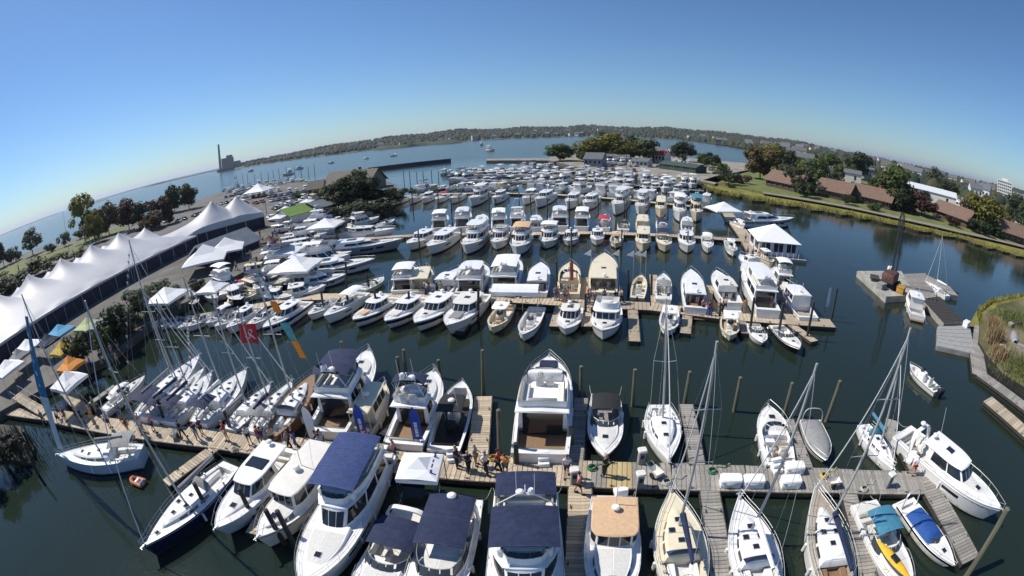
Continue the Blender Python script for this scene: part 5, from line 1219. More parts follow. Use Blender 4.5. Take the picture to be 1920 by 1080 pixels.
def clutter():
    def hose(px, py, label, m):
        q = P(px, py, .57); t = thing('hose_coil', label, 'hose', (q.x, q.y, .57)); pts = []
        for k in range(40): a = k*.7; r_ = .34-.003*k; pts.append((r_*math.cos(a), r_*math.sin(a), .03+.004*k+.01*math.sin(a*3)))
        pts += [(.6, .3, .03), (1.0, .1, .03), (1.3, .35, .03)]; MB().tube(pts, .03, 5).build('hose', m, t)
        MB().tube([(1.3, .35, .03), (1.45, .4, .03)], .045, 6).build('nozzle', steel, t)
    gh, yh = mat('green hose', (.03, .16, .07), .6), mat('yellow hose', (.5, .38, .04), .6)
    for px, py, lb, m in ((1110, 878, 'green coiled hose on the dock near the shaded pier head', gh), (1250, 905, 'white coiled hose ahead of the cream sailing boat', rope), (1335, 884, 'green coiled hose at the foot of the grey pier', gh), (1545, 893, 'yellow coiled hose at the covered boat bow', yh), (1620, 918, 'white coiled hose at the sloop with teal cover', rope), (925, 860, 'yellow coiled rope by the inflatable boat pier', yh), (985, 895, 'green coiled hose astern of the open topped yacht', gh), (440, 845, 'white coiled hose by the navy hulled boat', rope), (630, 868, 'green coiled hose behind the blue canopied yacht', gh)): hose(px, py, lb, m)
    def steps(px, py, rz, label):
        q = P(px, py, .57); t = thing('boarding_steps', label, 'steps', (q.x, q.y, .56), rz)
        for k in range(3): MB().pad(-.35, .35, k*.28, k*.28+.3, 0, .25*(k+1), .03).build('step', white, t)
    for px, py, rz, lb in ((1020, 876, 0, 'white boarding steps astern of the open topped yacht'), (850, 868, .2, 'white boarding steps at the inflatable tender stern'), (1700, 868, -1.2, 'white boarding steps beside the long express cruiser'), (1460, 888, 0, 'white boarding steps at the grey sunpad cruiser stern'), (1160, 918, PI, 'white boarding steps astern of the tan canopy cruiser'), (975, 900, PI, 'white boarding steps astern of the two canopy yacht')): steps(px, py, rz, lb)
    def cart(px, py, rz, label):
        q = P(px, py, .57); t = thing('dock_cart', label, 'cart', (q.x, q.y, .56), rz); t.scale = (.75, .75, .75); mb = MB(); mb.loft([[(-.32, -.5, .3), (.32, -.5, .3), (.32, .4, .3), (-.32, .4, .3)], [(-.4, -.62, .75), (.4, -.62, .75), (.4, .6, .75), (-.4, .6, .75)]], 0, True, True, False); mb.loft([[(-.38, -.6, .74), (.38, -.6, .74), (.38, .58, .74), (-.38, .58, .74)][::-1], [(-.3, -.48, .33), (.3, -.48, .33), (.3, .38, .33), (-.3, .38, .33)][::-1]], 0, True, False, True); mb.build('tub', offwhite, t)
        for x in (-.4, .4): MB().tube([(x-.03, 0, .28), (x+.03, 0, .28)], .28, 12).build('wheel', black, t)
        MB().tube([(-.3, .55, .72), (-.3, 1.05, .9), (.3, 1.05, .9), (.3, .55, .72)], .02, 4).build('handle', steel, t)
    for px, py, rz, lb in ((1228, 893, .4, 'white dock cart beside the yellow planks'), (640, 862, 1.0, 'white dock cart in the crowd by the blue feather flag'), (1560, 912, 1.4, 'white dock cart ahead of the wooden decked yacht'), (330, 820, .2, 'white dock cart by the second bimini sloop')): cart(px, py, rz, lb)
clutter()
r9 = random.Random(77)
for k in range(12):
    px = r9.uniform(230, 700); f = (px-160)/700; q = P(px, lerp(796, 876, f)+r9.uniform(-6, 8), .56); q.z = .56; tp, bt = r9.choice(list(COL)), r9.choice(['navy', 'khaki', 'black', 'grey', 'blue']); lg = r9.random() < .4
    person(q, r9.uniform(0, 6.28), tp, bt, '%s shirted visitor in %s %s strolling the left half of main dock' % (tp, bt, 'trousers' if lg else 'shorts'), 'visitors on the left half of the main dock', lg, h=r9.uniform(.93, 1.05), near=True)
# ------------------------------------------------------------------ second, third and fourth docks
NEARLOG = False
ORD = ['first', 'second', 'third', 'fourth', 'fifth', 'sixth', 'seventh', 'eighth', 'ninth', 'tenth', 'eleventh', 'twelfth', 'thirteenth', 'fourteenth', 'fifteenth', 'sixteenth', 'seventeenth', 'eighteenth', 'nineteenth', 'twentieth']
def line(pts, wd, label, wm, grp, boards=False, pitch=.45, z=.55):
    for i in range(len(pts)-1): dock(P(*pts[i], z), P(*pts[i+1], z), wd, label[i] if isinstance(label, list) else label, z=z+(.004 if i % 2 else 0), boards=boards, pitch=pitch, wm=wm, group=grp)
line([(560, 556), (690, 556), (830, 556), (960, 560), (1090, 568), (1220, 574), (1350, 590), (1470, 600), (1562, 606)], 2.4,
     ['second dock boards at the western end behind the row of runabouts', 'second dock boards left of the white hardtop cruisers', 'yellowish second dock boards astern of the wide flybridge boats', 'second dock boards under the long white awning', 'second dock boards by the red flagged cream boat', 'second dock boards by the grey canopied boat', 'second dock boards at the junction with the eastern walkway', 'second dock boards at its far right end'], wood, 'sections of the second dock')
for a, b, lb in (((1050, 575), (1040, 612), 'finger pier left of the small white two hulled cruiser'), ((1098, 572), (1100, 612), 'finger pier right of the small white hardtop boat'), ((1186, 575), (1190, 640), 'thin finger pier beside an empty slip of the second dock'), ((1290, 585), (1285, 625), 'finger pier right of the small grey dinghy'),
               ((1385, 592), (1400, 625), 'finger pier between two open boats at walkway end'), ((1475, 602), (1528, 640), 'yellow finger pier beside the black hulled boat'), ((1230, 572), (1225, 515), 'finger pier right of the small open tan boat'), ((1325, 585), (1330, 535), 'tan finger pier left of the cruiser with dark hatch windows'), ((1094, 566), (1095, 520), 'pier between the red flag boat and big cream cruiser'),
               ((895, 556), (903, 500), 'pier right of the grey flybridge boat'), ((860, 620), (905, 560), 'pier between two white cruisers with dark windscreens'), ((1455, 598), (1445, 545), 'pier right of the large flybridge yacht at second dock end')):
    dock(P(*a, .5), P(*b, .5), 1.1, lb, z=.5, boards=False, wm=wood, group='fingers of the second dock')
line([(1470, 600), (1448, 548), (1425, 490), (1395, 440), (1368, 405), (1352, 380)], 3.0, ['eastern walkway boards nearest to second dock', 'eastern walkway boards beside the beige console boat', 'eastern walkway boards left of the square white marquee float', 'eastern walkway boards behind the square white marquee float', 'eastern walkway boards at the far small white tent'], wood, 'sections of the eastern walkway')
line([(600, 452), (700, 446), (800, 440), (900, 438), (1000, 438), (1100, 436), (1230, 440), (1390, 450)], 2.2, ['third dock boards behind the big silver yacht', 'third dock boards left of the tuna tower boat', 'third dock boards astern of white flybridge yachts', 'third dock boards by tan topped flybridge boat', 'third dock boards left of the red canopy boat', 'third dock boards by the cream cabin boats', 'third dock boards at the walkway end'], wood, 'sections of the third dock', pitch=.6)
line([(770, 365), (900, 362), (1030, 364), (1150, 372), (1250, 382), (1350, 392)], 2.2, ['fourth dock boards at the rocks end', 'fourth dock boards behind the larger flybridge yacht', 'fourth dock boards behind the sleek white cruisers', 'fourth dock boards behind three tiered yacht', 'fourth dock boards at the walkway end by teal top'], wood, 'sections of the fourth dock', pitch=.8)
line([(850, 335), (960, 338), (1080, 341), (1200, 348), (1320, 358)], 2.2, ['far basin dock boards at the open bay end', 'far basin dock boards in the middle left', 'far basin dock boards below the blue grey building', 'far basin dock boards nearest the marsh'], woodg, 'sections of the far basin dock', pitch=1)
line([(300, 606), (400, 588), (500, 570), (560, 556)], 2.0, ['western quay boards at the pointed white boat', 'western quay boards behind the white cuddy boats', 'western quay boards next to the second dock'], wood, 'sections of the western quay', pitch=.6)
line([(560, 556), (575, 500), (600, 452)], 2.4, ['connecting walkway boards by the large white yacht', 'connecting walkway boards by the silver grey yacht'], wood, 'sections of the connecting walkway', pitch=.6)
# (kind, stern, bow, beam, options, words on its looks)
EX = dict(f=express, n='express_cruiser'); FB = dict(f=flybridge, n='flybridge_yacht'); CC = dict(f=console_boat, n='center_console'); BR = dict(f=bowrider, n='bowrider'); DE = dict(f=downeast, n='motor_cruiser'); SY = dict(f=sportyacht, n='sport_yacht')
def row(lst, place, grp, z=1.0, s=.85, det=1):
    for i, (K, st, bw, B, o, wds) in enumerate(lst):
        s_ = s*(.71 if K is FB else .88)
        boat(K['f'], K['n'], 'motor boat', '%s, %s from left, %s' % (wds, ORD[i], place), st, bw, B, group=grp, z=z, s=s_, det=det, **o)
row([(EX, (628, 556), (578, 591), 2.1, dict(roof='soft'), 'small white open boat'), (EX, (682, 548), (608, 599), 2.4, dict(roof='white'), 'white cruiser with striped foredeck'), (EX, (738, 556), (662, 604), 2.8, dict(roof='hard', stripe=True, pad=tan), 'dark striped cruiser with rounded hardtop'), (EX, (795, 556), (722, 607), 2.9, dict(roof='hard', stripe=True, pad=nonskid), 'white cruiser with wide dark windscreen'),
     (EX, (852, 552), (778, 613), 3.2, dict(roof='hard', stripe=True), 'white cruiser with broad white hardtop'), (EX, (902, 552), (838, 620), 3.3, dict(roof='hard', roofm=offwhite, pad=greyc, hc='off'), 'cruiser with grey sunpad and cream hardtop'), (CC, (952, 566), (922, 615), 2.3, dict(hc='cream', top='white', cush=tanv), 'cream open console boat'), (CC, (1008, 572), (980, 630), 2.2, dict(top=None, n_out=2, cush=vinyl), 'white outboard boat with open tan deck'),
     (EX, (1075, 572), (1060, 618), 2.6, dict(roof='hard', roofm=offwhite), 'short white cruiser with dark side windows'), (DE, (1143, 572), (1130, 626), 3.3, dict(aftroof=False, fb=True, foot=boot), 'white cruiser with three pane windscreen'), (CC, (1258, 575), (1252, 620), 2.2, dict(top='white', n_out=2), 'white console boat with square top'), (CC, (1368, 586), (1370, 628), 2.2, dict(hc='cream', top='white', sole=tanv, n_out=1), 'cream console boat with tan deck'),
     (BR, (1412, 600), (1432, 637), 2.0, dict(), 'white bowrider with blue interior'), (BR, (1456, 604), (1500, 652), 2.3, dict(hc='black'), 'black hulled bowrider with white deck')], 'second dock near side, bow out', 'boats on the near side of the second dock')
boat(dinghy, 'inflatable_dinghy', 'dinghy', 'small grey inflatable moored by a finger of the second dock', (1278, 590), (1283, 618), 1.5, z=.3)
row([(BR, (675, 538), (719, 516), 2.4, dict(hc='green'), 'pale green hulled open boat'), (FB, (752, 545), (775, 505), 3.2, dict(top='white', mastx=False), 'white flybridge boat with white top'), (DE, (785, 545), (800, 505), 2.9, dict(hc='cream'), 'cream boat with pink awning'), (EX, (822, 552), (860, 508), 3.1, dict(roof='hard'), 'white hardtop cruiser with radar'), (FB, (876, 550), (905, 502), 3.6, dict(top=None, hard=True, mastx=True), 'tall flybridge yacht with grey side'),
     (FB, (942, 550), (964, 492), 3.7, dict(top='white', tower=False), 'tall white topped flybridge yacht'), (EX, (1006, 552), (1014, 500), 3.0, dict(roof='long'), 'white long roofed cruiser'), (EX, (1066, 554), (1069, 500), 3.0, dict(hc='cream', roof='soft', sole=teak), 'cream open boat flying a red flag'), (EX, (1130, 556), (1133, 488), 3.9, dict(hc='cream', roof='long', roofm=cream, foot=bootred), 'big cream roofed cruiser'), (CC, (1195, 555), (1202, 517), 2.0, dict(hc='cream', top=None, n_out=1), 'small open tan boat'),
     (BR, (1244, 560), (1244, 515), 2.2, dict(top='grey'), 'boat under grey canvas hood'), (EX, (1304, 582), (1294, 516), 3.1, dict(roof='long', sole=teak), 'white cruiser with wide open stern'), (EX, (1374, 570), (1342, 515), 3.0, dict(roof='hard', roofm=offwhite), 'white coupe cruiser with dark hatch windows'), (FB, (1440, 590), (1395, 505), 3.4, dict(top=None, hard=True), 'biggest flybridge yacht'), (DE, (1517, 595), (1468, 536), 3.2, dict(aftroof=False), 'white cabin boat with open stern')], 'second dock far side, stern in', 'boats on the far side of the second dock')
row([(EX, (308, 592), (250, 621), 1.9, dict(roof='soft'), 'pointed white boat'), (BR, (338, 588), (297, 610), 1.8, dict(), 'low white boat'), (BR, (358, 586), (318, 609), 1.8, dict(), 'low white boat'), (BR, (370, 588), (332, 612), 1.7, dict(), 'low white boat'), (EX, (405, 582), (347, 613), 2.1, dict(roof='soft'), 'white cuddy boat'), (EX, (437, 578), (385, 605), 1.9, dict(roof='white'), 'white cuddy boat with top'), (EX, (455, 580), (402, 612), 2.0, dict(roof='soft'), 'white cuddy boat'),
     (EX, (485, 574), (425, 618), 2.3, dict(roof='hard'), 'white hardtop boat'), (EX, (525, 572), (462, 614), 2.3, dict(roof='soft'), 'white cruiser behind the red flag'), (EX, (575, 565), (494, 621), 2.7, dict(roof='hard', hc='white', stripe=True), 'dark sided white cruiser by orange banner')], 'western quay, bow out', 'boats along the western quay')
row([(SY, (615, 470), (758, 456), 4.4, dict(hc='grey'), 'long silver grey yacht with flat dark windows'), (SY, (570, 508), (704, 492), 4.6, dict(), 'large white yacht with people in its cockpit'), (SY, (560, 530), (650, 516), 3.6, dict(), 'white yacht with grey coupe roof'), (EX, (520, 552), (612, 536), 3.2, dict(roof='hard'), 'white hardtop cruiser'), (EX, (490, 525), (556, 512), 3.0, dict(roof='hard'), 'white hardtop cruiser partly hidden'), (EX, (640, 440), (742, 435), 3.4, dict(roof='hard'), 'white cruiser with pink cockpit crowd'),
     (SY, (560, 488), (640, 474), 3.6, dict(roofm=whitec), 'white yacht under pale awning'), (EX, (470, 548), (530, 536), 2.8, dict(roof='long'), 'white boat by the teal banner'), (FB, (655, 420), (712, 408), 3.3, dict(top=None, hard=True), 'white flybridge boat near the dark trees'), (EX, (610, 418), (660, 408), 2.8, dict(roof='long'), 'white long roofed boat near shore'), (EX, (700, 425), (740, 412), 2.5, dict(roof='soft'), 'white open boat'), (EX, (425, 560), (490, 545), 2.6, dict(roof='soft', hc='cream'), 'cream cruiser on the quay'), (EX, (440, 540), (470, 525), 2.2, dict(roof='red'), 'boat with red canvas')], 'counting boats at connecting walkway', 'boats broadside at the connecting walkway')
row([(EX, (815, 436), (764, 464), 3.5, dict(roof='hard'), 'white express cruiser'), (EX, (852, 438), (803, 472), 3.6, dict(roof='long'), 'white cruiser with swept cabin'), (FB, (905, 436), (872, 471), 3.8, dict(top=None, hard=True), 'white hardtop flybridge yacht'), (FB, (943, 436), (930, 461), 3.2, dict(top=None, mastx=False), 'low white flybridge boat'), (FB, (985, 440), (968, 473), 3.5, dict(top='tan'), 'flybridge boat with tan enclosure'), (FB, (1035, 436), (1022, 459), 3.4, dict(top='white'), 'flybridge boat with white top'), (EX, (1075, 436), (1065, 454), 2.8, dict(roof='hard'), 'white hardtop boat'),
     (EX, (1122, 434), (1118, 453), 2.6, dict(roof='hard'), 'short white hardtop boat'), (CC, (1158, 438), (1154, 458), 2.4, dict(hc='cream', top='tan'), 'cream console boat'), (DE, (1207, 438), (1205, 465), 2.9, dict(hc='cream', aftroof=True), 'cream cabin boat'), (EX, (1241, 440), (1248, 466), 2.9, dict(hc='cream', roof='navy'), 'cream boat with navy top'), (EX, (1285, 440), (1290, 468), 3.2, dict(roof='hard'), 'white cruiser with wide dark windscreen'), (BR, (1325, 442), (1328, 469), 2.3, dict(top='white'), 'white boat with high top'), (CC, (1366, 450), (1376, 474), 2.2, dict(top='white'), 'white console boat at the walkway')], 'third dock near side, bow out', 'boats on the near side of the third dock', s=.9)
row([(FB, (822, 430), (832, 408), 3.4, dict(top='white', mastx=False), 'white flybridge boat'), (FB, (866, 430), (874, 404), 3.5, dict(top=None, hard=True), 'white flybridge boat with hardtop'), (EX, (900, 430), (906, 408), 3.0, dict(roof='long'), 'white long roofed boat'), (FB, (935, 430), (938, 406), 3.3, dict(top='white'), 'white topped flybridge boat'), (FB, (970, 430), (972, 403), 3.3, dict(top=None, tower=True), 'sportfishing boat with tall tower'), (EX, (1004, 428), (1006, 408), 2.8, dict(roof='long'), 'white boat with maroon inside'),
     (FB, (1050, 428), (1050, 402), 3.6, dict(top=None, hard=True), 'tall white hardtop yacht'), (FB, (1090, 428), (1095, 404), 3.2, dict(top='white', mastx=False), 'white top boat'), (EX, (1132, 430), (1134, 408), 2.8, dict(roof='red', hc='white'), 'boat with bright red canopy'), (BR, (1168, 430), (1170, 414), 2.6, dict(top='black'), 'boat with black hooped canopy'), (DE, (1204, 432), (1206, 410), 2.9, dict(hc='cream'), 'cream cabin boat'), (EX, (1242, 434), (1240, 414), 2.6, dict(roof='navy'), 'boat with navy canopy'), (EX, (1288, 434), (1288, 412), 2.8, dict(roof='hard'), 'white hardtop boat')], 'third dock far side, stern in', 'boats on the far side of the third dock', s=.9)
row([(BR, (766, 368), (740, 380), 3.0, dict(), 'low white boat'), (EX, (790, 366), (768, 379), 3.0, dict(roof='soft'), 'low white boat'), (EX, (812, 366), (792, 378), 3.0, dict(roof='hard'), 'white hardtop boat'), (BR, (838, 365), (818, 378), 3.0, dict(top='red'), 'boat with red canvas'), (EX, (868, 365), (845, 378), 3.2, dict(roof='soft'), 'white boat'), (FB, (912, 364), (882, 384), 3.9, dict(top=None, hard=True), 'larger white flybridge yacht'), (EX, (948, 364), (925, 379), 3.1, dict(roof='hard'), 'white hardtop boat'), (EX, (1002, 365), (982, 380), 3.0, dict(roof='white'), 'white topped boat'), (EX, (1036, 366), (1005, 386), 3.6, dict(roof='hard'), 'sleek white cruiser'),
     (EX, (1085, 370), (1063, 389), 3.4, dict(roof='hard'), 'sleek white cruiser'), (EX, (1118, 372), (1096, 391), 3.4, dict(roof='hard'), 'sleek white cruiser'), (FB, (1173, 374), (1152, 400), 3.7, dict(top=None, hard=True), 'three tiered flybridge yacht'), (FB, (1210, 378), (1197, 400), 3.3, dict(top=None, hard=True), 'white flybridge yacht'), (DE, (1240, 382), (1238, 404), 3.0, dict(hc='cream'), 'cream cabin boat'), (FB, (1274, 386), (1274, 412), 3.4, dict(top='white'), 'boat with wide white top'), (FB, (1306, 388), (1305, 412), 3.4, dict(top='teal', hc='cream'), 'cream hulled boat with teal top')], 'fourth dock near side, bow out', 'boats on the near side of the fourth dock', s=1.0)
boat(sportyacht, 'motor_yacht', 'motor boat', 'large white raised yacht alone at the far right end of the walkway', (1384, 412), (1488, 414), 5.0, s=1.0, z=1.5)
boat(console_boat, 'center_console', 'motor boat', 'white open boat between far small tent and the raised yacht', (1366, 408), (1396, 426), 2.6, top=None)
boat(express, 'motor_cruiser', 'motor boat', 'white cruiser on the walkway above the biggest flybridge yacht', (1425, 500), (1388, 478), 2.9, roof='hard')
boat(console_boat, 'center_console', 'motor boat', 'cream open boat at the near foot of the marquee float', (1422, 470), (1450, 492), 2.3, hc='cream', top='white')
boat(flybridge, 'flybridge_yacht', 'motor boat', 'white high topped boat right of the walkway above cabin boat', (1472, 540), (1452, 506), 2.8, top='white', mastx=False)
# packed far basin: small copies of six kinds
FARP = []
def farproto(kind, L, B, **k):
    t = thing('motor_boat', 'white motor boat packed among others in the far basin under the sea wall', 'motor boat', (0, 0, 0), 0, 'boats packed in the far basin'); kind(t, L, B, det=0, **k)
    for o in list(t.children):                                  # too small to show: fittings go
        if o.name.split('.')[0] in ('bow_rail', 'rub_rail', 'steering_wheel', 'hatch', 'helm_console', 'seat', 'canopy_frame', 'swim_platform', 'hull_window', 'port_light', 'antenna', 'windshield_frame', 'wind_screen', 'console', 'bow_cushion', 'leaning_post', 'saloon_door'): bpy.data.objects.remove(o)
    FARP.append((t, L)); return t
farproto(express, 10, 3.4, roof='hard'); farproto(express, 9, 3.1, roof='white'); farproto(flybridge, 12, 4.0, top=None, hard=True, mastx=False); farproto(flybridge, 12, 4.0, top='white', mastx=False); farproto(downeast, 10, 3.3); farproto(express, 9, 3.1, roof='navy'); farproto(downeast, 9, 3.2, hc='cream'); farproto(flybridge, 13, 4.2, top='navy'); farproto(express, 10, 3.3, roof='long', hc='navy'); farproto(express, 9, 3.0, roof='hard', hc='grey'); farproto(downeast, 9, 3.0, hc='green', canv=None)
r3 = random.Random(11); first = set(); FL = 'white motor boat packed into the far basin under the sea wall'; FD = ['white hardtop cruiser', 'white topped open cruiser', 'hardtop flybridge boat', 'white canopied flybridge boat', 'white cabin boat', 'cruiser with navy canopy', 'cream cabin boat', 'navy canopied flybridge boat', 'navy hulled cruiser', 'grey hulled cruiser', 'pale green cabin boat']; FG = 'boats packed in the far basin'
def far_boat(p, rz, sc, k, z=0, label=None, grp=None):
    t, L = FARP[k]
    if k in first: t = copy_tree(t)
    first.add(k); t.location = (p.x, p.y, z); t.rotation_euler = (0, 0, rz); t.scale = (sc, sc, sc)
    t['label'] = FD[k]+' '+(label or FL).replace('white motor boat ', '').replace('small boat ', ''); t['group'] = grp if label else FG
    if t['group'] is None: del t['group']
    return t
def rank(pts, step, away, jitter, label=None, grp=None, skip=.04, sc=.95):
    for i in range(len(pts)-1):
        a, b = P(*pts[i]), P(*pts[i+1]); L = (b-a).length; n = max(1, int(L/step)); d = (b-a).normalized(); nn = Vector((-d.y, d.x, 0))
        for k in range(n):
            if r3.random() < skip: continue
            p = a+d*(step*(k+.5)+r3.uniform(-.4, .4))+nn*r3.uniform(-jitter, jitter); far_boat(p, heading(Vector((0, 0, 0)), nn*(1 if away else -1))+r3.uniform(-.12, .12), sc*r3.uniform(.75, 1.1), r3.randrange(len(FARP)), 0, label, grp)
rank([(775, 358), (900, 355), (1030, 357), (1150, 365), (1250, 374), (1340, 384)], 3.7, True, .8, 'white motor boat stern on to the far side of fourth dock', 'boats on the far side of the fourth dock')
rank([(850, 341), (960, 344), (1080, 347), (1200, 355), (1310, 365)], 3.7, False, .8)
rank([(828, 327), (870, 325), (960, 327), (1080, 331), (1200, 337), (1320, 346)], 3.7, True, 1.2)
rank([(840, 332), (960, 333), (1080, 337), (1200, 343), (1310, 352)], 3.9, False, 1); rank([(960, 322), (1060, 324), (1180, 331)], 4.2, False, 2); rank([(980, 315), (1050, 317)], 5, True, 2, skip=.3)
lb2, g2 = 'white motor boat crowded into the western landing below the pavilion', 'boats crowded at the western landing'
rank([(430, 570), (500, 545), (545, 512), (570, 478), (590, 445), (625, 418)], 3.3, False, .6, lb2, g2, .05, .85)
rank([(395, 566), (470, 530), (515, 495), (545, 462), (580, 430)], 3.3, False, .6, lb2, g2, .1, .8)
rank([(470, 556), (530, 530), (560, 500)], 3.3, False, .6, lb2, g2, .1, .8); rank([(505, 572), (560, 545), (600, 515), (640, 470)], 3.4, False, .6, lb2, g2, .1, .8); rank([(350, 578), (420, 556), (460, 540)], 3.2, False, .6, lb2, g2, .1, .7); rank([(600, 425), (650, 412), (690, 402)], 3.6, False, .6, lb2, g2, .1, .85)
lb = 'white motor boat in the marina beyond the western tents'; gr = 'boats in the marina beyond the western tents'
rank([(430, 364), (480, 356), (540, 347), (590, 342)], 5.5, True, 3, lb, gr, .1); rank([(450, 357), (520, 348), (570, 342)], 6.5, False, 3, lb, gr, .15); rank([(400, 362), (470, 349), (560, 337)], 7.5, True, 3, lb, gr, .2)
# boats lying on the open water
def lone(px, py, k, sc, label, rz, grp=None): far_boat(P(px, py), rz, sc, k, 0, label, grp)
for i, (px, py) in enumerate(((686, 298), (738, 293), (902, 273), (920, 283), (562, 317), (622, 306), (440, 334), (540, 328), (470, 322))): lone(px, py, i % 5, 1.1 if py > 290 else 1.2, 'small boat moored out on the open bay', .9+i, 'boats moored on the open bay')
# pilings along the docks
def pilerow(pts, step, h, label, grp, off=0, m=None, r=.15):
    for i in range(len(pts)-1):
        a, b = P(*pts[i]), P(*pts[i+1]); L = (b-a).length; n = max(1, int(L/step))
        for k in range(n): p = a.lerp(b, (k+r3.uniform(.3, .7))/n); q = p.copy(); q.z = h*r3.uniform(.8, 1.2); pile(p, q, label, r, m or piledark, grp)
PL2 = ['right of the cream topped cruiser', 'behind the small white open boat', 'beside the striped foredeck cruiser', 'beside the dark striped cruiser', 'beside the wide windscreen cruiser', 'right of the pale green hulled boat', 'behind the white awning', 'left of the red flagged boat', 'between red flagged boat and small white cruiser', 'left of the cream tan decked console boat', 'right of the cream tan decked console boat', 'left of the black hulled bowrider', 'at the tip of the yellow finger pier', 'in front of the biggest flybridge yacht', 'standing alone at the far right end', 'right of the small grey inflatable', 'among the flybridge boats behind white cruisers', 'right of the boat with grey canvas hood', 'left of the small open tan boat', 'tall thin one left of the green hulled boat']
for i, q in enumerate(((895, 602, 897, 543), (607, 588, 602, 545), (655, 582, 650, 548), (708, 588, 702, 545), (768, 588, 766, 546), (693, 545, 687, 513), (943, 532, 940, 508), (1046, 545, 1043, 490), (1098, 592, 1098, 550), (1348, 600, 1352, 568), (1406, 625, 1414, 558), (1460, 628, 1469, 568), (1512, 638, 1526, 565), (1383, 552, 1389, 508), (1558, 602, 1570, 540), (1286, 588, 1290, 555), (820, 560, 818, 530), (1222, 560, 1222, 515), (1180, 545, 1178, 505), (650, 552, 648, 490))):
    ppile(*q, 'dark piling of the second dock '+PL2[i], .15, piledark, 'pilings of the second dock')
pilerow([(760, 470), (900, 474), (1000, 476), (1130, 466), (1330, 474)], 7, 3.6, 'dark piling in the water off the third dock slips', 'pilings of the third dock', m=pilem, r=.14)
pilerow([(820, 402), (960, 400), (1100, 402), (1330, 418)], 7, 4.0, 'dark piling between the third and fourth dock slips', 'pilings behind the third dock', r=.14)
pilerow([(745, 388), (900, 390), (1050, 396), (1200, 408)], 7, 4.2, 'piling in open water off the fourth dock slips', 'pilings of the fourth dock', r=.16, m=pilem)
pilerow([(750, 340), (830, 338)], 4, 4.5, 'bare mooring pole in the water by the dark rocks', 'poles by the dark rocks', r=.16)
pilerow([(440, 345), (520, 334), (600, 326)], 9, 8, 'thin pole in the marina beyond the western tents', 'poles in the western marina', r=.2)
# ------------------------------------------------------------------ tents on the show ground
def marquee(name, label, o, u, v, LU, LV, peaks, eave, peakz, base=1.2, shadem=None, nu=96, nv=36, fall=3.2):
    """Pole tent: corner o, long axis u, depth axis v, peaks as (a, b) along those axes."""
    t = thing(name, label, 'tent', (o.x, o.y, base)); top = []
    mb = MB(); rise = 2.4 if LV > 20 else 1.6
    def hgt(a, b):
        e = min(a, LU-a, b, LV-b); h = eave+rise*math.sin(PI/2*min(1, max(0, e)/13.0))+.22*math.cos(2*PI*a/10.7)*max(0, 1-max(0, e)/2.5)
        d, hp = min((math.hypot(a-q[0], b-q[1]), q[2] if len(q) > 2 else 1) for q in peaks); h += hp*(peakz-eave-rise)*(.52*math.exp(-d/(fall*.6))+.48*math.exp(-(d/(fall*1.75))**2)); 
        sag = .0
        return h if e > .01 else eave-.25*abs(math.sin(a*PI/5.3))*0-.0
    def fn(i, j): a, b = i*LU, j*LV; return u*a+v*b+Vector((0, 0, hgt(a, b)))
    mb.sheet(fn, nu, nv, .04); mb.build('roof_cloth', tentw, t)
    cs = [(0, 0), (LU, 0), (LU, LV), (0, LV)]
    for k in range(4):
        (a0, b0), (a1, b1) = cs[k], cs[(k+1) % 4]; p, q = u*a0+v*b0, u*a1+v*b1; up_ = Vector((0, 0, 1)); inn = (u*(LU/2)+v*(LV/2)-(p+q)/2).normalized()*.4
        mb = MB(); A, B_ = p+inn, q+inn; z1 = eave-.35; mb.add([A, B_, B_+up_*z1, A+up_*z1, A+inn*.1, B_+inn*.1, B_+inn*.1+up_*z1, A+inn*.1+up_*z1], [(0, 1, 2, 3), (7, 6, 5, 4), (3, 2, 6, 7)]); mb.build('side_sheet', shadem or tentdark, t, False)  # dark sheet under the eave, added in place of the shaded open side
        mb = MB(); mb.add([p, q, q, p], []); z0, z1 = eave-.4, eave-.0; mb.add([p+up_*z0, q+up_*z0, q+up_*z1, p+up_*z1, p+up_*z0+inn*.08, q+up_*z0+inn*.08, q+up_*z1+inn*.08, p+up_*z1+inn*.08], [(0, 1, 2, 3), (7, 6, 5, 4), (4, 5, 1, 0)]); mb.v = mb.v; mb.build('valance', tentw, t, False)
        n = max(2, int((q-p).length/5.3))
        for i in range(n): s = p.lerp(q, i/n); MB().tube([s, s+up_*(eave-.02)], .06, 6).build('tent_pole', alu, t)
    n = int(LU/5.35)
    for k in range(1, n):
        a = LU*k/n; mb = MB(); mb.loft([[u*(a+da)+v*(LV*j/nv)+Vector((0, 0, hgt(a+da, LV*min(max(j/nv, .001), .999))+.012)) for j in range(nv+1)] for da in (-.05, .05)], 0, closed=False); mb.build('roof_seam', mat('tent seam', (.60, .60, .63), .6), t)
        s = u*a; MB().tube([s+Vector((0, 0, eave)), s-v*2.2+Vector((0, 0, .05))], .02, 4).build('guy_rope', rope, t)
    for a, b, *_ in peaks: s = u*a+v*b; MB().tube([s+Vector((0, 0, hgt(a, b)-.3)), s+Vector((0, 0, hgt(a, b)+.55))], .10, 6, 0, .03).build('peak_finial', tentw, t)
    return t
marquee('pole_marquee', 'long white marquee with two rows of pointed peaks above dark sheets of painted shade', Vector((-78.6, 14, 0)), Vector((-.0, 1, 0)), Vector((-1, 0, 0)), 80, 30, [(12+10.7*k, 16.5) for k in range(7)]+[(12+10.7*k, 25, .6) for k in range(7)], 3.1, 9.3, nu=190, nv=60, fall=3.0)
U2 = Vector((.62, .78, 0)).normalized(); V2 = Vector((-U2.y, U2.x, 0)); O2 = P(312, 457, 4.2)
marquee('pole_marquee', 'large white marquee with two tall peaks beside the long one', O2, U2, V2, 30, 15, [(16.5, 7), (24.5, 7)], 3.4, 10.6, fall=4.2, nu=80, nv=44)
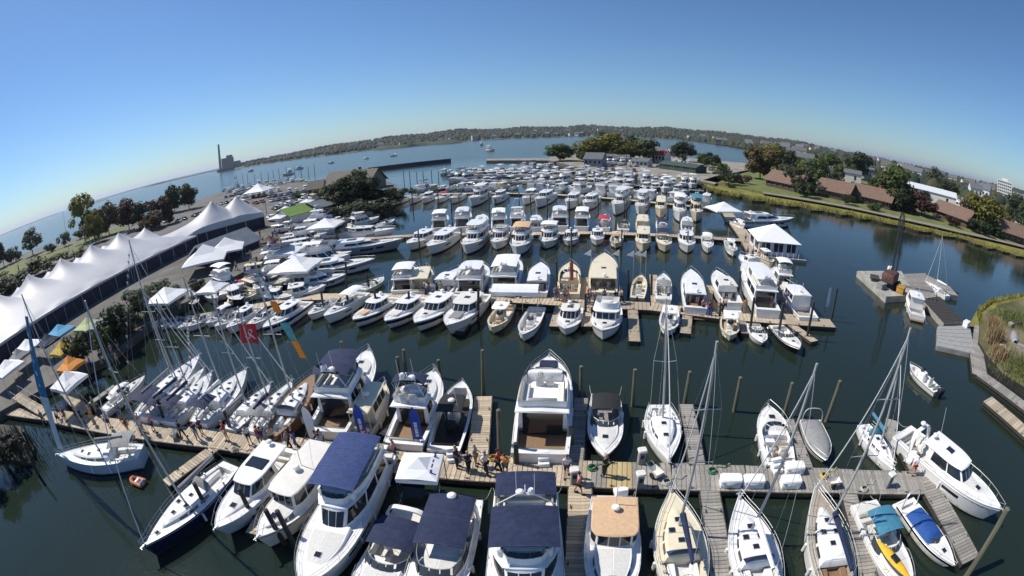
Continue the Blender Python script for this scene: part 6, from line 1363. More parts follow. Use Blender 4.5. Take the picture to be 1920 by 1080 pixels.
def gable(name, label, cat, a, b, depth, base, wall, roof, wm, r1, r2=None, win=0, over=.5, door=True, chim=False, winm=None):
    """a, b: ends of the front wall foot; depth runs away from the viewer."""
    d = b-a; d.z = 0; L = d.length; t = thing(name, label, cat, (a.x, a.y, base), math.atan2(d.y, d.x)); mb = MB()
    mb.add([(0, 0, 0), (L, 0, 0), (L, depth, 0), (0, depth, 0), (0, 0, wall), (L, 0, wall), (L, depth, wall), (0, depth, wall), (0, depth/2, wall+roof), (L, depth/2, wall+roof)], [(0, 1, 5, 4), (1, 2, 6, 9, 5), (2, 3, 7, 6), (3, 0, 4, 8, 7)]); mb.build('wall', wm, t, False)
    k = over/(depth/2)*roof
    for nm, y0, y1, m in (('front', -over, depth/2, r1), ('rear', depth+over, depth/2, r2 or r1)):
        mb = MB(); z0 = wall-k+.05; z1 = wall+roof+.05; q = [(-over, y0, z0), (L+over, y0, z0), (L+over, y1, z1), (-over, y1, z1)]
        vs = q+[(x, y, z+.16) for x, y, z in q]; fs = [(0, 1, 2, 3), (7, 6, 5, 4), (0, 4, 5, 1), (1, 5, 6, 2), (2, 6, 7, 3), (3, 7, 4, 0)]; mb.add(vs, fs)
        bm = None; mb.build('roof', m, t, False)
    for i in range(win):
        x = L*(i+.5)/win; f = MB().box(x-.75, x+.75, -.06, .02, wall*.35, wall*.85).build('window', mat('window frame', (.55, .53, .5), .6), t, False); MB().box(x-.66, x+.66, -.085, -.05, wall*.38, wall*.82).build('pane', winm or glass, f, False)
    if door: MB().box(L*.12, L*.12+1, -.06, .03, 0, 2.1).build('door', mat('door brown', (.09, .05, .03), .6), t, False)
    if chim: MB().box(L*.6, L*.6+1, depth*.55, depth*.55+1, wall, wall+roof+1.2).build('chimney', mat('brick', (.22, .09, .06), .9, var=.2, scale=6), t, False)
    return t
slate = mat('slate blue awning', (.15, .175, .21), .7, var=.15, scale=.5)
gable('pavilion', 'long low pavilion with slate blue roof below the two peaked marquee', 'pavilion', P(395, 487, 2.5), P(487, 450, 2.5), 9, 1.2, 1.5, 2.6, tentdark, slate, tentw, win=0)
gable('green_tent', 'small long tent with bright green roof near the shore trees', 'tent', P(545, 415, 2), P(592, 402, 2), 8, 1.2, 2.2, 1.8, whitec, mat('lime canvas', (.16, .27, .05), .8, var=.15, scale=1), door=False)
gable('storage_shed', 'dark blue grey shed beside the green roofed tent', 'shed', P(598, 402, 2), P(628, 393, 2), 8, 1.2, 2.5, 1.5, mat('dark blue siding', (.06, .07, .10), .8), slate)
cl = mat('cedar shingle roof', (.15, .135, .11), .9, var=.25, scale=1.2); clw = mat('shingle wall', (.20, .17, .13), .9, var=.2, scale=2)
gable('club_house', 'large grey shingle roofed club house among dark trees by the bay', 'building', P(606, 361, 1.5), P(692, 355, 1.5), 14, 1.2, 3.2, 4.8, clw, cl, win=6, chim=True, over=.9)
gable('club_house_wing', 'lower shingled wing left of the big club house', 'building', P(578, 366, 1.5), P(606, 362, 1.5), 9, 1.2, 2.6, 3, clw, cl, win=3)
def tentat(px, py, sz, label, m=None, rz=0, h=2.4, peak=1.2, gz=1.2): return tent_small(px, py, gz-0, sz, label, m=m, rz=rz, h=h, peak=peak, gz=gz)
tentat(385, 484, 9, 'broad white sloping canopy at the left end of the slate blue pavilion', h=2.4, peak=2.8, rz=.5); tentat(425, 466, 7.5, 'white sloping canopy against the slate blue pavilion middle', h=2.4, peak=2.4, rz=.5)
tentat(485, 358, 13, 'white peaked tent in front of the western marina', h=3, peak=4)
tentat(610, 422, 7, 'white tent among boats at the connecting walkway', peak=1.6); tentat(312, 556, 6, 'white tent by the shrubs at the western quay', peak=1.5); tentat(555, 498, 7, 'white tent by the big yachts on connecting walkway', peak=1.6, gz=.9); tentat(540, 470, 5, 'white tent near brown crowd at shore'); tentat(398, 540, 4, 'white canopy tent on the quay lawn')
tentat(112, 622, 4.5, 'light blue canopy tent in front of the long marquee', m=mat('sky blue canvas', (.08, .33, .55), .8)); tentat(118, 655, 3.5, 'yellow canopy tent near light blue one', m=mat('yellow canvas', (.55, .36, .04), .8)); tentat(132, 685, 3.2, 'orange canopy tent at the water edge', m=orange); tentat(52, 650, 5, 'white canopy tent below the long marquee by the blue banner'); tentat(14, 690, 5, 'white canopy tent at left picture edge'); tentat(128, 715, 4, 'white canopy tent at the head of weathered pier'); tentat(165, 610, 4, 'pale green canopy tent by dark shrubs', m=mat('pale green canvas', (.45, .5, .25), .8))
tentat(205, 602, 6, 'slate blue canopy tent by dark shrubs', m=slate)
tentat(35, 668, 3.5, 'grey canopy tent between two white ones', m=greyc); tentat(90, 640, 3.5, 'navy canopy tent left of light blue one', m=navy); tentat(505, 452, 3, 'dark brown canopy tent right of the pavilion', m=mat('brown canvas', (.09, .045, .03), .8))
# white marquee on its float, right of the walkway
def float_house():
    a, b = P(1422, 478, .5), P(1494, 484, .5); d = b-a; d.z = 0; L = d.length; t = thing('marquee_float', 'square white marquee with window walls on a float in the channel', 'float', (a.x, a.y, 0), math.atan2(d.y, d.x)); D = 8.5; s = L; z0 = .6; z1 = 3.1
    MB().box(-1.5, s+1.6, -1.2, D+1, -.3, .52).build('float_base', woodg, t, False)
    fw_ = mat('marquee wall', (.62, .61, .66), .6)
    mb = MB(); mb.loft([[(0, 0, z), (s, 0, z), (s, D, z), (0, D, z)] for z in (z0, z1)], 0, True, False, False); mb.build('side_sheet', fw_, t, False)
    e = .5; mb = MB(); mb.add([(-e, -e, z1-.1), (s+e, -e, z1-.1), (s+e, D+e, z1-.1), (-e, D+e, z1-.1), (s/2, D/2, z1+2.3)], [(0, 1, 4), (1, 2, 4), (2, 3, 4), (3, 0, 4), (3, 2, 1, 0)]); mb.build('roof_cloth', whitec, t, False)
    for k in range(3):
        x0 = s*(k+.12)/3; x1 = s*(k+.82)/3; MB().box(x0, x1, -.05, .03, z0+.7, z1-.35).build('window', glass, t, False)
        MB().box((x0+x1)/2-.05, (x0+x1)/2+.05, -.08, -.04, z0+.7, z1-.35).build('window_bar', whitec, t, False)
    for k in range(2): MB().box(-.05, .03, D*(k+.15)/2, D*(k+.8)/2, z0+.7, z1-.35).build('window', glass, t, False)
    for k in range(8): x = s*k/7; MB().tube([(x, -1, .52), (x, -1, 1.5)], .04, 4).build('rail_post', whitec, t)
float_house()
tent_small(1357, 392, .6, 7, 'small white tent at the far end of the eastern walkway', peak=1.8, gz=.6)
def awning():
    a, b = P(921, 540, 3.2), P(1009, 541, 3.2); d = b-a; d.z = 0; L = d.length; t = thing('awning', 'long low white awning over the second dock', 'awning', (a.x, a.y, .56), math.atan2(d.y, d.x)); mb = MB(); mb.sheet(lambda u, v: (u*L, v*2.6-.4, 2.3+.45*math.sin(PI*v)), 6, 6, .04); mb.build('roof_cloth', whitec, t)
    MB().box(0, L, -.42, -.39, 1.9, 2.32).build('valance', whitec, t, False)
    for x in (.05, L/3, 2*L/3, L-.05):
        for y in (-.35, 2.1): MB().tube([(x, y, 0), (x, y, 2.3)], .035, 5).build('tent_pole', alu, t)
awning()
def redcloth():
    p = P(1068, 540, 1.6); t = thing('flag', 'tall thin red flag over the cream open boat', 'flag', (p.x, p.y, 1.2)); MB().tube([(0, 0, 0), (0, 0, 3.7)], .03, 4).build('pole', steel, t); mb = MB(); mb.sheet(lambda u, v: (.05+u*.4, .1*math.sin(v*6), 3.6-v*2.2), 3, 8, .02); mb.build('flag_cloth', mat('flag orange red', (.6, .09, .03), .7), t)
redcloth()
for i, (px, py) in enumerate(((1187, 502), (1200, 500), (1210, 502), (1108, 500), (1160, 500))):
    p = P(px, py+14, 1); t = thing('burgee', ('white pennant left of the trio behind the second dock', 'middle white pennant of the trio behind second dock', 'white pennant right of the trio behind second dock', 'white pennant left of the big cream roofed cruiser', 'white pennant right of the big cream roofed cruiser')[i], 'flag', (p.x, p.y, .0)); MB().tube([(0, 0, 0), (0, 0, 4.4)], .03, 4).build('pole', steel, t); MB().add([(0, 0, 4.4), (0, 0, 3.5), (-.95, .05, 3.8), (0, .03, 4.4), (0, .03, 3.5), (-.95, .08, 3.8)], [(0, 1, 2), (5, 4, 3), (0, 2, 5, 3), (1, 4, 5, 2)]).build('flag_cloth', whitec, t, False)

# ------------------------------------------------------------------ barge, crane and eastern floats
def quadbox(name, label, cat, pts, z0, z1, m, pitch=None, pm=None, ang=0, kind=None):
    c = sum(pts, Vector((0, 0, 0)))/len(pts); t = thing(name, label, cat, (c.x, c.y, 0)); q = [p-Vector((c.x, c.y, p.z)) for p in pts]
    mb = MB(); mb.loft([[(p.x, p.y, z) for p in q] for z in (z0, z1)]); mb.build('hull' if cat == 'barge' else 'float', m, t, False)
    if pitch:
        a, b, cc, d = q; n = int((b-a).length/pitch); mp = pm or woodg
        for k in range(n):
            f0, f1 = k/n+.004, (k+1)/n-.006; mb = MB(); vs = [a.lerp(b, f0), a.lerp(b, f1), d.lerp(cc, f1), d.lerp(cc, f0)]; mb.loft([[(p.x, p.y, z) for p in vs] for z in (z1+.004, z1+.06)]); mb.build('plank', mp, t, False)
    return t
B4 = lambda l, z: [P(a, b, z) for a, b in l]
concrete = mat('weathered concrete deck', (.34, .33, .29), .9, var=.25, scale=.8, dirt=(.2, .19, .15))
quadbox('work_barge', 'flat work barge with pale deck carrying a crane', 'barge', B4([(1607, 508), (1662, 556), (1716, 553), (1690, 508)], 1), -.3, 1.0, concrete)
quadbox('deck_barge', 'grey planked barge right of the crane barge', 'barge', B4([(1690, 514), (1716, 553), (1760, 566), (1735, 512)], .9), -.3, .85, woodg, .5)
quadbox('deck_barge', 'long dark planked barge ending at the panel float', 'barge', B4([(1728, 560), (1770, 606), (1808, 604), (1762, 556)], .9), -.3, .85, woodg, .6, wooddark)
quadbox('deck_barge', 'outer planked barge with small sailing boat alongside', 'barge', B4([(1738, 515), (1762, 548), (1797, 554), (1780, 536)], .9), -.3, .8, woodg, .6)
def crane():
    p = P(1668, 535, 1.1); tp = mast_top(p, 1693, 398); t = thing('crawler_crane', 'rusty red crawler crane with tall dark lattice boom', 'crane', (p.x, p.y, 1.0), heading(p, P(1700, 515, 1))); rust = mat('rusty red paint', (.085, .035, .024), .7, var=.3, scale=2)
    for sg in (-1, 1):
        mb = MB(); mb.pad(sg*1.3-.35, sg*1.3+.35, -2, 2, 0, .9, .3); mb.build('crawler_track', black, t)
    MB().pad(-1.15, 1.15, -2.2, 1.2, .9, 2.3, .2).build('engine_house', rust, t); MB().pad(-1.3, -.5, .9, 2.0, .9, 2.7, .15).build('cab', offwhite, t); MB().box(-1.2, -.6, 1.98, 2.03, 1.6, 2.5).build('window', glass, t, False); MB().pad(.2, 1.4, -2.8, -2.3, 1.1, 2.4, .1).build('counterweight', rust, t)
    lt = t.matrix_basis.inverted() @ tp; b0 = Vector((0, 1.4, 1.4)); mb = MB(); d = (lt-b0).normalized(); sx = Vector((.4, 0, 0)); sy = d.cross(sx).normalized()*.4
    cs = [sx+sy, sx-sy, -sx-sy, -sx+sy]
    for c in cs: mb.tube([b0+c*.3, b0.lerp(lt, .1)+c, b0.lerp(lt, .9)+c, lt+c*.3], .075, 4)
    for k in range(22):
        f0, f1 = .06+.88*k/22, .06+.88*(k+1)/22
        for q in range(4): mb.tube([b0.lerp(lt, f0)+cs[q], b0.lerp(lt, f1)+cs[(q+1) % 4]], .03, 3)
    mb.build('lattice_boom', steelp, t)
    mb = MB(); gt = Vector((0, -1.5, 4.5)); mb.tube([gt, lt], .025, 3); mb.tube([Vector((0, -2.2, 2.9)), gt], .06, 4); mb.tube([Vector((0, .8, 2.9)), gt], .05, 4); mb.tube([lt, lt+Vector((0, .5, -6))], .02, 3); mb.build('gantry_and_cables', steelp, t)
crane()
def cont(px, py, sx, sy, sz, z, rz, m, name, label, cat):
    p = P(px, py, z); t = thing(name, label, cat, (p.x, p.y, z), rz); MB().pad(-sx/2, sx/2, -sy/2, sy/2, 0, sz, .06).build('box_body', m, t); MB().pad(-sx/2-.05, sx/2+.05, -sy/2-.05, sy/2+.05, sz-.05, sz+.08, .04).build('lid', m, t)
    for k in range(3): x = -sx/2+sx*(k+.5)/3; MB().box(x-.05, x+.05, -sy/2-.06, sy/2+.06, 0, sz-.05).build('rib', m, t, False)
cont(1688, 549, 1.8, 1.3, .95, 1.0, .5, mat('plant yellow', (.40, .22, .03), .6), 'equipment_box', 'orange yellow equipment box on the crane barge', 'equipment'); cont(1652, 541, 1.6, 1.2, .8, 1.0, .2, greyc, 'equipment_box', 'grey equipment box on the crane barge', 'equipment'); cont(1640, 525, 2.5, 1.5, .5, 1.0, .9, wooddark, 'timber_crate', 'low dark crate on crane barge by its pale edge', 'crate')
boat(downeast, 'work_boat', 'motor boat', 'white work boat nosed between the barges', (1722, 590), (1708, 552), 3.0, aftroof=False)
sail('sailboat', 'small white sailing boat moored at the outer planked barge', (1778, 552), (1735, 525), 2.4, (1752, 532), (1763, 440), zb=1.6, cover='white', hatches=2)
boat(dinghy, 'work_skiff', 'dinghy', 'dark skiff at the far tip of the outer planked barge', (1772, 540), (1796, 553), 2.0, z=.3, m=blackc)
quadbox('panel_float', 'grey float of ribbed panels with white seams at the spit', 'float', B4([(1758, 612), (1757, 648), (1828, 664), (1818, 610)], .6), -.2, .55, concrete, 1.1, mat('grey panel', (.29, .29, .28), .85, var=.15, scale=2))
for i, (a, b, w_, lb) in enumerate((((1838, 612), (1832, 668), 2.2, 'weathered pier between the panel float and spit'), ((1830, 655), (1838, 705), 2.4, 'weathered pier south of the panel float'), ((1838, 700), (1935, 772), 2.2, 'long weathered bulkhead walk below the spit'), ((1852, 748), (1945, 830), 2.3, 'tan floating pier at the right picture edge'))):
    dock(P(*a, .6), P(*b, .6), w_, lb, z=.6+i*.004, boards=True, pitch=.34, wm=woodg if i < 3 else wood)
cont(1811, 612, 1.4, .9, .7, .62, .2, white, 'cooler_box', 'white box at the corner of the panel float', 'box')
def upturned():
    p = P(1902, 632, 1.2); t = thing('rowing_boat', 'grey upturned rowing boat lying on the grassy spit', 'dinghy', (p.x, p.y, 1.0), -1.0); mb = MB(); rings = []
    for k in range(11):
        u = k/10; r = .85*math.sin(PI*min(max(u*.86+.1, .02), .98))**.7; rings.append([(r*math.cos(q*PI/6), u*4.5-2.2, .7*(r/.85)**.5*math.sin(q*PI/6)) for q in range(7)])
    mb.loft(rings, 0, False); mb.build('hull', mat('grey lapped hull', (.3, .31, .34), .7, var=.1, scale=4), t)
    for k in range(4):
        mb = MB(); mb.tube([(.86*math.cos(a)*(1-.0*k), -1.6+k*1.0, .72*math.sin(a)) for a in [PI*j/8 for j in range(9)]], .03, 4); mb.build('rib', woodg, t)
    mb = MB(); mb.tube([(0, -2.2, .4), (0, -1, .74), (0, 1, .74), (0, 2.2, .35)], .05, 4); mb.build('keel_strip', woodg, t)
upturned()
r5 = random.Random(9)
def reeds(name, label, px, py, n, sp, h, m):
    mb = MB(); c = P(px, py, 1)
    for _ in range(n):
        x, y = r5.gauss(0, sp), r5.gauss(0, sp*.6); a = r5.uniform(0, 6.3); l = r5.uniform(.6, 1)*h; t_ = Vector((math.cos(a)*.3*l, math.sin(a)*.3*l, l)); s = Vector((-math.sin(a), math.cos(a), 0))*.05; b = Vector((x, y, 0))
        mb.add([b-s, b+s, b+t_*.6+s*.8, b+t_, b+t_*.6-s*.8], [(0, 1, 2, 3, 4)])
    o = mb.build(name, m); o.location = (c.x, c.y, 1.0); tag(o, kind='stuff')
straw = mat('dry reed', (.28, .20, .10), .9, objvar=.1, var=.3, scale=1); grs = mat('spit grass blades', (.10, .12, .03), .9, var=.3, scale=1)
reeds('reeds', '', 1864, 640, 900, .9, 2.3, straw); reeds('reeds', '', 1862, 620, 700, .8, 2.2, straw); reeds('reeds', '', 1872, 668, 600, 1.0, 1.6, straw); reeds('grass', '', 1900, 600, 1500, 3.0, .7, grs); reeds('grass', '', 1915, 690, 1500, 2.6, .6, grs)
for i, (px, py) in enumerate(((1895, 612), (1880, 658), (1915, 655), (1908, 610))): cont(px, py, 1.2+.3*i, .8, .5, 1.0, i, (woodg, white, woodg, wooddark)[i], 'crate', ('grey wooden crate at the top of the spit', 'white crate at the sand patch', 'wooden crate beside the upturned rowing boat', 'dark crate near the spit tip')[i], 'crate')

# ------------------------------------------------------------------ cars, shown as copies of one car
def carproto():
    t = thing('parked_car', 'parked car in the show ground lot', 'car', (0, 0, 0)); mb = MB(); W = .86
    prof = [(-2.15, .35, .8), (-2.2, .6, .95), (-1.5, .9, 1), (1.2, .88, 1), (2.1, .7, .95), (2.2, .45, .85)]
    mb.loft([[(-W*s, y, .25), (-W*s, y, z), (-W*s*.9, y, z+.06), (W*s*.9, y, z+.06), (W*s, y, z), (W*s, y, .25)] for y, z, s in prof]); mb.build('body', paints()[0], t)
    st = Stack([(.9, -1.6, 1.1, .78, .7, .9, 0, .05), (1.42, -1.1, .35, .66, .7, .9, 0, .05)]); mb = MB(); st.walls(mb, 0, False); mb.build('window_band', glass, t); mb = MB(); mb.pad(-.64, .64, -1.08, .35, 1.40, 1.47, .05); mb.build('roof', paints()[0], t)
    for sx in (-1, 1):
        for y in (-1.35, 1.35): MB().tube([(sx*.68, y, .32), (sx*.88, y, .32)], .32, 10).build('wheel', black, t)
    return t
CAR = carproto(); carn = [0]
def park(a, b, step, away, label, grp, skip=.12, z=1.22):
    A, B_ = P(*a, z), P(*b, z); L = (B_-A).length; n = int(L/step); d = (B_-A).normalized()
    for k in range(n):
        if r5.random() < skip: continue
        c = CAR if carn[0] == 0 else copy_tree(CAR); carn[0] += 1; p = A+d*(step*(k+.5)); c.location = (p.x, p.y, z); c.rotation_euler = (0, 0, math.atan2(d.y, d.x)+(PI if r5.random() < .5 else 0)); c['label'] = label; c['group'] = grp
        m = r5.choice(paints()); c['label'] = m.name.split(' ', 1)[1]+' '+label
        for ch in c.children:
            if ch.name.split('.')[0] in ('body', 'roof'): paint(ch, m)
for a, b in (((500, 372), (600, 358)), ((505, 379), (590, 367)), ((510, 388), (570, 378)), ((470, 372), (500, 366))): park(a, b, 3.0, 1, 'car in the lot between the marquees and club house', 'cars parked in the show ground lot')
for a, b in (((235, 440), (330, 412)), ((330, 418), (385, 400))): park(a, b, 3.2, 1, 'car parked behind the marquees by the autumn trees', 'cars parked behind the marquees')
for a, b in (((1090, 318), (1200, 322)), ((1225, 312), (1300, 322)), ((1120, 308), (1180, 310))): park(a, b, 3.4, 1, 'car parked on the peninsula above the sea wall', 'cars parked on the peninsula', .3, 1.42)
# people on the western ground and second dock
def many(n, pts, z, place, grp, tops=None):
    for k in range(n):
        a, b, c = r5.choice(pts); px, py = lerp(a[0], b[0], r5.random()), lerp(a[1], b[1], r5.random()); p = P(px+r5.uniform(-c, c), py+r5.uniform(-c*.4, c*.4), z); p.z = z
        tp, bt = r5.choice(tops or list(COL)), r5.choice(['navy', 'khaki', 'black', 'grey', 'blue']); lg = r5.random() < .5; person(p, r5.uniform(0, 6.3), tp, bt, '%s shirted person in %s %s %s' % (tp, bt, 'trousers' if lg else 'shorts', place), grp, lg)
many(34, [((930, 553), (1010, 557), 2), ((770, 550), (830, 553), 2), ((1100, 566), (1170, 570), 2), ((1300, 584), (1400, 592), 3), ((1040, 562), (1090, 566), 2)], .56, 'on the second dock', 'people on the second dock')
many(40, [((440, 520), (500, 480), 8), ((300, 580), (420, 545), 6), ((480, 470), (530, 440), 8), ((120, 700), (250, 630), 10)], 1.22, 'on the western show ground', 'people on the show ground')
many(16, [((1480, 602), (1440, 540), 4), ((1430, 500), (1395, 445), 3)], .57, 'on the eastern walkway', 'people on the eastern walkway')
many(16, [((80, 770), (250, 800), 4)], .57, 'at the shore end of the near dock', 'people at the shore end of near dock')
# ------------------------------------------------------------------ planting and buildings
for q in ((160, 452, 372, 62, L_yel, 'tall yellow green tree standing left of the autumn trees', 'open'), (205, 440, 388, 40, L_org, 'rounded orange yellow tree beside the tall yellow one', 'round'), (243, 432, 378, 44, L_red, 'dark red tree behind the long marquee', 'round'), (272, 428, 384, 40, L_dark, 'dark green tree right of the dark red tree', 'round'), (300, 424, 378, 46, L_red, 'second reddish tree with green left side behind marquee', 'round'),
          (328, 398, 352, 34, L_dark, 'left one of two dark evergreens at the bay', 'round'), (355, 392, 348, 36, L_dark, 'right one of two dark evergreens at the bay', 'round'), (180, 455, 400, 36, L_yel, 'smaller yellow tree at foot of the tall yellow one', 'round'),
          (62, 478, 436, 44, L_grey, 'bare grey tree by the shore at the far left', 'open'), (30, 490, 462, 34, L_dark, 'low dark shore tree at far left', 'bush'), (8, 500, 462, 34, L_dark, 'dark shore tree at left picture edge', 'round'), (96, 472, 452, 22, L_dark, 'dark shrub between grey tree and tall yellow tree', 'bush'), (122, 462, 434, 24, L_dark, 'dark bush by the thin mast', 'bush'),
          (40, 530, 495, 80, L_dark, 'dark green hedge bush behind the long marquee', 'bush'), (90, 508, 480, 70, L_green, 'green hedge bush behind the marquee ridge', 'bush'), (10, 552, 515, 60, L_dark, 'dark hedge bush left behind the marquee', 'bush'), (140, 486, 466, 40, L_green, 'low green bush behind the marquee right half', 'bush'),
          (150, 685, 622, 55, L_dark, 'dark leafy shrub in front of the marquee by the water', 'bush'), (222, 640, 570, 62, L_dark, 'taller dark shrub in front of the marquee near the quay', 'bush'), (195, 655, 600, 50, L_green, 'green shrub between two dark ones by the water', 'bush'), (262, 600, 545, 60, L_grey, 'grey green thin shrub near the pavilion', 'open'), (300, 578, 528, 50, L_grey, 'grey green shrub left of the red canopy', 'bush'), (283, 560, 528, 40, L_green, 'green shrub under the pavilion eave', 'bush'), (245, 622, 580, 40, L_dark, 'dark shrub at the quay head', 'bush'),
          (655, 395, 335, 70, L_dark, 'big dark tree in front of the club house', 'round'), (690, 388, 332, 60, L_dark, 'big dark tree right in front of club house', 'round'), (635, 392, 345, 50, L_green, 'green topped tree left in front of club house', 'round'), (672, 372, 322, 46, L_grey, 'grey green tree behind the dark ones', 'round'), (715, 384, 348, 50, L_dark, 'dark bush on the rocks by the basin', 'bush'), (738, 372, 350, 34, L_dark, 'low dark bush at the point of the rocks', 'bush'), (700, 398, 372, 60, L_dark, 'dark scrub on the bank below the trees', 'bush'), (655, 405, 375, 60, L_dark, 'dark scrub on the bank left of the rocks', 'bush'), (600, 372, 352, 30, L_grey, 'grey green shrub at club house wing', 'bush'), (560, 372, 358, 26, L_green, 'green shrub by the parked cars', 'bush')):
    ptree(*q[:6], q[6] if len(q) > 6 else 'round') if False else ptree(q[0], q[1], q[2], q[3], q[4], q[5], q[6])
for q in ((1050, 302, 268, 56, L_green, 'round green tree at the left of the peninsula', 'round'), (1118, 303, 262, 60, L_yel, 'yellow green tree of the tall grove, left side', 'round'), (1150, 304, 252, 70, L_yel, 'tallest yellow green tree in the peninsula grove', 'round'), (1185, 300, 254, 60, L_dark, 'dark tree behind the right of the grove', 'round'), (1200, 304, 264, 56, L_green, 'green tree at right of the grove', 'round'), (1130, 296, 250, 50, L_dark, 'dark tree behind the grove left', 'round'), (1280, 303, 264, 44, L_dark, 'dark round tree right of the white house on the peninsula', 'round'), (1165, 306, 272, 50, L_yel, 'low yellow green tree in front of the grove', 'round'), (1100, 304, 278, 34, L_green, 'small green tree between round tree and grove', 'round')):
    ptree(*q)
EAST = ((1352, 338, 304, 40, L_green, 'green tree at the left end of the marsh island', 'open'), (1366, 346, 318, 36, L_dark, 'dark shrub at the left end of marsh island', 'bush'), (1388, 344, 322, 30, L_red, 'reddish shrub beside dark shrub on the marsh island', 'bush'), (1425, 336, 278, 56, L_org, 'orange brown tree left of the first brown roofed house', 'round'), (1450, 322, 272, 50, L_yel, 'yellow tree behind the first brown roofed house', 'round'), (1500, 362, 308, 56, L_grey, 'tall grey green tree between first and second brown houses', 'open'), (1475, 326, 280, 44, L_dark, 'dark tree behind the grey green one', 'round'), (1528, 350, 300, 46, L_green, 'green tree behind the second house left end', 'round'), (1512, 370, 336, 40, L_dark, 'dark bush at the second house left end', 'bush'), (1555, 330, 292, 44, L_green, 'green tree behind the long house', 'round'),
        (1610, 336, 290, 52, L_dark, 'dark tree behind the long brown house', 'round'), (1680, 392, 320, 62, L_green, 'big green tree between long house and third house', 'round'), (1668, 368, 324, 44, L_yel, 'yellow green tree left of the big green one', 'round'), (1692, 398, 358, 36, L_dark, 'dark shaded tree under the big green one', 'round'), (1728, 404, 362, 58, L_red, 'dark red round tree in front of the third house', 'round'), (1705, 400, 372, 36, L_red, 'smaller dark red tree left of the round one', 'bush'), (1775, 376, 340, 44, L_dark, 'dark tree behind the third house', 'round'), (1752, 352, 318, 34, L_grey, 'grey green tree near the boatyard', 'open'), (1822, 422, 374, 56, L_org, 'orange autumn tree right of the third house', 'open'), (1845, 436, 378, 60, L_yel, 'yellow green tree left of the fourth house', 'round'), (1835, 438, 410, 50, L_dark, 'dark bush in front of the yellow green tree', 'bush'), (1785, 424, 404, 30, L_red, 'small red shrub before the third house', 'bush'), (1818, 370, 352, 24, L_dark, 'small dark conifer by the boatyard', 'conifer'), (1905, 420, 375, 44, L_dark, 'dark tree behind the fourth house', 'round'), (1932, 455, 395, 60, L_dark, 'dark tree at the right edge of the bank', 'round'), (1590, 384, 362, 24, L_dark, 'small dark bush before the long house', 'bush'), (1640, 396, 376, 26, L_green, 'small green bush before the long house right end', 'bush'), (1870, 446, 424, 30, L_dark, 'dark hedge at the fourth house', 'bush'))
for q in EAST: ptree(*q)
rf = mat('brown shingle roof', (.165, .105, .078), .9, var=.18, scale=1.5, dirt=(.14, .09, .06)); wl = mat('brown cedar wall', (.075, .045, .032), .85, var=.2, scale=2)
for a, b, dp, lb in (((1436, 348), (1502, 363), 10, 'first brown roofed cottage on the marsh bank, leftmost'), ((1532, 366), (1590, 379), 11, 'long brown roofed house, left half, behind lawn'), ((1594, 376), (1668, 394), 12, 'long reddish roofed house, right half, behind lawn'), ((1748, 404), (1812, 428), 11, 'brown roofed house behind the dark red tree'), ((1858, 440), (1925, 462), 11, 'rightmost brown roofed house on the bank')):
    gable('row_house', lb, 'house', P(*a, 1.4), P(*b, 1.4), dp, 1.4, 3.2, 3.6, wl, rf, win=6, over=1.0, chim=True)
# peninsula buildings
sid = mat('pale siding', (.55, .54, .50), .8); gr = mat('grey roof', (.12, .125, .135), .9, var=.15, scale=1); gn = mat('dark green roof', (.035, .06, .05), .8)
for a, b, dp, wh, rh, wm, r1, lb in (((1095, 312), (1128, 313), 12, 4, 3, mat('blue grey siding', (.18, .21, .26), .8), gr, 'blue grey building at the left of the peninsula sea wall'), ((1136, 308), (1180, 309), 10, 3.5, 2, sid, gr, 'long pale low building under the tree grove'), ((1222, 304), (1246, 306), 9, 5, 3, sid, mat('faded red roof', (.3, .09, .07), .9), 'white house with faded red roof on the peninsula'), ((1236, 316), (1304, 325), 9, 2.6, 1.4, gn, gn, 'low dark green shed above the sea wall'), ((1256, 292), (1276, 293), 9, 5, 3, sid, gr, 'pale house behind the green shed'), ((1184, 312), (1214, 314), 8, 3, 1.5, sid, gr, 'small pale shed right of the grove')):
    gable('harbour_building', lb, 'building', P(*a, 1.4), P(*b, 1.4), dp, 1.4, wh, rh, wm, r1, win=4)
# beyond the bank: boatyard sheds, town houses and the white block
white_w = mat('white render', (.66, .65, .62), .8)
def fhouse(px, D, L, dp, wh, rh, wm, r1, lb, win=3, base=1.4, name='house', cat='house'):
    a = far(px, 0, D); d = Vector((a.y, -a.x, 0)).normalized(); gable(name, lb, cat, a-d*L/2, a+d*L/2, dp, base, wh, rh, wm, r1, win=win)
for px, D, L, dp, wh, rh, wm, r1, lb in ((1565, 300, 26, 18, 6, 2, white_w, gr, 'white building with blue grey roof behind the long house'), (1600, 380, 22, 12, 7, 2.5, sid, gr, 'pale building behind the dark tree of the east bank'), (1725, 260, 34, 20, 7, 2.2, white_w, mat('white metal roof', (.6, .62, .64), .6), 'long white roofed boatyard shed on the east shore'), (1700, 330, 20, 10, 5, 2, sid, gr, 'pale shed left of the boatyard shed'), (1490, 420, 22, 12, 8, 4, white_w, gr, 'white house among trees above the first cottage'), (1520, 380, 12, 9, 5, 2, sid, gr, 'small pale house above the second house'), (1460, 300, 12, 9, 5, 3, white_w, gr, 'white cottage behind the orange brown tree'), (1640, 320, 16, 10, 4, 2, white_w, gr, 'white low house behind long house'), (1405, 330, 14, 9, 5, 3, sid, gr, 'grey roofed house left of the orange brown tree')):
    fhouse(px, D, L, dp, wh, rh, wm, r1, lb)
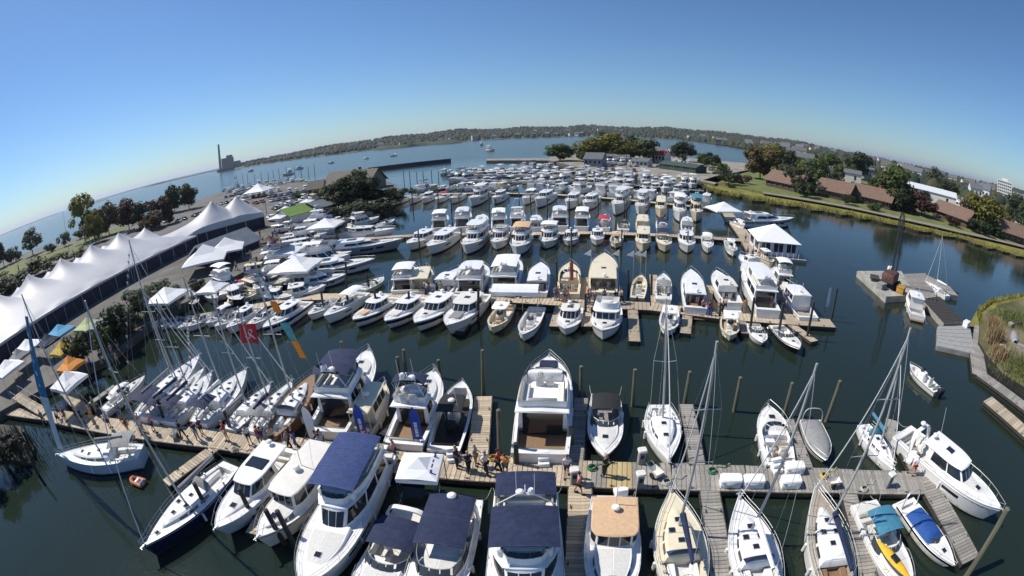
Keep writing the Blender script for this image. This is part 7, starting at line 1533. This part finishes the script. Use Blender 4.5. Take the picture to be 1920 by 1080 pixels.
def block():
    a = far(1858, 0, 700); t = thing('apartment_block', 'white apartment block standing above the far town', 'building', (a.x, a.y, 1.4), heading(Vector((0, 0, 0)), a)); W, H = 13, 30; MB().box(-W, W, 0, 18, 0, H).build('wall', white_w, t, False); MB().box(-5, 5, 4, 12, H, H+3).build('roof_plant', white_w, t, False)
    me = MB().box(-1.2, 1.2, -.12, .05, 0, 1.9).mesh('window', glass, False)
    for i in range(7):
        for j in range(7): o = bpy.data.objects.new('window', me); C.objects.link(o); o.parent = t; o.location = (-10.5+i*3.5, 0, 3+j*3.9)
block()
HP = []
for i, (wm, r1) in enumerate(((white_w, gr), (sid, gr), (white_w, mat('dull brown roof', (.12, .10, .085), .9)), (mat('brown siding', (.16, .12, .10), .9), gr))):
    t = thing('town_house', '', 'house', (0, 0, 0)); L, D, wh, rh = 13, 9, 6, 4; mb = MB(); mb.add([(-L/2, 0, -4), (L/2, 0, -4), (L/2, D, -4), (-L/2, D, -4), (-L/2, 0, wh), (L/2, 0, wh), (L/2, D, wh), (-L/2, D, wh), (-L/2, D/2, wh+rh), (L/2, D/2, wh+rh)], [(0, 1, 5, 4), (1, 2, 6, 9, 5), (2, 3, 7, 6), (3, 0, 4, 8, 7)]); mb.build('wall', wm, t, False)
    mb = MB(); mb.add([(-L/2-.5, -.5, wh-.4), (L/2+.5, -.5, wh-.4), (L/2+.5, D/2, wh+rh+.1), (-L/2-.5, D/2, wh+rh+.1), (L/2+.5, D+.5, wh-.4), (-L/2-.5, D+.5, wh-.4)], [(0, 1, 2, 3), (3, 2, 4, 5)]); mb.build('roof', r1, t, False)
    for x in (-4, 0, 4): MB().box(x-.8, x+.8, -.1, .05, 1.2, 3.6).build('window', glass, t, False)
    HP.append(t)
r6 = random.Random(21); usedp = set()
def town(n, px0, px1, v0, v1, label, grp):
    for _ in range(n):
        px = r6.uniform(px0, px1); gi = min(range(len(GRID)), key=lambda i: abs(GPX[i]-px)); v = r6.uniform(v0, v1); k = int(v); p = GRID[gi][k].lerp(GRID[gi][k+1], v-k)+Vector((r6.uniform(-15, 15), r6.uniform(-15, 15), 1.5)); q = r6.randrange(4); t = HP[q]
        if q in usedp: t = copy_tree(t)
        usedp.add(q); t.location = (p.x, p.y, max(p.z, 2)+4); t.rotation_euler = (0, 0, heading(Vector((0, 0, 0)), p)+r6.uniform(-.6, .6)); s = r6.uniform(.8, 1.5); t.scale = (s, s, s*.9); t['label'] = HD[q]+label; t['group'] = grp
HD = ('white grey roofed ', 'cream grey roofed ', 'white brown roofed ', 'brown grey roofed ')
GPX = []
for i in range(16): GPX += [0]*0
_t = [440, 457, 500, 560, 640, 760, 860, 1000, 1100, 1280, 1400, 1500, 1600, 1700, 1800, 1920, 2080]
for i in range(16): GPX += [lerp(_t[i], _t[i+1], k/6) for k in range(6)]
GPX.append(2080)
town(22, 1300, 1500, .1, 2.2, 'house on the wooded far shore across the water', 'houses on the far shore'); town(40, 1500, 1920, .5, 4.5, 'house in the town on the eastern hillside', 'houses of the hillside town'); town(16, 660, 1150, .05, .5, 'house at the foot of the wooded ridge', 'houses below the ridge'); town(8, 900, 1200, 3, 6, 'house high on the wooded ridge', 'houses on the ridge')
for t in HP:
    if not t.get('label'): bpy.data.objects.remove(t)
# boatyard: white hulls ashore east of the houses
def yard(n, pts, label, grp, z):
    for _ in range(n):
        px, D = r6.uniform(*pts[0]), r6.uniform(*pts[1]); p = far(px, 0, D); far_boat(p, r6.uniform(0, 6.3), r6.uniform(.8, 1.2), r6.randrange(len(FARP)), z, label, grp)
yard(46, ((1760, 1925), (215, 420)), 'white boat stored in the yard on the east shore', 'boats stored in the east yard', 1.2)
# power station over the bay
def plant():
    D = 2050; a = far(428, 316, D); t = thing('power_station', 'grey power station with one tall chimney over the bay', 'power station', (a.x, a.y, 0), heading(Vector((0, 0, 0)), a)); g1 = mat('power station grey', (.16, .17, .19), .9); sc = D/F_PX
    MB().box(-22*sc, 26*sc, -30, 60, -4, 9).build('ground_bank', fm, t, False)
    MB().box(-12*sc, 12*sc, 0, 40, 8, 23*sc).build('boiler_house', g1, t, False); MB().box(10*sc, 25*sc, 0, 40, 8, 14*sc).build('turbine_hall', g1, t, False); MB().box(-2*sc, 10*sc, -6, 30, 8, 27*sc).build('upper_block', g1, t, False)
    mb = MB(); mb.tube([(-15*sc, 10, 5), (-15*sc, 10, 49*sc)], 2.6*sc, 12, 0, 1.7*sc); mb.build('chimney', mat('chimney grey', (.11, .12, .14), .9), t)
    MB().tube([(-15*sc, 10, 49*sc), (-15*sc, 10, 50*sc)], 1.9*sc, 12).build('chimney_cap', steelp, t)
plant()
def breakwater():
    a, b = P(690, 322, 0), P(846, 304, 0); d = b-a; L = d.length; t = thing('breakwater', 'long dark blue timber breakwater standing in the bay', 'breakwater', (a.x, a.y, 0), math.atan2(d.y, d.x)); dk = mat('dark blue timber', (.03, .04, .06), .85, var=.3, scale=.3); n = 40
    me = MB().box(0, L/n-.12, 0, .5, -1, 2.5).mesh('wall_panel', dk, False)
    for k in range(n): o = bpy.data.objects.new('wall_panel', me); C.objects.link(o); o.parent = t; o.location = (k*L/n, r6.uniform(-.05, .05), r6.uniform(-.1, .1))
    MB().box(0, L, -.15, .65, 2.4, 2.7).build('cap_beam', dk, t, False)
breakwater()
def mastpole(px, py, tx, ty, label): 
    b = P(px, py, 1.2); tp = mast_top(b, tx, ty); t = thing('flag_pole', label, 'pole', (b.x, b.y, 1.2)); MB().tube([(0, 0, 0), (0, 0, tp.z-1.2)], .12, 6, 0, .05).build('pole', steelp, t); MB().ball((0, 0, tp.z-1.2), .15).build('pole_cap', steel, t)
mastpole(130, 470, 120, 400, 'thin pole standing by the shore at the far left'); mastpole(500, 400, 502, 380, 'thin pole at the two peaked marquee end'); mastpole(1175, 320, 1172, 290, 'flag pole before the peninsula grove')
def gangway(a, b, label):
    A, B_ = P(*a, 1.3), P(*b, .7); d = B_-A; L = d.length; t = thing('gangway', label, 'gangway', tuple(A), math.atan2(d.y, d.x)); sl = d.z/math.hypot(d.x, d.y); mb = MB()
    n = int(L/.4)
    for k in range(n): o = MB().box(k*L/n, (k+1)*L/n-.04, -.8, .8, k*L/n*sl, k*L/n*sl+.06).build('plank', wood, t, False)
    for s in (-1, 1):
        MB().tube([(0, s*.82, 1.0), (L, s*.82, 1.0+L*sl)], .04, 4).build('hand_rail', alu, t)
        for k in range(6): x = L*k/5; MB().tube([(x, s*.82, x*sl), (x, s*.82, x*sl+1)], .03, 4).build('rail_post', alu, t)
gangway((30, 742), (85, 775), 'railed gangway from the shore to the near dock'); gangway((112, 722), (160, 775), 'railed gangway beside the white canopy tent at pier head')
reeds('scrub', '', 30, 838, 700, 2.4, 1.2, mat('dark scrub', (.03, .035, .018), .9, var=.3, scale=1)); 

L_shore = leafm('shore dark', (.018, .021, .010))
# boats on trailers and clutter on the western ground
for i, (a, b) in enumerate((((520, 400), (560, 388)), ((440, 372), (500, 352)), ((500, 425), (545, 412)), ((520, 450), (560, 432)), ((430, 384), (500, 366)), ((520, 372), (585, 360)), ((460, 376), (530, 362)), ((560, 410), (605, 396)), ((560, 388), (600, 379)))):
    rank([a, b], 4.2, i % 2 == 0, .5, 'white boat standing ashore on the western show ground', 'boats ashore on the show ground', .1, .7)
for o in list(C.objects):
    if o.parent is None and o.get('group') == 'boats ashore on the show ground': o.location.z = 1.55
for q in ((280, 590, 560, 40, L_dark, 'dark shrub beside the white tent of western quay', 'bush'), (330, 560, 532, 40, L_grey, 'grey green shrub under the pavilion roof edge', 'bush'), (240, 600, 566, 44, L_green, 'green shrub behind the quay shrubs', 'bush'), (175, 640, 598, 46, L_dark, 'dark shrub behind the light blue canopy', 'bush'), (370, 545, 520, 36, L_dark, 'dark shrub at the pavilion front', 'bush'), (420, 520, 498, 30, L_grey, 'grey green shrub at pavilion right end', 'bush'), (530, 412, 396, 26, L_green, 'green shrub left of the green roofed tent', 'bush'), (22, 852, 815, 60, L_shore, 'dark scrub bush on the mud bank', 'bush'), (-20, 880, 830, 80, L_shore, 'dark scrub bush on mud bank at the picture edge', 'bush'), (745, 378, 352, 30, L_dark, 'dark shrub on the rock point', 'bush'), (728, 396, 374, 44, L_dark, 'dark scrub over the basin edge below the trees', 'bush'), (770, 362, 348, 20, L_grey, 'tiny shrub at the tip of rock point', 'bush'),
          (225, 418, 396, 34, L_dark, 'dark tree between orange and red autumn trees', 'round'), (285, 432, 400, 40, L_org, 'brown leafed tree in front of reddish tree', 'round'), (315, 420, 394, 30, L_dark, 'dark shrub right of reddish tree', 'bush'), (70, 462, 446, 24, L_grey, 'grey shore shrub left of bare tree', 'bush'), (150, 448, 430, 24, L_grey, 'grey shore shrub behind the tall yellow tree', 'bush')):
    ptree(*q)

r8 = random.Random(4)
for k in range(34):
    px = r8.uniform(1440, 1915); a = far(px, 0, r8.uniform(205, 330) if px > 1650 else r8.uniform(210, 430)); h_ = r8.uniform(6, 11); lf = r8.choice([L_dark, L_dark, L_green, L_grey, L_green, L_yel])
    tree(a.x+r8.uniform(-6, 6), a.y+r8.uniform(-6, 6), 1.4, h_, h_*r8.uniform(.7, .95), lf, lf.name.replace('foliage ', '')+' tree in the built up land behind the brown roofed houses', 'round', group='trees behind the marsh houses')
for k in range(20):
    px = r8.uniform(1040, 1330); a = far(px, 0, r8.uniform(270, 330)); h_ = r8.uniform(4, 8); lf = r8.choice([L_dark, L_green, L_grey])
    tree(a.x, a.y, 1.4, h_, h_*.9, lf, 'small %s tree among the buildings of the northern peninsula' % lf.name.replace('foliage ', ''), 'round', group='small trees of the peninsula')
def edge_reeds(px_list, n, h, m, spread):
    mb = MB()
    for i in range(len(px_list)-1):
        a, b = P(*px_list[i], .5), P(*px_list[i+1], .5)
        for _ in range(n):
            q = a.lerp(b, r8.random()); d = Vector((q.x, q.y, 0)).normalized(); q = q+d*abs(r8.gauss(0, spread))-d*.25; l = r8.uniform(.5, 1)*h; ang = r8.uniform(0, 6.3); s = Vector((math.cos(ang), math.sin(ang), 0))*.16*l; t_ = Vector((r8.uniform(-.25, .25)*l, r8.uniform(-.25, .25)*l, l))
            mb.add([q-s, q+s, q+t_+s*.3, q+t_-s*.3], [(0, 1, 2, 3)])
    tag(mb.build('marsh_grass', m, None, False), kind='stuff')
edge_reeds(MEDGE, 70, .9, mat('marsh grass blades', (.21, .20, .035), .9, var=.35, scale=.3), 4.5)
edge_reeds(MEDGE, 30, .5, mat('marsh rust blades', (.2, .11, .045), .9, var=.3, scale=.3), .6)
rank([(1090, 311), (1215, 318)], 4.5, False, 1, 'white boat standing ashore on the northern peninsula', 'boats ashore on the peninsula', .2, .8)
rank([(1225, 308), (1300, 315)], 4.5, True, 1, 'white boat standing ashore on the northern peninsula', 'boats ashore on the peninsula', .2, .8)
for o in list(C.objects):
    if o.parent is None and o.get('group') == 'boats ashore on the peninsula': o.location.z = 1.7

for a, b in (((425, 392), (470, 380)), ((510, 395), (555, 384)), ((400, 388), (440, 378)), ((475, 384), (505, 377)), ((420, 372), (450, 366))): park(a, b, 3.0, 1, 'car in the lot between the marquees and club house', 'cars parked in the show ground lot')
many(24, [((500, 420), (560, 395), 8), ((430, 400), (500, 372), 6), ((520, 450), (590, 430), 8)], 1.22, 'between the peaked marquee and boats', 'people by the far marquee')
for i, (px, py) in enumerate(((520, 408), (450, 376), (575, 378), (535, 392))): tent_small(px, py, 1.2, 4.5, ('small white tent left of the green roofed tent', 'small white tent at the bay side of the lot', 'small white tent before the club house wing', 'small white tent among boats ashore')[i], gz=1.2)
for i, (px, py, tx, ty) in enumerate(((15, 880, 0, 838), (45, 868, 28, 815), (60, 850, 46, 806), (-8, 850, -20, 800))): ppile(px, py, tx, ty, 'black old timber post on the mud bank '+('at the picture edge', 'in its middle', 'nearest the saloon sailing boat', 'behind the others')[i], .2, piledark)

edge_reeds([(1838, 612), (1832, 590), (1860, 568), (1920, 555), (1990, 553)], 260, .8, mat('marsh grass blades', (.21, .20, .035), .9), 1.6)
edge_reeds([(1850, 612), (1862, 590), (1890, 576), (1940, 566)], 260, .7, mat('spit grass blades', (.10, .12, .03), .9), 2.0)
edge_reeds([(1862, 690), (1900, 715), (1950, 745)], 200, .7, mat('spit grass blades', (.10, .12, .03), .9), 1.0)

# ------------------------------------------------------------------ air
def haze(dens):
    m = bpy.data.materials.new('haze air'); m.use_nodes = True; n = m.node_tree; n.nodes.remove(n.nodes['Principled BSDF']); v = n.nodes.new('ShaderNodeVolumePrincipled')
    v.inputs['Color'].default_value = (.80, .88, 1.0, 1); v.inputs['Density'].default_value = dens; v.inputs['Anisotropy'].default_value = .25
    n.links.new(v.outputs[0], n.nodes['Material Output'].inputs['Volume'])
    o = MB().box(-32000, 32000, -32000, 32000, -3, 140).build('haze', m, None, False); tag(o, kind='stuff')
haze(.00006)
